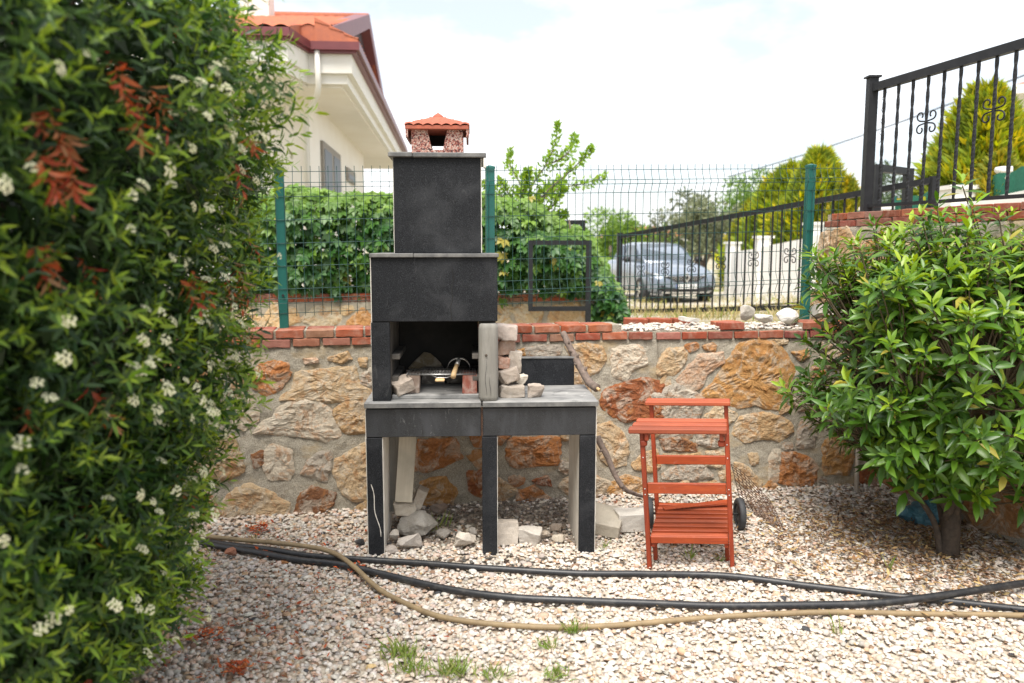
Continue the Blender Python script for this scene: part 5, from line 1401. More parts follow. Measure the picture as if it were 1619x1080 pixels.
MB().add([(-0.848, -0.70, za_), (-0.848, 0.05, za_), (-0.848, 0.05, zb_ + 0.05), (-0.848, -0.70, za_ + 0.06), (-0.62, 0.045, za_), (-0.62, 0.045, zb_ + 0.05), (-0.848, 0.045, za_), (-0.848, 0.045, zb_ + 0.05)], [(0, 1, 2, 3), (4, 5, 7, 6)]).build('roof_flank', M['roof_tile_house'], house)
nb0 = 1.4; zn = G + 0.30
MB().add([(-0.80, nb0, zn), (-0.80, 2 * RB0 - nb0, zn), (-0.80, RB0, RZ - 0.1)] + [(-1.0, nb0, zn), (-1.0, 2 * RB0 - nb0, zn), (-1.0, RB0, RZ - 0.1)], [(0, 1, 2), (3, 5, 4), (0, 2, 5, 3), (1, 4, 5, 2), (0, 3, 4, 1)]).build('gable', M['gable_dark'], house)
for s in (-1, 1):
    be = RB0 + s * (RB0 - nb0); c = []
    for a in (-0.62, -0.55):
        pass
    mb = MB()
    for_b = [(be, zn - 0.05), (RB0, RZ - 0.20), (RB0, RZ + 0.12), (be, zn + 0.27)]
    mb.add([(-0.58, b, z) for b, z in for_b] + [(-0.90, b, z) for b, z in for_b], [(0, 1, 2, 3), (7, 6, 5, 4), (0, 4, 5, 1), (1, 5, 6, 2), (2, 6, 7, 3), (3, 7, 4, 0)])
    mb.build('rake', M['maroon_rake'], house)

# ------------------------------------------------------------------ white garden wall going up the drive, with green screen behind it
WX = 5.42
ww = thing('white_wall', 'white rendered boundary wall with pillars stepping up the drive', 'wall', (WX, 20, 0))
segs = [(20.0, 1.55), (17.6, 1.66), (14.6, 1.86), (12.2, 2.02), (10.0, 2.16), (8.2, 2.30), (6.6, 2.42)]
for (y0, z0), (y1, z1) in zip(segs, segs[1:]):
    mb = MB(); zb0, zb1 = land(WX, y0) - 0.1, land(WX, y1) - 0.1
    mb.hexa([(0, y1 + 0.15 - 20, zb1), (0.18, y1 + 0.15 - 20, zb1), (0.18, y0 - 20, zb0), (0, y0 - 20, zb0), (0, y1 + 0.15 - 20, z1 - 0.03), (0.18, y1 + 0.15 - 20, z1 - 0.03), (0.18, y0 - 20, z0), (0, y0 - 20, z0)])
    mb.build('wall_panel', M['white_wall'], ww)
for y, z in segs:
    pb = MB().box(-0.06, 0.24, y - 20 - 0.15, y - 20 + 0.147, land(WX, y) - 0.1, z + 0.20).build('pillar', M['white_wall'], ww)
    MB().box(-0.10, 0.28, y - 20 - 0.19, y - 20 + 0.187, z + 0.201, z + 0.25).build('pillar_cap', M['white_trim'], pb)
gs = thing('screen_fence', 'green fabric privacy screen standing behind the white boundary wall', 'screen', (WX + 0.35, 13, 0))
for (y0, z0), (y1, z1) in list(zip(segs, segs[1:]))[2:]:
    mb = MB(); n_ = 24; vs = []
    for i in range(n_ + 1):
        t = i / n_; y = y0 + (y1 - y0) * t - 13; z = z0 + (z1 - z0) * t; x = 0.02 * math.sin(t * 22)
        vs += [(x, y, z - 0.6), (x, y, z + 0.33 + 0.012 * math.sin(t * 31)), (x + 0.006, y, z + 0.33 + 0.012 * math.sin(t * 31)), (x + 0.006, y, z - 0.6)]
    mb.add(vs, [(4 * i + k, 4 * i + (k + 1) % 4, 4 * i + 4 + (k + 1) % 4, 4 * i + 4 + k) for i in range(n_) for k in range(4)])
    mb.build('fabric', M['green_mesh'], gs)
    MB().tube([(0.02, y0 - 13, z0 - 1.2), (0.02, y0 - 13, z0 + 0.4)], 0.025, 8).build('post', M['green_paint'], gs)
# camera box on a pillar: small white lamp
p = at_y(1596, 268, 8.4); o = thing('wall_lamp', 'small white spotlight on the white wall pillar at right edge', 'lamp', p)
MB().box(-0.10, 0.02, -0.04, 0.04, -0.03, 0.03).build('housing', M['white_trim'], o, bevel=0.01); MB().tube([(-0.10, 0, 0), (-0.135, -0.01, -0.01)], [0.028, 0.034], 12).build('head', M['white_trim'], o, True)
MB().tube([(0.0, 0, -0.03), (0.0, 0.05, -0.09)], 0.012, 8).build('arm', M['white_trim'], o, True)

# far houses
def far_house(name, label, c, w_, d_, z0, hw, hr, wallm, roofm, over=0.5, rz=0.0):
    o = thing(name, label, 'house', (c[0], c[1], 0), rz)
    MB().box(-w_ / 2, w_ / 2, -d_ / 2, d_ / 2, z0, z0 + hw).build('wall', M[wallm], o)
    a, b = w_ / 2 + over, d_ / 2 + over; z = z0 + hw
    MB().box(-a, a, -b, b, z + 0.001, z + 0.22).build('eave', M['white_trim'], o)
    MB().add([(-a, -b, z + 0.221), (a, -b, z + 0.221), (a, b, z + 0.221), (-a, b, z + 0.221), (-a * 0.35, 0, z + hr), (a * 0.35, 0, z + hr)], [(0, 1, 5, 4), (1, 2, 5), (2, 3, 4, 5), (3, 0, 4), (3, 2, 1, 0)]).build('roof', M[roofm], o)
    for k in range(3):
        x = -w_ / 2 + w_ * (k + 0.7) / 3.4
        f_ = MB().box(x, x + w_ * 0.12, -d_ / 2 - 0.05, -d_ / 2 - 0.001, z0 + hw * 0.45, z0 + hw * 0.8).build('window', M['taupe'], o)
        MB().box(x + 0.06, x + w_ * 0.12 - 0.06, -d_ / 2 - 0.056, -d_ / 2 - 0.051, z0 + hw * 0.45 + 0.06, z0 + hw * 0.8 - 0.06).build('pane', M['glass'], f_)
    return o
p = at_y(1603, 148, 21); far_house('house', 'white house corner with pink eave at the right edge of the view', (p.x + 4.7 * math.cos(R(32)) + 3.6 * math.sin(R(32)), p.y - 4.7 * math.sin(R(32)) + 3.6 * math.cos(R(32))), 8.2, 6, 0.5, p.z - 0.5, 1.6, 'white_wall', 'roof_tile_house', 0.6, R(-32))
p = at_y(1012, 378, 62); far_house('house', 'distant low house with red roof far behind the car', (p.x, p.y), 6, 6, 0.2, 2.0, 1.1, 'cream_wall', 'roof_tile_house', 0.3)
# power line
a, b = at_y(1150, 280, 40), at_y(1760, 62, 26); pts = [a.lerp(b, i / 30) + Vector((0, 0, -0.9 * 4 * (i / 30) * (1 - i / 30) * 0.3)) for i in range(31)]
tag(MB().tube(pts, 0.024, 6).build('power_line', M['carblack']), 'single overhead power line crossing the sky on the right', 'power line')

# ------------------------------------------------------------------ parked car
def build_car():
    c0 = at_y(1084, 482, 18.9); zg = land(c0.x, c0.y + 1) + 0.03
    car = thing('parked_car', 'blue-grey hatchback parked facing the camera beyond the black railing', 'car', (c0.x, c0.y, zg), R(10))
    # sections along y: front at 0; (y, half width, sill z, belt z, top z, top half width)
    S = [(0.00, 0.60, 0.34, 0.50, 0.56, 0.45), (0.06, 0.76, 0.26, 0.58, 0.68, 0.60), (0.22, 0.85, 0.21, 0.66, 0.78, 0.66), (0.55, 0.885, 0.20, 0.74, 0.87, 0.70), (0.95, 0.89, 0.20, 0.80, 0.94, 0.72),
         (1.25, 0.89, 0.20, 0.86, 1.00, 0.72), (1.9, 0.895, 0.20, 0.90, 1.02, 0.72), (2.7, 0.895, 0.20, 0.93, 1.03, 0.72), (3.4, 0.885, 0.21, 0.95, 1.04, 0.70), (3.85, 0.85, 0.24, 0.95, 1.02, 0.66), (4.02, 0.74, 0.34, 0.86, 0.92, 0.55)]
    def loft(secs):
        vs = []; m = 0
        for sct in secs:
            y, w_, zs, zb, zt, wt_ = sct
            half = [(0, zs), (w_ * 0.80, zs), (w_ * 0.97, zs + 0.09), (w_, (zs + zb) * 0.52), (w_ * 0.985, zb), (wt_ + (w_ - wt_) * 0.42, zb + (zt - zb) * 0.72), (wt_ * 0.7, zt), (0, zt + 0.015)]
            ring = half + [(-x, z) for x, z in half[-2:0:-1]]
            m = len(ring); vs += [(x, y, z) for x, z in ring]
        n_ = len(secs)
        fs = [(j * m + i, j * m + (i + 1) % m, (j + 1) * m + (i + 1) % m, (j + 1) * m + i) for j in range(n_ - 1) for i in range(m)] + [tuple(range(m)), tuple((n_ - 1) * m + i for i in range(m - 1, -1, -1))]
        return MB().add(vs, fs)
    def sub(o, lv=1):
        md = o.modifiers.new('smooth', 'SUBSURF'); md.levels = lv; md.render_levels = lv + 1; return o
    body = sub(loft(S).build('body', M['carpaint'], car, True))
    # cabin as its own loft: y, half width low, z low, half width top, z top
    C = [(1.10, 0.70, 0.97, 0.62, 1.00), (1.62, 0.74, 1.0, 0.60, 1.31), (1.98, 0.75, 1.0, 0.58, 1.43), (2.6, 0.75, 1.0, 0.58, 1.47), (3.3, 0.73, 1.0, 0.56, 1.43), (3.75, 0.68, 0.98, 0.52, 1.27), (3.95, 0.62, 0.95, 0.50, 1.02)]
    vs = []
    for y, wl_, zl, wt_, zt in C: vs += [(-wl_, y, zl - 0.05), (-wt_, y, zt - 0.03), (-wt_ * 0.8, y, zt), (wt_ * 0.8, y, zt), (wt_, y, zt - 0.03), (wl_, y, zl - 0.05)]
    m = 6
    fs = [(j * m + i, j * m + (i + 1) % m, (j + 1) * m + (i + 1) % m, (j + 1) * m + i) for j in range(len(C) - 1) for i in range(m)] + [tuple(range(m)), tuple((len(C) - 1) * m + i for i in range(m - 1, -1, -1))]
    MB().add(vs, fs).build('cabin', M['carpaint'], car, True)
    def pane(name, pts, off):
        mb = MB(); o_ = Vector(off)
        mb.add([Vector(p) + o_ for p in pts] + [Vector(p) + o_ * 0.2 for p in pts], [tuple(range(len(pts))), tuple(range(2 * len(pts) - 1, len(pts) - 1, -1))] + [(i, (i + 1) % len(pts), len(pts) + (i + 1) % len(pts), len(pts) + i) for i in range(len(pts))])
        mb.build(name, M['carglass'], car)
    pane('windscreen', [(-0.62, 1.16, 1.005), (0.62, 1.16, 1.005), (0.585, 1.62, 1.275), (0.50, 1.95, 1.405), (-0.50, 1.95, 1.405), (-0.585, 1.62, 1.275)], (0, -0.02, 0.028))
    for s in (-1, 1):
        pane('side_window', [(s * 0.725, 1.50, 1.02), (s * 0.735, 2.45, 1.02), (s * 0.595, 2.45, 1.395), (s * 0.60, 2.0, 1.375), (s * 0.63, 1.70, 1.26)], (s * 0.022, 0, 0.01))
        pane('side_window', [(s * 0.735, 2.52, 1.02), (s * 0.72, 3.40, 1.03), (s * 0.59, 3.25, 1.36), (s * 0.595, 2.52, 1.395)], (s * 0.022, 0, 0.01))
        mb = MB()                                      # swept-back headlamp
        mb.add([(s * 0.42, 0.055, 0.665), (s * 0.80, 0.20, 0.725), (s * 0.865, 0.46, 0.79), (s * 0.86, 0.46, 0.70), (s * 0.815, 0.15, 0.615), (s * 0.48, 0.03, 0.615)] + [(s * 0.40, 0.2, 0.66), (s * 0.74, 0.32, 0.72), (s * 0.80, 0.5, 0.78), (s * 0.80, 0.5, 0.70), (s * 0.76, 0.28, 0.61), (s * 0.44, 0.18, 0.61)],
               [(0, 1, 2, 3, 4, 5), (11, 10, 9, 8, 7, 6)] + [(i, (i + 1) % 6, 6 + (i + 1) % 6, 6 + i) for i in range(6)])
        mb.build('headlight', M['lamp_lens'], car)
        mb = MB(); mb.tube([(s * 0.62, -0.005, 0.37), (s * 0.62, 0.06, 0.37)], 0.055, 14); mb.build('fog_light', M['carblack'], car, True)
        mi = MB(); vs_ = []
        for j in range(7):
            for i in range(12):
                th, ph = math.pi * j / 6, 2 * math.pi * i / 12
                vs_.append((s * (0.90 + 0.11 * math.sin(th) * math.cos(ph) + 0.06), 1.55 + 0.07 * math.sin(th) * math.sin(ph), 1.03 + 0.075 * math.cos(th)))
        mi.add(vs_, [(j * 12 + i, j * 12 + (i + 1) % 12, (j + 1) * 12 + (i + 1) % 12, (j + 1) * 12 + i) for j in range(6) for i in range(12)])
        mi.build('mirror', M['carblack'], car, True)
        for y in (0.78, 3.28):
            wh = link('wheel', None, car); wh.location = (s * 0.80, y, 0.31)
            def rg(r0, r1, hw, nm, mt):
                vs_ = []; seg = 32
                for i in range(seg):
                    a = 2 * math.pi * i / seg
                    for r_, x in ((r0, -hw), (r1 - 0.03, -hw), (r1, -hw + 0.03), (r1, hw - 0.03), (r1 - 0.03, hw), (r0, hw)): vs_.append((x, math.cos(a) * r_, math.sin(a) * r_))
                MB().add(vs_, [(i * 6 + k, i * 6 + (k + 1) % 6, ((i + 1) % seg) * 6 + (k + 1) % 6, ((i + 1) % seg) * 6 + k) for i in range(seg) for k in range(6)]).build(nm, M[mt], wh, True)
            rg(0.205, 0.315, 0.105, 'tyre', 'rubber')
            mb = MB(); mb.tube([(-0.06, 0, 0), (s * 0.09, 0, 0)], 0.05, 12)
            for k in range(5):
                a = k * 2 * math.pi / 5; mb.bar((s * 0.085, 0, 0), (s * 0.085, math.cos(a) * 0.2, math.sin(a) * 0.2), 0.03, 0.05)
            mb.build('rim', M['chrome'], wh)
    # grille, lower intake, badge, plate
    mb = MB(); mb.add([(-0.50, 0.005, 0.66), (0.50, 0.005, 0.66), (0.26, -0.02, 0.53), (-0.26, -0.02, 0.53)] + [(-0.5, 0.1, 0.66), (0.5, 0.1, 0.66), (0.26, 0.1, 0.53), (-0.26, 0.1, 0.53)], [(0, 1, 2, 3), (7, 6, 5, 4)] + [(i, (i + 1) % 4, 4 + (i + 1) % 4, 4 + i) for i in range(4)])
    gl = mb.build('grille', M['carblack'], car)
    for k in range(3):
        z = 0.64 - k * 0.035; w_ = 0.44 - k * 0.07
        for s in (-1, 1): MB().bar((s * 0.10, -0.022, z), (s * w_, -0.012, z + 0.004), 0.006, 0.009).build('grille_bar', M['chrome'], gl)
    mb = MB(); o_, i_ = [(0, 0.125), (0.082, 0), (0, -0.125), (-0.082, 0)], [(0, 0.07), (0.042, 0), (0, -0.07), (-0.042, 0)]
    mb.add([(x, -0.045, 0.625 + z) for x, z in o_] + [(x, -0.05, 0.625 + z) for x, z in i_] + [(x, -0.015, 0.625 + z) for x, z in o_] + [(x, -0.015, 0.625 + z) for x, z in i_],
           [(k, (k + 1) % 4, 4 + (k + 1) % 4, 4 + k) for k in range(4)] + [(k, (k + 1) % 4, 8 + (k + 1) % 4, 8 + k) for k in range(4)] + [(4 + k, 4 + (k + 1) % 4, 12 + (k + 1) % 4, 12 + k) for k in range(4)])
    mb.build('badge', M['chrome'], car)
    MB().add([(-0.62, 0.02, 0.45), (0.62, 0.02, 0.45), (0.55, 0.0, 0.28), (-0.55, 0.0, 0.28), (-0.62, 0.12, 0.45), (0.62, 0.12, 0.45), (0.55, 0.12, 0.28), (-0.55, 0.12, 0.28)], [(0, 1, 2, 3), (7, 6, 5, 4)] + [(i, (i + 1) % 4, 4 + (i + 1) % 4, 4 + i) for i in range(4)]).build('lower_intake', M['carblack'], car)
    pl = MB().box(-0.26, 0.26, -0.032, -0.022, 0.36, 0.472).build('number_plate', M['plate_white'], car, bevel=0.003)
    MB().box(-0.258, -0.215, -0.036, -0.033, 0.362, 0.470).build('plate_band', M['plate_blue'], pl)
    mb = MB()
    for k, x in enumerate((-0.18, -0.13, -0.05, 0.0, 0.08, 0.13, 0.18)):
        mb.box(x, x + 0.009, -0.036, -0.033, 0.385, 0.447); mb.box(x + 0.01, x + 0.03, -0.036, -0.033, 0.41 + 0.012 * (k % 3), 0.42 + 0.012 * (k % 3))
    mb.build('plate_marks', M['carblack'], pl)
    MB().bar((-0.60, 0.03, 0.27), (0.60, 0.03, 0.27), 0.06, 0.03).build('splitter', M['chrome'], car)
build_car()
# ------------------------------------------------------------------ vegetation helpers
LEAF8 = np.array([[0, 2, 1], [0, 1, 3], [2, 5, 4], [2, 4, 1], [1, 4, 6], [1, 6, 3], [5, 7, 4], [4, 7, 6]])
def nrm(a): return a / np.maximum(np.linalg.norm(a, axis=-1, keepdims=True), 1e-9)
def leaf_geo(pos, ax, up, L_, W_, droop=0.15, fold=0.25, w1=1.0, w2=0.78):
    ax = nrm(ax); sd = nrm(np.cross(ax, up)); up = nrm(np.cross(sd, ax)); L_ = L_[:, None]; W_ = W_[:, None] / 2
    def c(t): return pos + ax * L_ * t - up * droop * L_ * t * t
    c1, c2 = c(0.32), c(0.68)
    V = np.stack([c(0), c1, c1 + sd * W_ * w1 + up * fold * W_, c1 - sd * W_ * w1 + up * fold * W_, c2, c2 + sd * W_ * w2 + up * fold * W_, c2 - sd * W_ * w2 + up * fold * W_, c(1.0)], 1)
    return V
def leaves_mesh(name, pos, ax, up, L_, W_, col, mat, **kw):
    V = leaf_geo(pos, ax, up, L_, W_, **kw); n = len(pos)
    T = LEAF8[None] + (np.arange(n) * 8)[:, None, None]
    return raw_mesh(name, V.reshape(-1, 3), T.reshape(-1, 3), mat, np.repeat(col, 8, axis=0))
def rhomb_mesh(name, pos, ax, up, L_, W_, col, mat, wide=0.45):
    ax = nrm(ax); sd = nrm(np.cross(ax, up)); L2 = L_[:, None]; W2 = W_[:, None] / 2; n = len(pos)
    V = np.stack([pos, pos + ax * L2 * wide + sd * W2, pos + ax * L2, pos + ax * L2 * wide - sd * W2], 1)
    T = np.array([[0, 1, 2], [0, 2, 3]])[None] + (np.arange(n) * 4)[:, None, None]
    return raw_mesh(name, V.reshape(-1, 3), T.reshape(-1, 3), mat, np.repeat(col, 4, axis=0))
def single_leaves(parent, pos, ax, up, L_, W_, col, pick, mat, ncol=7, **kw):
    """the picked leaves as objects of their own, sharing a few meshes"""
    unit = leaf_geo(np.zeros((1, 3)), np.array([[0, 1.0, 0]]), np.array([[0, 0, 1.0]]), np.array([1.0]), np.array([1.0]), **kw)[0]
    lum = col[pick].sum(1); rd_ = col[pick][:, 0] > col[pick][:, 1] * 1.05; order = np.argsort(lum)
    bins = [q for q in np.array_split(order[~rd_[order]], ncol) if len(q)] + [q for q in np.array_split(order[rd_[order]], 3) if len(q)]
    for b in bins:
        me = raw_mesh('leaf', unit, LEAF8, mat, np.repeat(col[pick][b].mean(0, keepdims=True), 8, axis=0))
        for k in b:
            i = pick[k]; a = nrm(ax[i]); s_ = nrm(np.cross(a, up[i])); u = np.cross(s_, a)
            M4 = Matrix((tuple(s_ * W_[i]), tuple(a * L_[i]), tuple(u * L_[i]))).transposed().to_4x4(); M4.translation = Vector(pos[i])
            o = link('leaf', me, parent); o.matrix_basis = M4
def visible_pick(pos, n, margin=0):
    x, y, z = pos[:, 0], pos[:, 1], pos[:, 2] - EYE
    dz = y * CT - z * ST; ok = dz > 0.2; dz = np.where(ok, dz, 1)
    px = 809.5 + FPX * x / dz; py = 540 - FPX * (y * ST + z * CT) / dz
    ok &= (px > margin) & (px < 1619 - margin) & (py > margin) & (py < 1080 - margin)
    d = np.where(ok, np.hypot(np.hypot(x, y), z), 1e9)
    # frontmost in each small cell of the view direction, then the nearest of those
    cell = {}
    for i in np.argsort(d):
        if d[i] > 1e8: break
        k = (int(px[i] // 13), int(py[i] // 13))
        if k not in cell: cell[k] = i
    p = np.array(sorted(cell.values(), key=lambda i: d[i]))
    return p[:n]
def rand_unit(n):
    v = rng.normal(size=(n, 3)); return nrm(v)
def pal(cols, n, p=None, var=0.15):
    c = np.array(cols)[rng.choice(len(cols), n, p=p)]
    return c * rng.uniform(1 - var, 1 + var, (n, 1))

# ------------------------------------------------------------------ flowering hedge on the left
def hedge():
    base = Vector((-2.05, 2.35, 0)); o = thing('flowering_hedge', 'big leafy evergreen hedge with white flower clusters filling the left side', 'shrub', base)
    b = np.array([base.x, base.y, 0])
    zk = np.array([0.0, 0.15, 0.35, 0.66, 1.0, 1.34, 1.7, 2.05, 2.40, 2.65, 2.85]); rk = np.array([0.56, 0.71, 0.86, 0.94, 1.01, 1.06, 1.14, 1.19, 1.15, 0.98, 0.4])
    def shell(n, f0, f1, front=True):
        z = rng.uniform(0.06, 2.8, n); ph = rng.uniform(-2.2, 1.3, n) if front else rng.uniform(-np.pi, np.pi, n)
        r = np.interp(z, zk, rk)
        l = np.array([noise.fractal(Vector((math.cos(a) * 1.6, math.sin(a) * 1.6, zz * 1.9)), 0.9, 2.0, 3) for a, zz in zip(ph, z)])
        f = rng.uniform(f0, f1, n) + 0.14 * l
        d = np.stack([np.cos(ph), np.sin(ph) * 1.28, np.zeros(n)], 1)
        P = b + d * (r * f)[:, None]; P[:, 2] = z
        return P, nrm(np.stack([np.cos(ph), np.sin(ph), np.zeros(n)], 1)), f
    P, out, f = shell(9600, 0.80, 1.03)
    # sprigs: leaves in a loose spiral round a short shoot
    n = len(P); m = 11
    sd = nrm(out * 0.75 + np.array([0, 0, 0.45]) + rand_unit(n) * 0.55)
    red = rng.random(n) < 0.004
    # withered bunches where the photograph shows them, the rest at random
    qx, qy = project(P.T)
    for (tx, ty) in ((90, 235), (80, 210), (88, 270), (215, 140), (230, 160), (205, 120), (180, 85), (70, 395), (110, 420), (300, 432), (365, 440), (150, 620), (70, 195), (222, 180)):
        dd = np.hypot(qx - tx, qy - ty) + 60 * np.linalg.norm(P - np.array([0, 0, EYE]), axis=1); red[np.argsort(dd)[:3]] = True
    sd[red] = nrm(out[red] * 0.35 + np.array([0, 0, -0.9]) + rand_unit(red.sum()) * 0.25)
    ln = rng.uniform(0.05, 0.13, n)
    t = np.linspace(0.0, 1.0, m)[None, :] + rng.uniform(-.05, .05, (n, m))
    pos = (P[:, None, :] + sd[:, None, :] * (ln[:, None] * t)[:, :, None])
    r1 = nrm(np.cross(sd, rand_unit(n))); r2 = np.cross(sd, r1)
    an = 2.4 * np.arange(m)[None, :] + rng.uniform(0, 6.28, (n, 1))
    rad = r1[:, None] * np.cos(an)[..., None] + r2[:, None] * np.sin(an)[..., None]
    k = (0.25 + 0.75 * t)[..., None]
    ax = nrm(rad * (1.15 - 0.55 * k) + sd[:, None] * (0.35 + 0.5 * k) + np.array([0, 0, -0.12]))
    up = nrm(sd[:, None] + rng.normal(0, 0.25, (n, m, 3)))
    L_ = rng.uniform(0.026, 0.060, (n, m)) * (1.1 - 0.35 * t) * rng.uniform(0.8, 1.25, (n, 1)); W_ = L_ * rng.uniform(0.19, 0.28, (n, m))
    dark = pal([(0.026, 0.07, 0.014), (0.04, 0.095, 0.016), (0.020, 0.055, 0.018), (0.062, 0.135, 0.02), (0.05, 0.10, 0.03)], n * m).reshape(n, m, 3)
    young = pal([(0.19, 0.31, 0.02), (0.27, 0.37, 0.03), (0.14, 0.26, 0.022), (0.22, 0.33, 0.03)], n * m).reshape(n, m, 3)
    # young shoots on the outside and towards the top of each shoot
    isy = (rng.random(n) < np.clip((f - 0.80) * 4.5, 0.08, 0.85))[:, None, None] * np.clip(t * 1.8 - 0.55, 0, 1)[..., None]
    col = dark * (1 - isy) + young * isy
    col[red] = pal([(0.38, 0.085, 0.028), (0.45, 0.13, 0.05), (0.30, 0.06, 0.035), (0.36, 0.2, 0.1)], red.sum() * m).reshape(-1, m, 3)
    pos, ax, up, L_, W_, col = [a.reshape(-1, *a.shape[2:]) for a in (pos, ax, up, L_, W_, col)]
    keep = pos[:, 2] > 0.02
    pos, ax, up, L_, W_, col = [a[keep] for a in (pos, ax, up, L_, W_, col)]
    pick = visible_pick(pos + ax * L_[:, None] * 0.5, 300)
    mask = np.ones(len(pos), bool); mask[pick] = False
    rel = pos - b
    single_leaves(o, rel, ax, up, L_, W_, col, pick, M['leaf'])
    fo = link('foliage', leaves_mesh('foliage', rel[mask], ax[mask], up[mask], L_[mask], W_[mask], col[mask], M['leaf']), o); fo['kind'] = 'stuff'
    # dark leaves added inside to block light, interior shade put in their colour
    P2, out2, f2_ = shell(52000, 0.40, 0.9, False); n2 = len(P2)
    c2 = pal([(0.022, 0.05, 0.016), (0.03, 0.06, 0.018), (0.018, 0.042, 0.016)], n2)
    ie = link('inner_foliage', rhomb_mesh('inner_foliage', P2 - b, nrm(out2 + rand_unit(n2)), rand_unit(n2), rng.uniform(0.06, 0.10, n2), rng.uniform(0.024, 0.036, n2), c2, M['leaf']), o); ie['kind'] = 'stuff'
    # stems
    for k in range(26):
        i = rng.integers(0, len(P)); e = Vector(P[i] - b); a0 = Vector((random.uniform(-.25, .25), random.uniform(-.4, .4), 0))
        mid = a0.lerp(e, 0.5) + Vector((0, 0, 0.25)); pts = spline([a0, a0.lerp(mid, .5) + Vector((0, 0, .12)), mid, e], 4)
        MB().tube(pts, [0.022 - 0.018 * q / (len(pts) - 1) for q in range(len(pts))], 6).build('stem', M['dark_bark'], o, True)
    # flower clusters
    fm = []
    for q in range(5):
        mb = MB(); rnd = random.Random(q)
        for j in range(30):
            a, r_ = rnd.uniform(0, 6.28), 0.019 * math.sqrt(rnd.random()); c = Vector((math.cos(a) * r_, math.sin(a) * r_, 0.010 - r_ * r_ * 18 + rnd.uniform(-.002, .002)))
            nv = Vector((c.x * 16, c.y * 16, 1)).normalized(); s1 = nv.orthogonal().normalized(); s2 = nv.cross(s1); rr = rnd.uniform(0.0032, 0.0046)
            ring = [c + (s1 * math.cos(i * 1.2566) + s2 * math.sin(i * 1.2566)) * rr * (1.0) + nv * 0.0012 for i in range(5)]
            mb.add([c] + ring, [(0, 1 + i, 1 + (i + 1) % 5) for i in range(5)])
        fm.append(mb.mesh('flower_cluster', M['petal']))
    idx = np.where((f > 0.92) & (f < 1.06) & ~red)[0]; rng.shuffle(idx); cnt = 0
    for i in idx:
        p = P[i] + sd[i] * (ln[i] + 0.022) + out[i] * 0.012; X, Y = project(p)
        if out[i] @ (np.array([0, 0, 1.6]) - P[i]) < 0.25: continue
        if not (-30 < X < 520 and -30 < Y < 1100): continue
        dens = 0.95 if X > 200 and 100 < Y < 820 else 0.16
        if random.random() > dens: continue
        fo_ = link('flower_cluster', fm[cnt % 5], o, Vector(p - b)); fo_.rotation_euler = Vector(sd[i]).to_track_quat('Z', 'Y').to_euler(); sc_ = random.uniform(0.55, 1.0); fo_.scale = (sc_,) * 3
        cnt += 1
        if cnt >= 210: break
hedge()

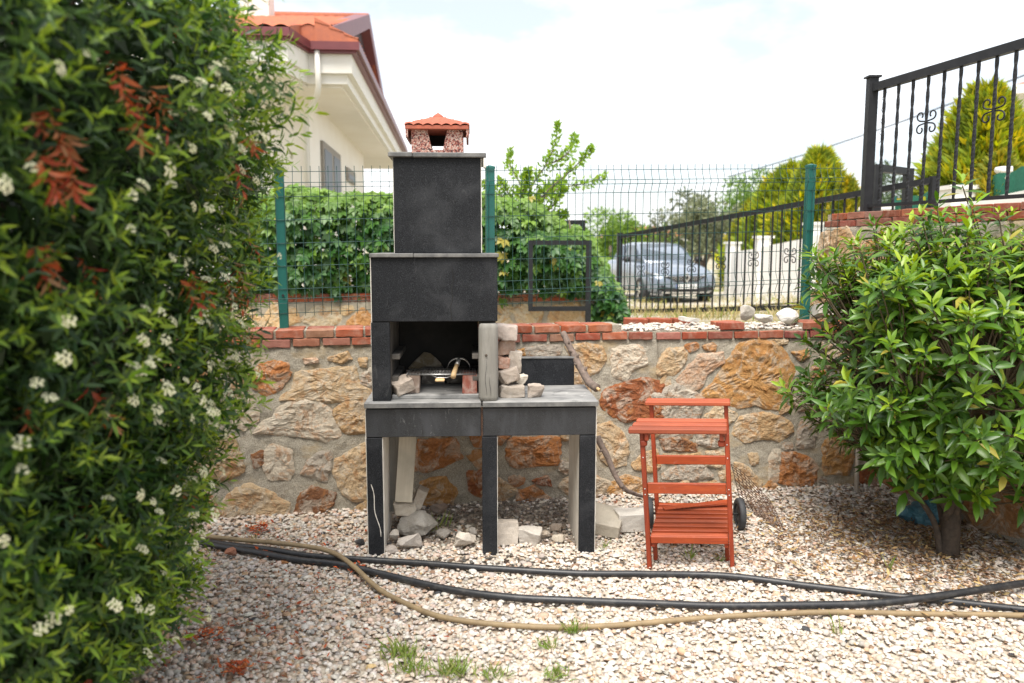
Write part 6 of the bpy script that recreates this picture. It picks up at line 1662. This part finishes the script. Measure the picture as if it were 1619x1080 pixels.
# ------------------------------------------------------------------ glossy shrub on the right
def shrub():
    base = on_z(1500, 878, 0.0); o = thing('glossy_shrub', 'dense glossy green shrub with dark trunk at the right', 'shrub', base)
    b = np.array(base); cz = np.array([2.50 - b[0], 4.34 - b[1], 1.03])
    # rosettes through the crown, mostly near its surface
    n = 1500; u = rand_unit(n); u = np.sign(u) * np.abs(u) ** 0.62; u = u / np.maximum(np.linalg.norm(u, axis=1, keepdims=True), 1e-6) * (0.8 + 0.2 * np.linalg.norm(u, axis=1, keepdims=True)); u[:, 2] = np.where(u[:, 2] < -0.9, -u[:, 2], u[:, 2])
    lump = np.array([noise.fractal(Vector(v * 2.2), 0.9, 2.0, 3) for v in u])
    f = (rng.uniform(0.42, 1.0, n) ** 0.55) * (1 + 0.30 * lump)
    rad = np.array([0.84, 0.72, 0.84])
    P = cz + u * rad * f[:, None]
    P[:, 0] -= 0.03 * (P[:, 2] - 1.0)
    low = P[:, 2] < 0.36 - 0.16 * (P[:, 0] > 0.12) + 0.9 * np.clip(-0.25 - P[:, 0], 0, 1); P, u, f = P[~low], u[~low], f[~low]
    # stay on the yard side of the retaining wall and in front of the garden wall
    wx = P[:, 0] + b[0]; wy = P[:, 1] + b[1]
    lim = RA.x + (wy - RA.y) * (RB.x - RA.x) / (RB.y - RA.y)
    ok = ((wx < lim - 0.05) | (P[:, 2] > 1.95)) & ((wy < WC.y - 0.10) | (P[:, 2] > 1.25))
    P, u, f = P[ok], u[ok], f[ok]; n = len(P); m = 11
    tip = nrm(u * 0.55 + np.array([-0.05, -0.12, 0.75]) + rand_unit(n) * 0.25)
    r1 = nrm(np.cross(tip, rand_unit(n))); r2 = np.cross(tip, r1)
    an = 2.399 * np.arange(m)[None] + rng.uniform(0, 6.28, (n, 1)); t = np.linspace(0, 1, m)[None] + np.zeros((n, 1))
    rd = r1[:, None] * np.cos(an)[..., None] + r2[:, None] * np.sin(an)[..., None]
    ax = nrm(rd * (1.1 - 0.55 * t[..., None]) + tip[:, None] * (0.05 + 0.85 * t[..., None]) + rng.normal(0, 0.12, (n, m, 3)))
    pos = P[:, None] + tip[:, None] * ((t - 0.5) * 0.085)[..., None] + rd * 0.006
    up = nrm(tip[:, None] * 1.0 - rd * 0.25 + rng.normal(0, 0.12, (n, m, 3)))
    L_ = rng.uniform(0.062, 0.125, (n, m)) * (1.12 - 0.45 * t) * rng.uniform(0.8, 1.2, (n, 1)); W_ = L_ * rng.uniform(0.26, 0.34, (n, m))
    old = pal([(0.055, 0.135, 0.012), (0.075, 0.165, 0.014), (0.042, 0.105, 0.014), (0.095, 0.19, 0.016)], n * m).reshape(n, m, 3)
    new = pal([(0.24, 0.36, 0.02), (0.31, 0.41, 0.028), (0.18, 0.32, 0.02)], n * m).reshape(n, m, 3)
    hi = np.clip((P[:, 2] - 0.6) / 1.1, 0.1, 1)
    kk = ((rng.random(n) < 0.25 + 0.5 * hi)[:, None] * np.clip(t * 1.5 - 0.45, 0, 1))[..., None]
    col = old * (1 - kk) + new * kk
    sick = rng.random((n, m)) < 0.012; col[sick] = (0.34, 0.30, 0.05)
    pos, ax, up, L_, W_, col = [a.reshape(-1, *a.shape[2:]) for a in (pos, ax, up, L_, W_, col)]
    pick = visible_pick(pos + b + ax * L_[:, None] * 0.5, 300); mask = np.ones(len(pos), bool); mask[pick] = False
    kw = dict(droop=0.22, fold=0.3, w1=0.95, w2=0.85)
    single_leaves(o, pos, ax, up, L_, W_, col, pick, M['leaf_glossy'], **kw)
    fo = link('foliage', leaves_mesh('foliage', pos[mask], ax[mask], up[mask], L_[mask], W_[mask], col[mask], M['leaf_glossy'], **kw), o); fo['kind'] = 'stuff'
    # trunk and limbs
    limbs = []
    MB().tube([(0.0, 0, -0.05), (0.0, 0, 0.05), (0.008, 0.01, 0.16), (0.02, 0.03, 0.26)], [0.062, 0.050, 0.047, 0.042], 12).build('trunk', M['dark_bark'], o, True)
    for k in range(9):
        a = k * 0.7 - 1.2; d = Vector((math.cos(a) * 0.34, math.sin(a) * 0.26, 0)); s0 = Vector((random.uniform(-.04, .03), 0.01, 0.04 if k in (3, 4) else 0.2)); e = s0 + d + Vector((0, 0, random.uniform(0.5, 0.8)))
        pts = spline([s0, s0.lerp(e, 0.4) + Vector((0, 0, -0.03)), s0.lerp(e, 0.75), e], 5); limbs += pts[4:]
        MB().tube(pts, [0.021 - 0.012 * q / (len(pts) - 1) for q in range(len(pts))], 8).build('limb', M['dark_bark'], o, True)
    s0 = Vector((-0.045, 0, 0.0)); pts = spline([s0, Vector((-0.09, 0.02, 0.2)), Vector((-0.26, 0.06, 0.43)), Vector((-0.42, 0.1, 0.62))], 5); limbs += pts[10:]
    MB().tube(pts, [0.020 - 0.012 * q / (len(pts) - 1) for q in range(len(pts))], 8).build('limb', M['dark_bark'], o, True)
    mb = MB()
    for i in range(n):
        e = Vector(P[i]); s_ = min(limbs, key=lambda q: (q - e).length + (0.3 if q.z > e.z else 0)); mid = s_.lerp(e, 0.55) + Vector((0, 0, -0.03))
        mb.tube([s_, mid, e], [0.0065, 0.005, 0.0032], 5, False)
    tw_ = mb.build('twigs', M['twig'], o, True); tw_['kind'] = 'stuff'
shrub()

# ------------------------------------------------------------------ creeper on the neighbour's wall
def creeper():
    base = Vector((-1.5, 9.9, 0)); o = thing('creeper_hedge', 'thick five-leaved creeper covering the top of the neighbour wall', 'creeper', base)
    b = np.array(base); n = 4300
    def topz(x):
        px = 809.5 + FPX * x / 10.0
        return np.interp(px, [380, 430, 480, 560, 620, 740, 790, 830, 870, 905, 935, 955, 985], [2.36, 2.36, 2.42, 2.34, 2.36, 2.30, 2.34, 2.20, 2.05, 1.98, 1.86, 1.55, 0.9])
    x = rng.uniform(-3.4, 1.36, n); tz = topz(x); zlo = np.where(x > 1.0, 0.72, 1.10)
    z = zlo + (tz - zlo) * rng.random(n) ** 0.85
    tail = rng.random(n) < 0.02; z[tail] -= rng.uniform(0, 0.25, tail.sum())
    lump = np.array([noise.fractal(Vector((a * 1.7, c * 1.7, 5)), 0.9, 2.0, 4) for a, c in zip(x, z)])
    k = (z - zlo) / (tz - zlo)
    y = 9.74 - 0.24 * lump - 0.18 * np.sin(np.clip(k, 0, 1) * math.pi) + rng.random(n) ** 1.6 * 0.55 + 0.3 * k ** 3
    z += 0.10 * lump
    P = np.stack([x, y, z], 1)
    out = nrm(np.stack([rng.normal(0, .65, n), np.full(n, -0.8), 0.45 + 0.7 * k + rng.normal(0, .5, n)], 1))
    # each leaf is a hand of five leaflets
    a1 = nrm(np.cross(out, np.array([1.0, 0, 0.01]))); a1 = np.where(a1[:, 2:3] > 0, -a1, a1); a2 = np.cross(out, a1)
    S = rng.uniform(0.075, 0.14, n)
    hands = []
    for ang, sc_ in ((0, 1.0), (0.75, 0.92), (-0.75, 0.92), (1.6, 0.7), (-1.6, 0.7)):
        ax = nrm(a1 * math.cos(ang) + a2 * math.sin(ang) + rng.normal(0, 0.12, (n, 3)))
        hands.append((P, ax, out, S * sc_, S * sc_ * 0.52))
    front = np.clip(1 - (y - 9.5) * 2.0, 0, 1)
    c0 = pal([(0.036, 0.11, 0.022), (0.056, 0.145, 0.024), (0.026, 0.08, 0.022), (0.085, 0.165, 0.07)], n); c1 = pal([(0.13, 0.24, 0.03), (0.17, 0.28, 0.04)], n)
    ky = (np.clip(k - 0.62, 0, 0.4) * 2.6 + (rng.random(n) < 0.10) * 0.7).clip(0, 1)[:, None]
    col = c0 * (1 - ky) + c1 * ky
    yl = rng.random(n) < 0.012; col[yl] = (0.32, 0.28, 0.05)
    allh = [np.stack([h[q] for h in hands], 1) for q in range(5)]
    ends = P
    pick = visible_pick(ends, 300); mask = np.ones(n, bool); mask[pick] = False
    pos, ax, up, L_, W_ = allh
    cc = np.repeat(col[:, None], 5, 1)
    fl_ = lambda a, mk: a[mk].reshape(-1, *a.shape[2:])
    fo = link('foliage', leaves_mesh('foliage', fl_(pos, mask) - b, fl_(ax, mask), fl_(up, mask), fl_(L_, mask), fl_(W_, mask), fl_(cc, mask), M['leaf'], droop=0.2), o); fo['kind'] = 'stuff'
    for i in pick:
        me = leaves_mesh('leaf', pos[i] - P[i], ax[i], up[i], L_[i], W_[i], cc[i], M['leaf'], droop=0.2); link('leaf', me, o, Vector(P[i] - b))
    for k in range(14):                                    # woody stems behind the leaves
        x0 = random.uniform(-3.2, 0.9); pts = [Vector((x0 + 0.15 * math.sin(q + k), 10.05 + 0.05 * math.cos(q * 2), 0.9 + 0.22 * q)) - base for q in range(6)]
        MB().tube(pts, [0.02 - 0.002 * q for q in range(6)], 6).build('stem', M['bark'], o, True)
creeper()

# ------------------------------------------------------------------ trees
def plum():
    base = at_y(838, 470, 11.2); base.z = land(base.x, base.y); o = thing('plum_tree', 'young fruit tree with long leafy shoots rising behind the creeper', 'tree', base)
    root = at_y(835, 335, 11.2)
    MB().tube([Vector((0, 0, -0.1)), Vector((0.03, 0, 0.9)), root - base], [0.06, 0.05, 0.04], 10).build('trunk', M['bark'], o, True)
    shoots = [[(835,335),(822,290),(806,262),(806,238)], [(835,335),(838,300),(862,262),(878,225),(882,196)], [(835,335),(870,298),(900,272),(922,250),(936,234)], [(838,330),(880,300),(925,290),(958,278)],
              [(835,335),(800,315),(775,300),(762,288)], [(862,262),(888,250),(905,232),(908,215)], [(835,335),(815,320),(800,300),(790,285)], [(840,345),(870,330),(880,312),(892,300)], [(830,345),(800,335),(780,325),(765,320)],
              [(835,335),(825,310),(832,285),(835,270)], [(835,335),(850,310),(868,300),(885,285)], [(835,350),(812,345),(790,350),(775,345)], [(840,350),(860,345),(880,345),(895,338)]]
    Ps, As, Cs = [], [], []
    for q, s in enumerate(shoots):
        yy = 11.2 + random.uniform(-0.35, 0.35)
        pts = [at_y(x, y, 11.2 + (yy - 11.2) * i / 3) - base for i, (x, y) in enumerate(s)]; S = spline(pts, 8); m = len(S)
        MB().tube(S, [0.018 - 0.014 * i / (m - 1) for i in range(m)], 6).build('branch', M['bark'], o, True)
        for i in range(m - 1):
            for r_ in range(9 if q < 9 else 15):
                p = S[i].lerp(S[i + 1], random.random()); d = (S[i + 1] - S[i]).normalized()
                rv = Vector((random.gauss(0, 1), random.gauss(0, 1), random.gauss(0, 1))).normalized(); sp = 0.02 + 0.13 * (1 - i / m)
                Ps.append(p + rv * sp * random.random()); As.append(d * 0.5 + rv * 0.9 + Vector((0, 0, 0.1)))
    n = len(Ps); col = pal([(0.26, 0.40, 0.05), (0.32, 0.46, 0.06), (0.17, 0.30, 0.04), (0.21, 0.36, 0.045)], n)
    c = link('crown', leaves_mesh('crown', np.array([tuple(p) for p in Ps]), np.array([tuple(a) for a in As]), rand_unit(n), rng.uniform(0.05, 0.085, n), rng.uniform(0.025, 0.04, n), col, M['leaf_far']), o); c['kind'] = 'stuff'
plum()
def leafy_tree(name, label, base, h, rx, ry, z0, cols, n, leaf, trunk=0.1, seed=1, group=None, blobs=26, trans='leaf_far', cat='tree'):
    rnd = np.random.default_rng(seed); o = thing(name, label, cat, base, 0, group); P = []
    cz = (z0 + h) / 2; rz = (h - z0) / 2
    C = []
    for k in range(blobs):
        v = rnd.normal(size=3); v /= np.linalg.norm(v); v *= rnd.uniform(0.35, 0.95)
        C.append((v[0] * rx, v[1] * ry, cz + v[2] * rz, rnd.uniform(0.24, 0.42) * min(rx, rz)))
    C = np.array(C); idx = rnd.integers(0, blobs, n)
    d = rnd.normal(size=(n, 3)); d /= np.linalg.norm(d, axis=1, keepdims=True)
    P = C[idx, :3] + d * (C[idx, 3] * rnd.uniform(0.5, 1.08, n))[:, None]
    col = np.array(cols)[rnd.integers(0, len(cols), n)] * rnd.uniform(0.8, 1.2, (n, 1)) * (0.85 + 0.3 * rnd.random((blobs, 1))[idx])
    cr = link('crown', rhomb_mesh('crown', P, nrm(d * 0.7 + rnd.normal(size=(n, 3)) * 0.6), nrm(d + rnd.normal(size=(n, 3)) * 0.5), rnd.uniform(0.7, 1.3, n) * leaf, rnd.uniform(0.35, 0.6, n) * leaf, col, M[trans]), o); cr['kind'] = 'stuff'
    MB().tube([(0, 0, -0.2), (0.05, 0, z0 * 0.7), (0, 0.05, cz)], [trunk, trunk * 0.8, trunk * 0.45], 10).build('trunk', M['bark'], o, True)
    for k in range(6):
        e = Vector(C[k, :3]); s_ = Vector((0.03, 0, z0 * 0.6)); MB().tube([s_, s_.lerp(e, 0.5) + Vector((0, 0, 0.1)), e], [trunk * 0.5, trunk * 0.35, trunk * 0.12], 7).build('limb', M['bark'], o, True)
    return o
def cypress(name, label, base, h, r, cols, n, seed, group):
    rnd = np.random.default_rng(seed); o = thing(name, label, 'tree', base, 0, group); n = int(n * 1.7)
    t = rnd.random(n) ** 0.85; a = rnd.uniform(0, 6.283, n)
    prof = np.interp(t, [0, 0.12, 0.4, 0.7, 0.9, 1.0], [0.75, 1.0, 0.92, 0.62, 0.28, 0.05])
    lump = np.array([noise.fractal(Vector((math.cos(q) * 1.5, math.sin(q) * 1.5, tt * 4 + seed)), 0.8, 2.0, 4) for q, tt in zip(a, t)])
    f = rnd.uniform(0.62, 1.0, n) * (1 + 0.34 * lump)
    rr = r * prof * f; P = np.stack([np.cos(a) * rr, np.sin(a) * rr, 0.1 + (h - 0.25) * t + 0.12 * lump], 1)
    out = np.stack([np.cos(a), np.sin(a), np.zeros(n)], 1)
    ax = nrm(out * 0.75 + np.array([0, 0, 0.8]) + rnd.normal(0, 0.35, (n, 3)))
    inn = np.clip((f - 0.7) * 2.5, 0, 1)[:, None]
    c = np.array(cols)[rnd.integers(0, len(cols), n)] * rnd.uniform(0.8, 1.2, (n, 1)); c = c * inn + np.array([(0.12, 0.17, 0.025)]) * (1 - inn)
    gold = ((lump > 0.12) & (rnd.random(n) < 0.6))[:, None]; c = np.where(gold, c * np.array([1.45, 1.2, 0.8]), c * 1.15)
    sz = 0.15 * r + 0.06
    # a spray: three narrow fingers
    pos = np.concatenate([P, P, P]); n3 = rnd.normal(0, 0.45, (2 * n, 3)); ax3 = np.concatenate([ax, nrm(np.concatenate([ax, ax]) + n3)])
    L3 = np.concatenate([rnd.uniform(0.8, 1.4, n) * sz, rnd.uniform(0.5, 1.0, 2 * n) * sz]); c3 = np.concatenate([c, c, c])
    cr = link('crown', rhomb_mesh('crown', pos, ax3, rand_unit(3 * n), L3, L3 * 0.22, c3, M['leaf_far']), o); cr['kind'] = 'stuff'
    MB().tube([(0, 0, -0.3), (0, 0, h * 0.4), (0, 0, h * 0.85)], [0.12, 0.08, 0.02], 8).build('trunk', M['bark'], o, True)
GOLD = [(0.36, 0.40, 0.03), (0.44, 0.43, 0.035), (0.26, 0.34, 0.03), (0.20, 0.28, 0.035)]
GRN = [(0.16, 0.26, 0.035), (0.22, 0.32, 0.035), (0.30, 0.36, 0.035)]
def gbase(px, y): p = at_y(px, 400, y); return Vector((p.x, y, land(p.x, y)))
def ht(px, py, y): return at_y(px, py, y).z - land(at_y(px, py, y).x, y)
cypress('cypress', 'large golden conifer behind the twisted balustrade at right', gbase(1545, 11.5), ht(1545, 132, 11.5), 0.98, GOLD, 5200, 3, 'conifers along the drive')
cypress('cypress', 'low golden conifer at the foot of the large one by the white wall', gbase(1512, 9.9) + Vector((0.45, 0, 0)), ht(1512, 235, 9.9), 0.5, [(0.34, 0.30, 0.03), (0.28, 0.27, 0.03)], 2200, 4, 'conifers along the drive')
cypress('cypress', 'tall golden green conifer behind the right fence post', gbase(1288, 19), ht(1288, 236, 19), 1.15, GOLD, 5200, 5, 'conifers along the drive')
cypress('cypress', 'broad yellow green conifer left of the tall one by the post', gbase(1228, 20.5) + Vector((0.3, 0, 0)), ht(1232, 262, 20.5), 1.5, GRN + GOLD[:2], 4600, 6, 'conifers along the drive')
cypress('cypress', 'bright yellow conifer right of the fence post above the railing', gbase(1335, 17.5), ht(1335, 276, 17.5), 0.62, [(0.36, 0.32, 0.03), (0.27, 0.27, 0.03)], 2600, 7, 'conifers along the drive')
cypress('cypress', 'smaller yellow conifer above the left end of the white wall', gbase(1186, 22), ht(1186, 315, 22), 0.8, [(0.32, 0.30, 0.03), (0.22, 0.25, 0.03)], 2800, 8, 'conifers along the drive')
leafy_tree('olive_tree', 'grey green olive tree standing behind the parked car', gbase(1105, 29), ht(1105, 300, 29), 1.9, 1.6, 0.5, [(0.16, 0.18, 0.10), (0.20, 0.22, 0.13), (0.12, 0.14, 0.08)], 5200, 0.17, 0.16, 11, 'far trees')
leafy_tree('broadleaf_tree', 'bright green tree left of the parked car', gbase(965, 33), ht(965, 338, 33), 1.7, 1.5, 0.2, [(0.15, 0.26, 0.04), (0.20, 0.31, 0.05), (0.11, 0.20, 0.04)], 4600, 0.18, 0.12, 12, 'far trees')
leafy_tree('broadleaf_tree', 'green tree rising between the olive and the golden conifers', gbase(1172, 34), ht(1172, 262, 34), 1.5, 1.4, 0.8, [(0.13, 0.23, 0.05), (0.18, 0.28, 0.06)], 4200, 0.18, 0.12, 13, 'far trees')
leafy_tree('broadleaf_tree', 'low green bush mass just left of the car behind the gate', gbase(1000, 40), ht(1000, 352, 40), 2.6, 1.6, 0.1, [(0.14, 0.24, 0.04), (0.19, 0.29, 0.05)], 3600, 0.24, 0.12, 14, 'far trees')
leafy_tree('broadleaf_tree', 'dark far tree seen through the small gate at right', gbase(1395, 40), ht(1395, 258, 40), 1.6, 1.5, 1.0, [(0.07, 0.11, 0.05), (0.09, 0.13, 0.06)], 3000, 0.2, 0.12, 15, 'far trees')
for k, (px, y, py, rx, lb) in enumerate(((900, 60, 372, 5, 'far green tree line behind the creeper'), (1060, 75, 368, 6, 'far green tree crown behind the olive tree'), (1250, 70, 352, 6, 'far green tree mass behind the golden conifers'))):
    leafy_tree('broadleaf_tree', lb, gbase(px, y), ht(px, py, y), rx, 3, 0.1, [(0.12, 0.20, 0.05), (0.16, 0.25, 0.06)], 3200, 0.4, 0.2, 20 + k, 'far trees')

# climbing green at the foot of the small gate and along the drive: grass
def blades(name, label, P, h, cols, spread, mat, cat='grass', kind='stuff', parent=None):
    n = len(P); ax = nrm(np.stack([rng.normal(0, spread, n), rng.normal(0, spread, n), np.ones(n)], 1)); L_ = h * rng.uniform(0.5, 1.2, n)
    me = leaves_mesh(name, P, ax, rand_unit(n), L_, L_ * 0.05 + 0.002, pal(cols, n), mat, droop=0.35, fold=0.2)
    o = link(name, me, parent)
    if label: tag(o, label, cat)
    if kind: o['kind'] = kind
    return o
n = 9000; x = rng.uniform(0.8, 5.2, n); y = rng.uniform(6.4, 13.5, n)
P = np.array([(a, c, land(a, c)) for a, c in zip(x, y)]); msk = np.array([fbm((a, c, 1.0), 0.9, 3) > -0.02 for a, c in zip(x, y)])
blades('dry_grass', 'dry straw coloured grass on the ground behind the wall', P[msk], 0.13, [(0.42, 0.34, 0.15), (0.36, 0.30, 0.12), (0.20, 0.25, 0.06), (0.46, 0.38, 0.2)], 0.5, M['grass'])
n = 2600; x = rng.uniform(2.5, 9.0, n); y = rng.uniform(14, 26, n)
P = np.array([(a, c, land(a, c) + 0.02) for a, c in zip(x, y)]); msk = (np.abs(x - 5.0) < 0.45) | (y > 24.3) | (x < 3.0)
blades('verge_grass', 'green and dry grass along the foot of the white wall', P[msk], 0.2, [(0.28, 0.30, 0.07), (0.40, 0.34, 0.14)], 0.5, M['grass'])

# tufts of grass and weeds in the gravel
TUFTS = [((636, 1040), 0.085, 90, 'lush grass tuft in the gravel foreground, left of the row'), ((655, 1066), 0.07, 70, 'grass tuft touching the lush one at the bottom edge'), ((718, 1068), 0.075, 110, 'wide grass tuft at the bottom edge below the hose'), ((782, 1072), 0.06, 60, 'smaller grass tuft at the bottom edge right of the wide one'),
         ((866, 1026), 0.06, 45, 'small grass tuft just below the middle of the hose'), ((906, 1002), 0.06, 60, 'grass tuft growing right against the beige hose'), ((880, 1074), 0.06, 60, 'low grass tuft at the bottom edge, rightmost of the row'),
         ((1324, 1004), 0.09, 10, 'single thin weed sprouting right of the bottom centre'), ((1406, 904), 0.09, 8, 'thin grass sprig behind the pipes before the shrub'), ((1091, 886), 0.08, 16, 'thin grass sprig growing under the front of the trolley'),
         ((686, 838), 0.10, 26, 'bright grass tuft among the rubble in the left bay'), ((400, 862), 0.08, 14, 'dry grass tuft standing by the black pipes'), ((1136, 888), 0.05, 12, 'tiny grass sprig near the right foot of the trolley'), ((955, 868), 0.06, 14, 'yellowish weed at the right leg of the barbecue')]
for k, ((px, py), h, nb_, lab) in enumerate(TUFTS):
    c = on_z(px, py, 0.0); o = thing('grass_tuft', lab, 'grass tuft', c, 0, 'grass tufts in the gravel'); P = np.stack([rng.normal(0, h * 0.45 if nb_ > 20 else 0.008, nb_), rng.normal(0, h * 0.28 if nb_ > 20 else 0.008, nb_), np.full(nb_, 0.004)], 1)
    cols = [(0.15, 0.24, 0.04), (0.20, 0.28, 0.06), (0.28, 0.30, 0.10)] if k != 11 else [(0.42, 0.35, 0.17), (0.36, 0.31, 0.14)]
    b_ = blades('blades', None, P, h, cols, 0.55, M['grass'], kind='stuff', parent=o)

# leaf litter under the shrub, red dry bits under the hedge, charcoal crumbs
def litter(name, label, P, size, cols, lift=0.016):
    n = len(P); P = np.array([(a, c, yard_z(a, c) + lift + 0.008 * random.random()) for a, c in P])
    ax = nrm(np.stack([rng.normal(0, 1, n), rng.normal(0, 1, n), rng.normal(0.0, 0.18, n)], 1)); up = nrm(np.stack([rng.normal(0, .35, n), rng.normal(0, .35, n), np.ones(n)], 1))
    L_ = size * rng.uniform(0.5, 1.3, n)
    tag(link(name, leaves_mesh(name, P, ax, up, L_, L_ * rng.uniform(0.2, 0.4, n), pal(cols, n, var=0.25), M['litter'], droop=-0.2, fold=0.5)), label, 'leaf litter', kind='stuff')
def gaussP(cx, cy, sx, sy, n):
    x = rng.normal(cx, sx, n); y = rng.normal(cy, sy, n); ok = [(a, c) for a, c in zip(x, y) if c < wall_y(a) - BATTER - 0.01 and a < ret_x(c) - 0.03]
    return ok
litter('leaf_litter', 'brown and yellow fallen leaves on the gravel under the shrub', gaussP(2.2, 4.42, 0.48, 0.36, 3600) + gaussP(2.5, 3.9, 0.4, 0.3, 700), 0.036, [(0.26, 0.155, 0.07), (0.19, 0.10, 0.05), (0.34, 0.22, 0.10), (0.13, 0.075, 0.04), (0.38, 0.28, 0.13), (0.09, 0.055, 0.035)])
litter('red_litter', 'rust red dry bits scattered on the gravel beside the hedge', gaussP(-1.05, 3.2, 0.35, 0.55, 700) + gaussP(-1.15, 4.35, 0.3, 0.12, 160), 0.026, [(0.33, 0.07, 0.025), (0.24, 0.06, 0.03), (0.30, 0.14, 0.06), (0.2, 0.1, 0.05)])
for px, py, n_ in ((375, 1065, 90), (408, 846, 90), (425, 880, 30), (330, 1010, 60), (560, 905, 40)):
    c = on_z(px, py); litter('dry_sprig', 'rust red dried sprig on the gravel, %s' % {375: 'near the lower left hedge edge', 408: 'at the wall foot left of the barbecue', 425: 'just below the black pipes', 330: 'close under the hedge foot', 560: 'where the hose crosses the pipes'}[px], [(c.x + random.gauss(0, .035), c.y + random.gauss(0, .03)) for _ in range(n_)], 0.03, [(0.42, 0.085, 0.025), (0.34, 0.07, 0.03), (0.48, 0.15, 0.05)], 0.02)
litter('twig_crumbs', 'dry brown crumbs scattered all over the gravel', [(a, c) for a, c in zip(rng.uniform(-1.3, 2.9, 900), rng.uniform(2.6, 5.0, 900)) if c < wall_y(a) - BATTER], 0.02, [(0.2, 0.12, 0.06), (0.3, 0.2, 0.1), (0.12, 0.07, 0.04), (0.36, 0.24, 0.1)])
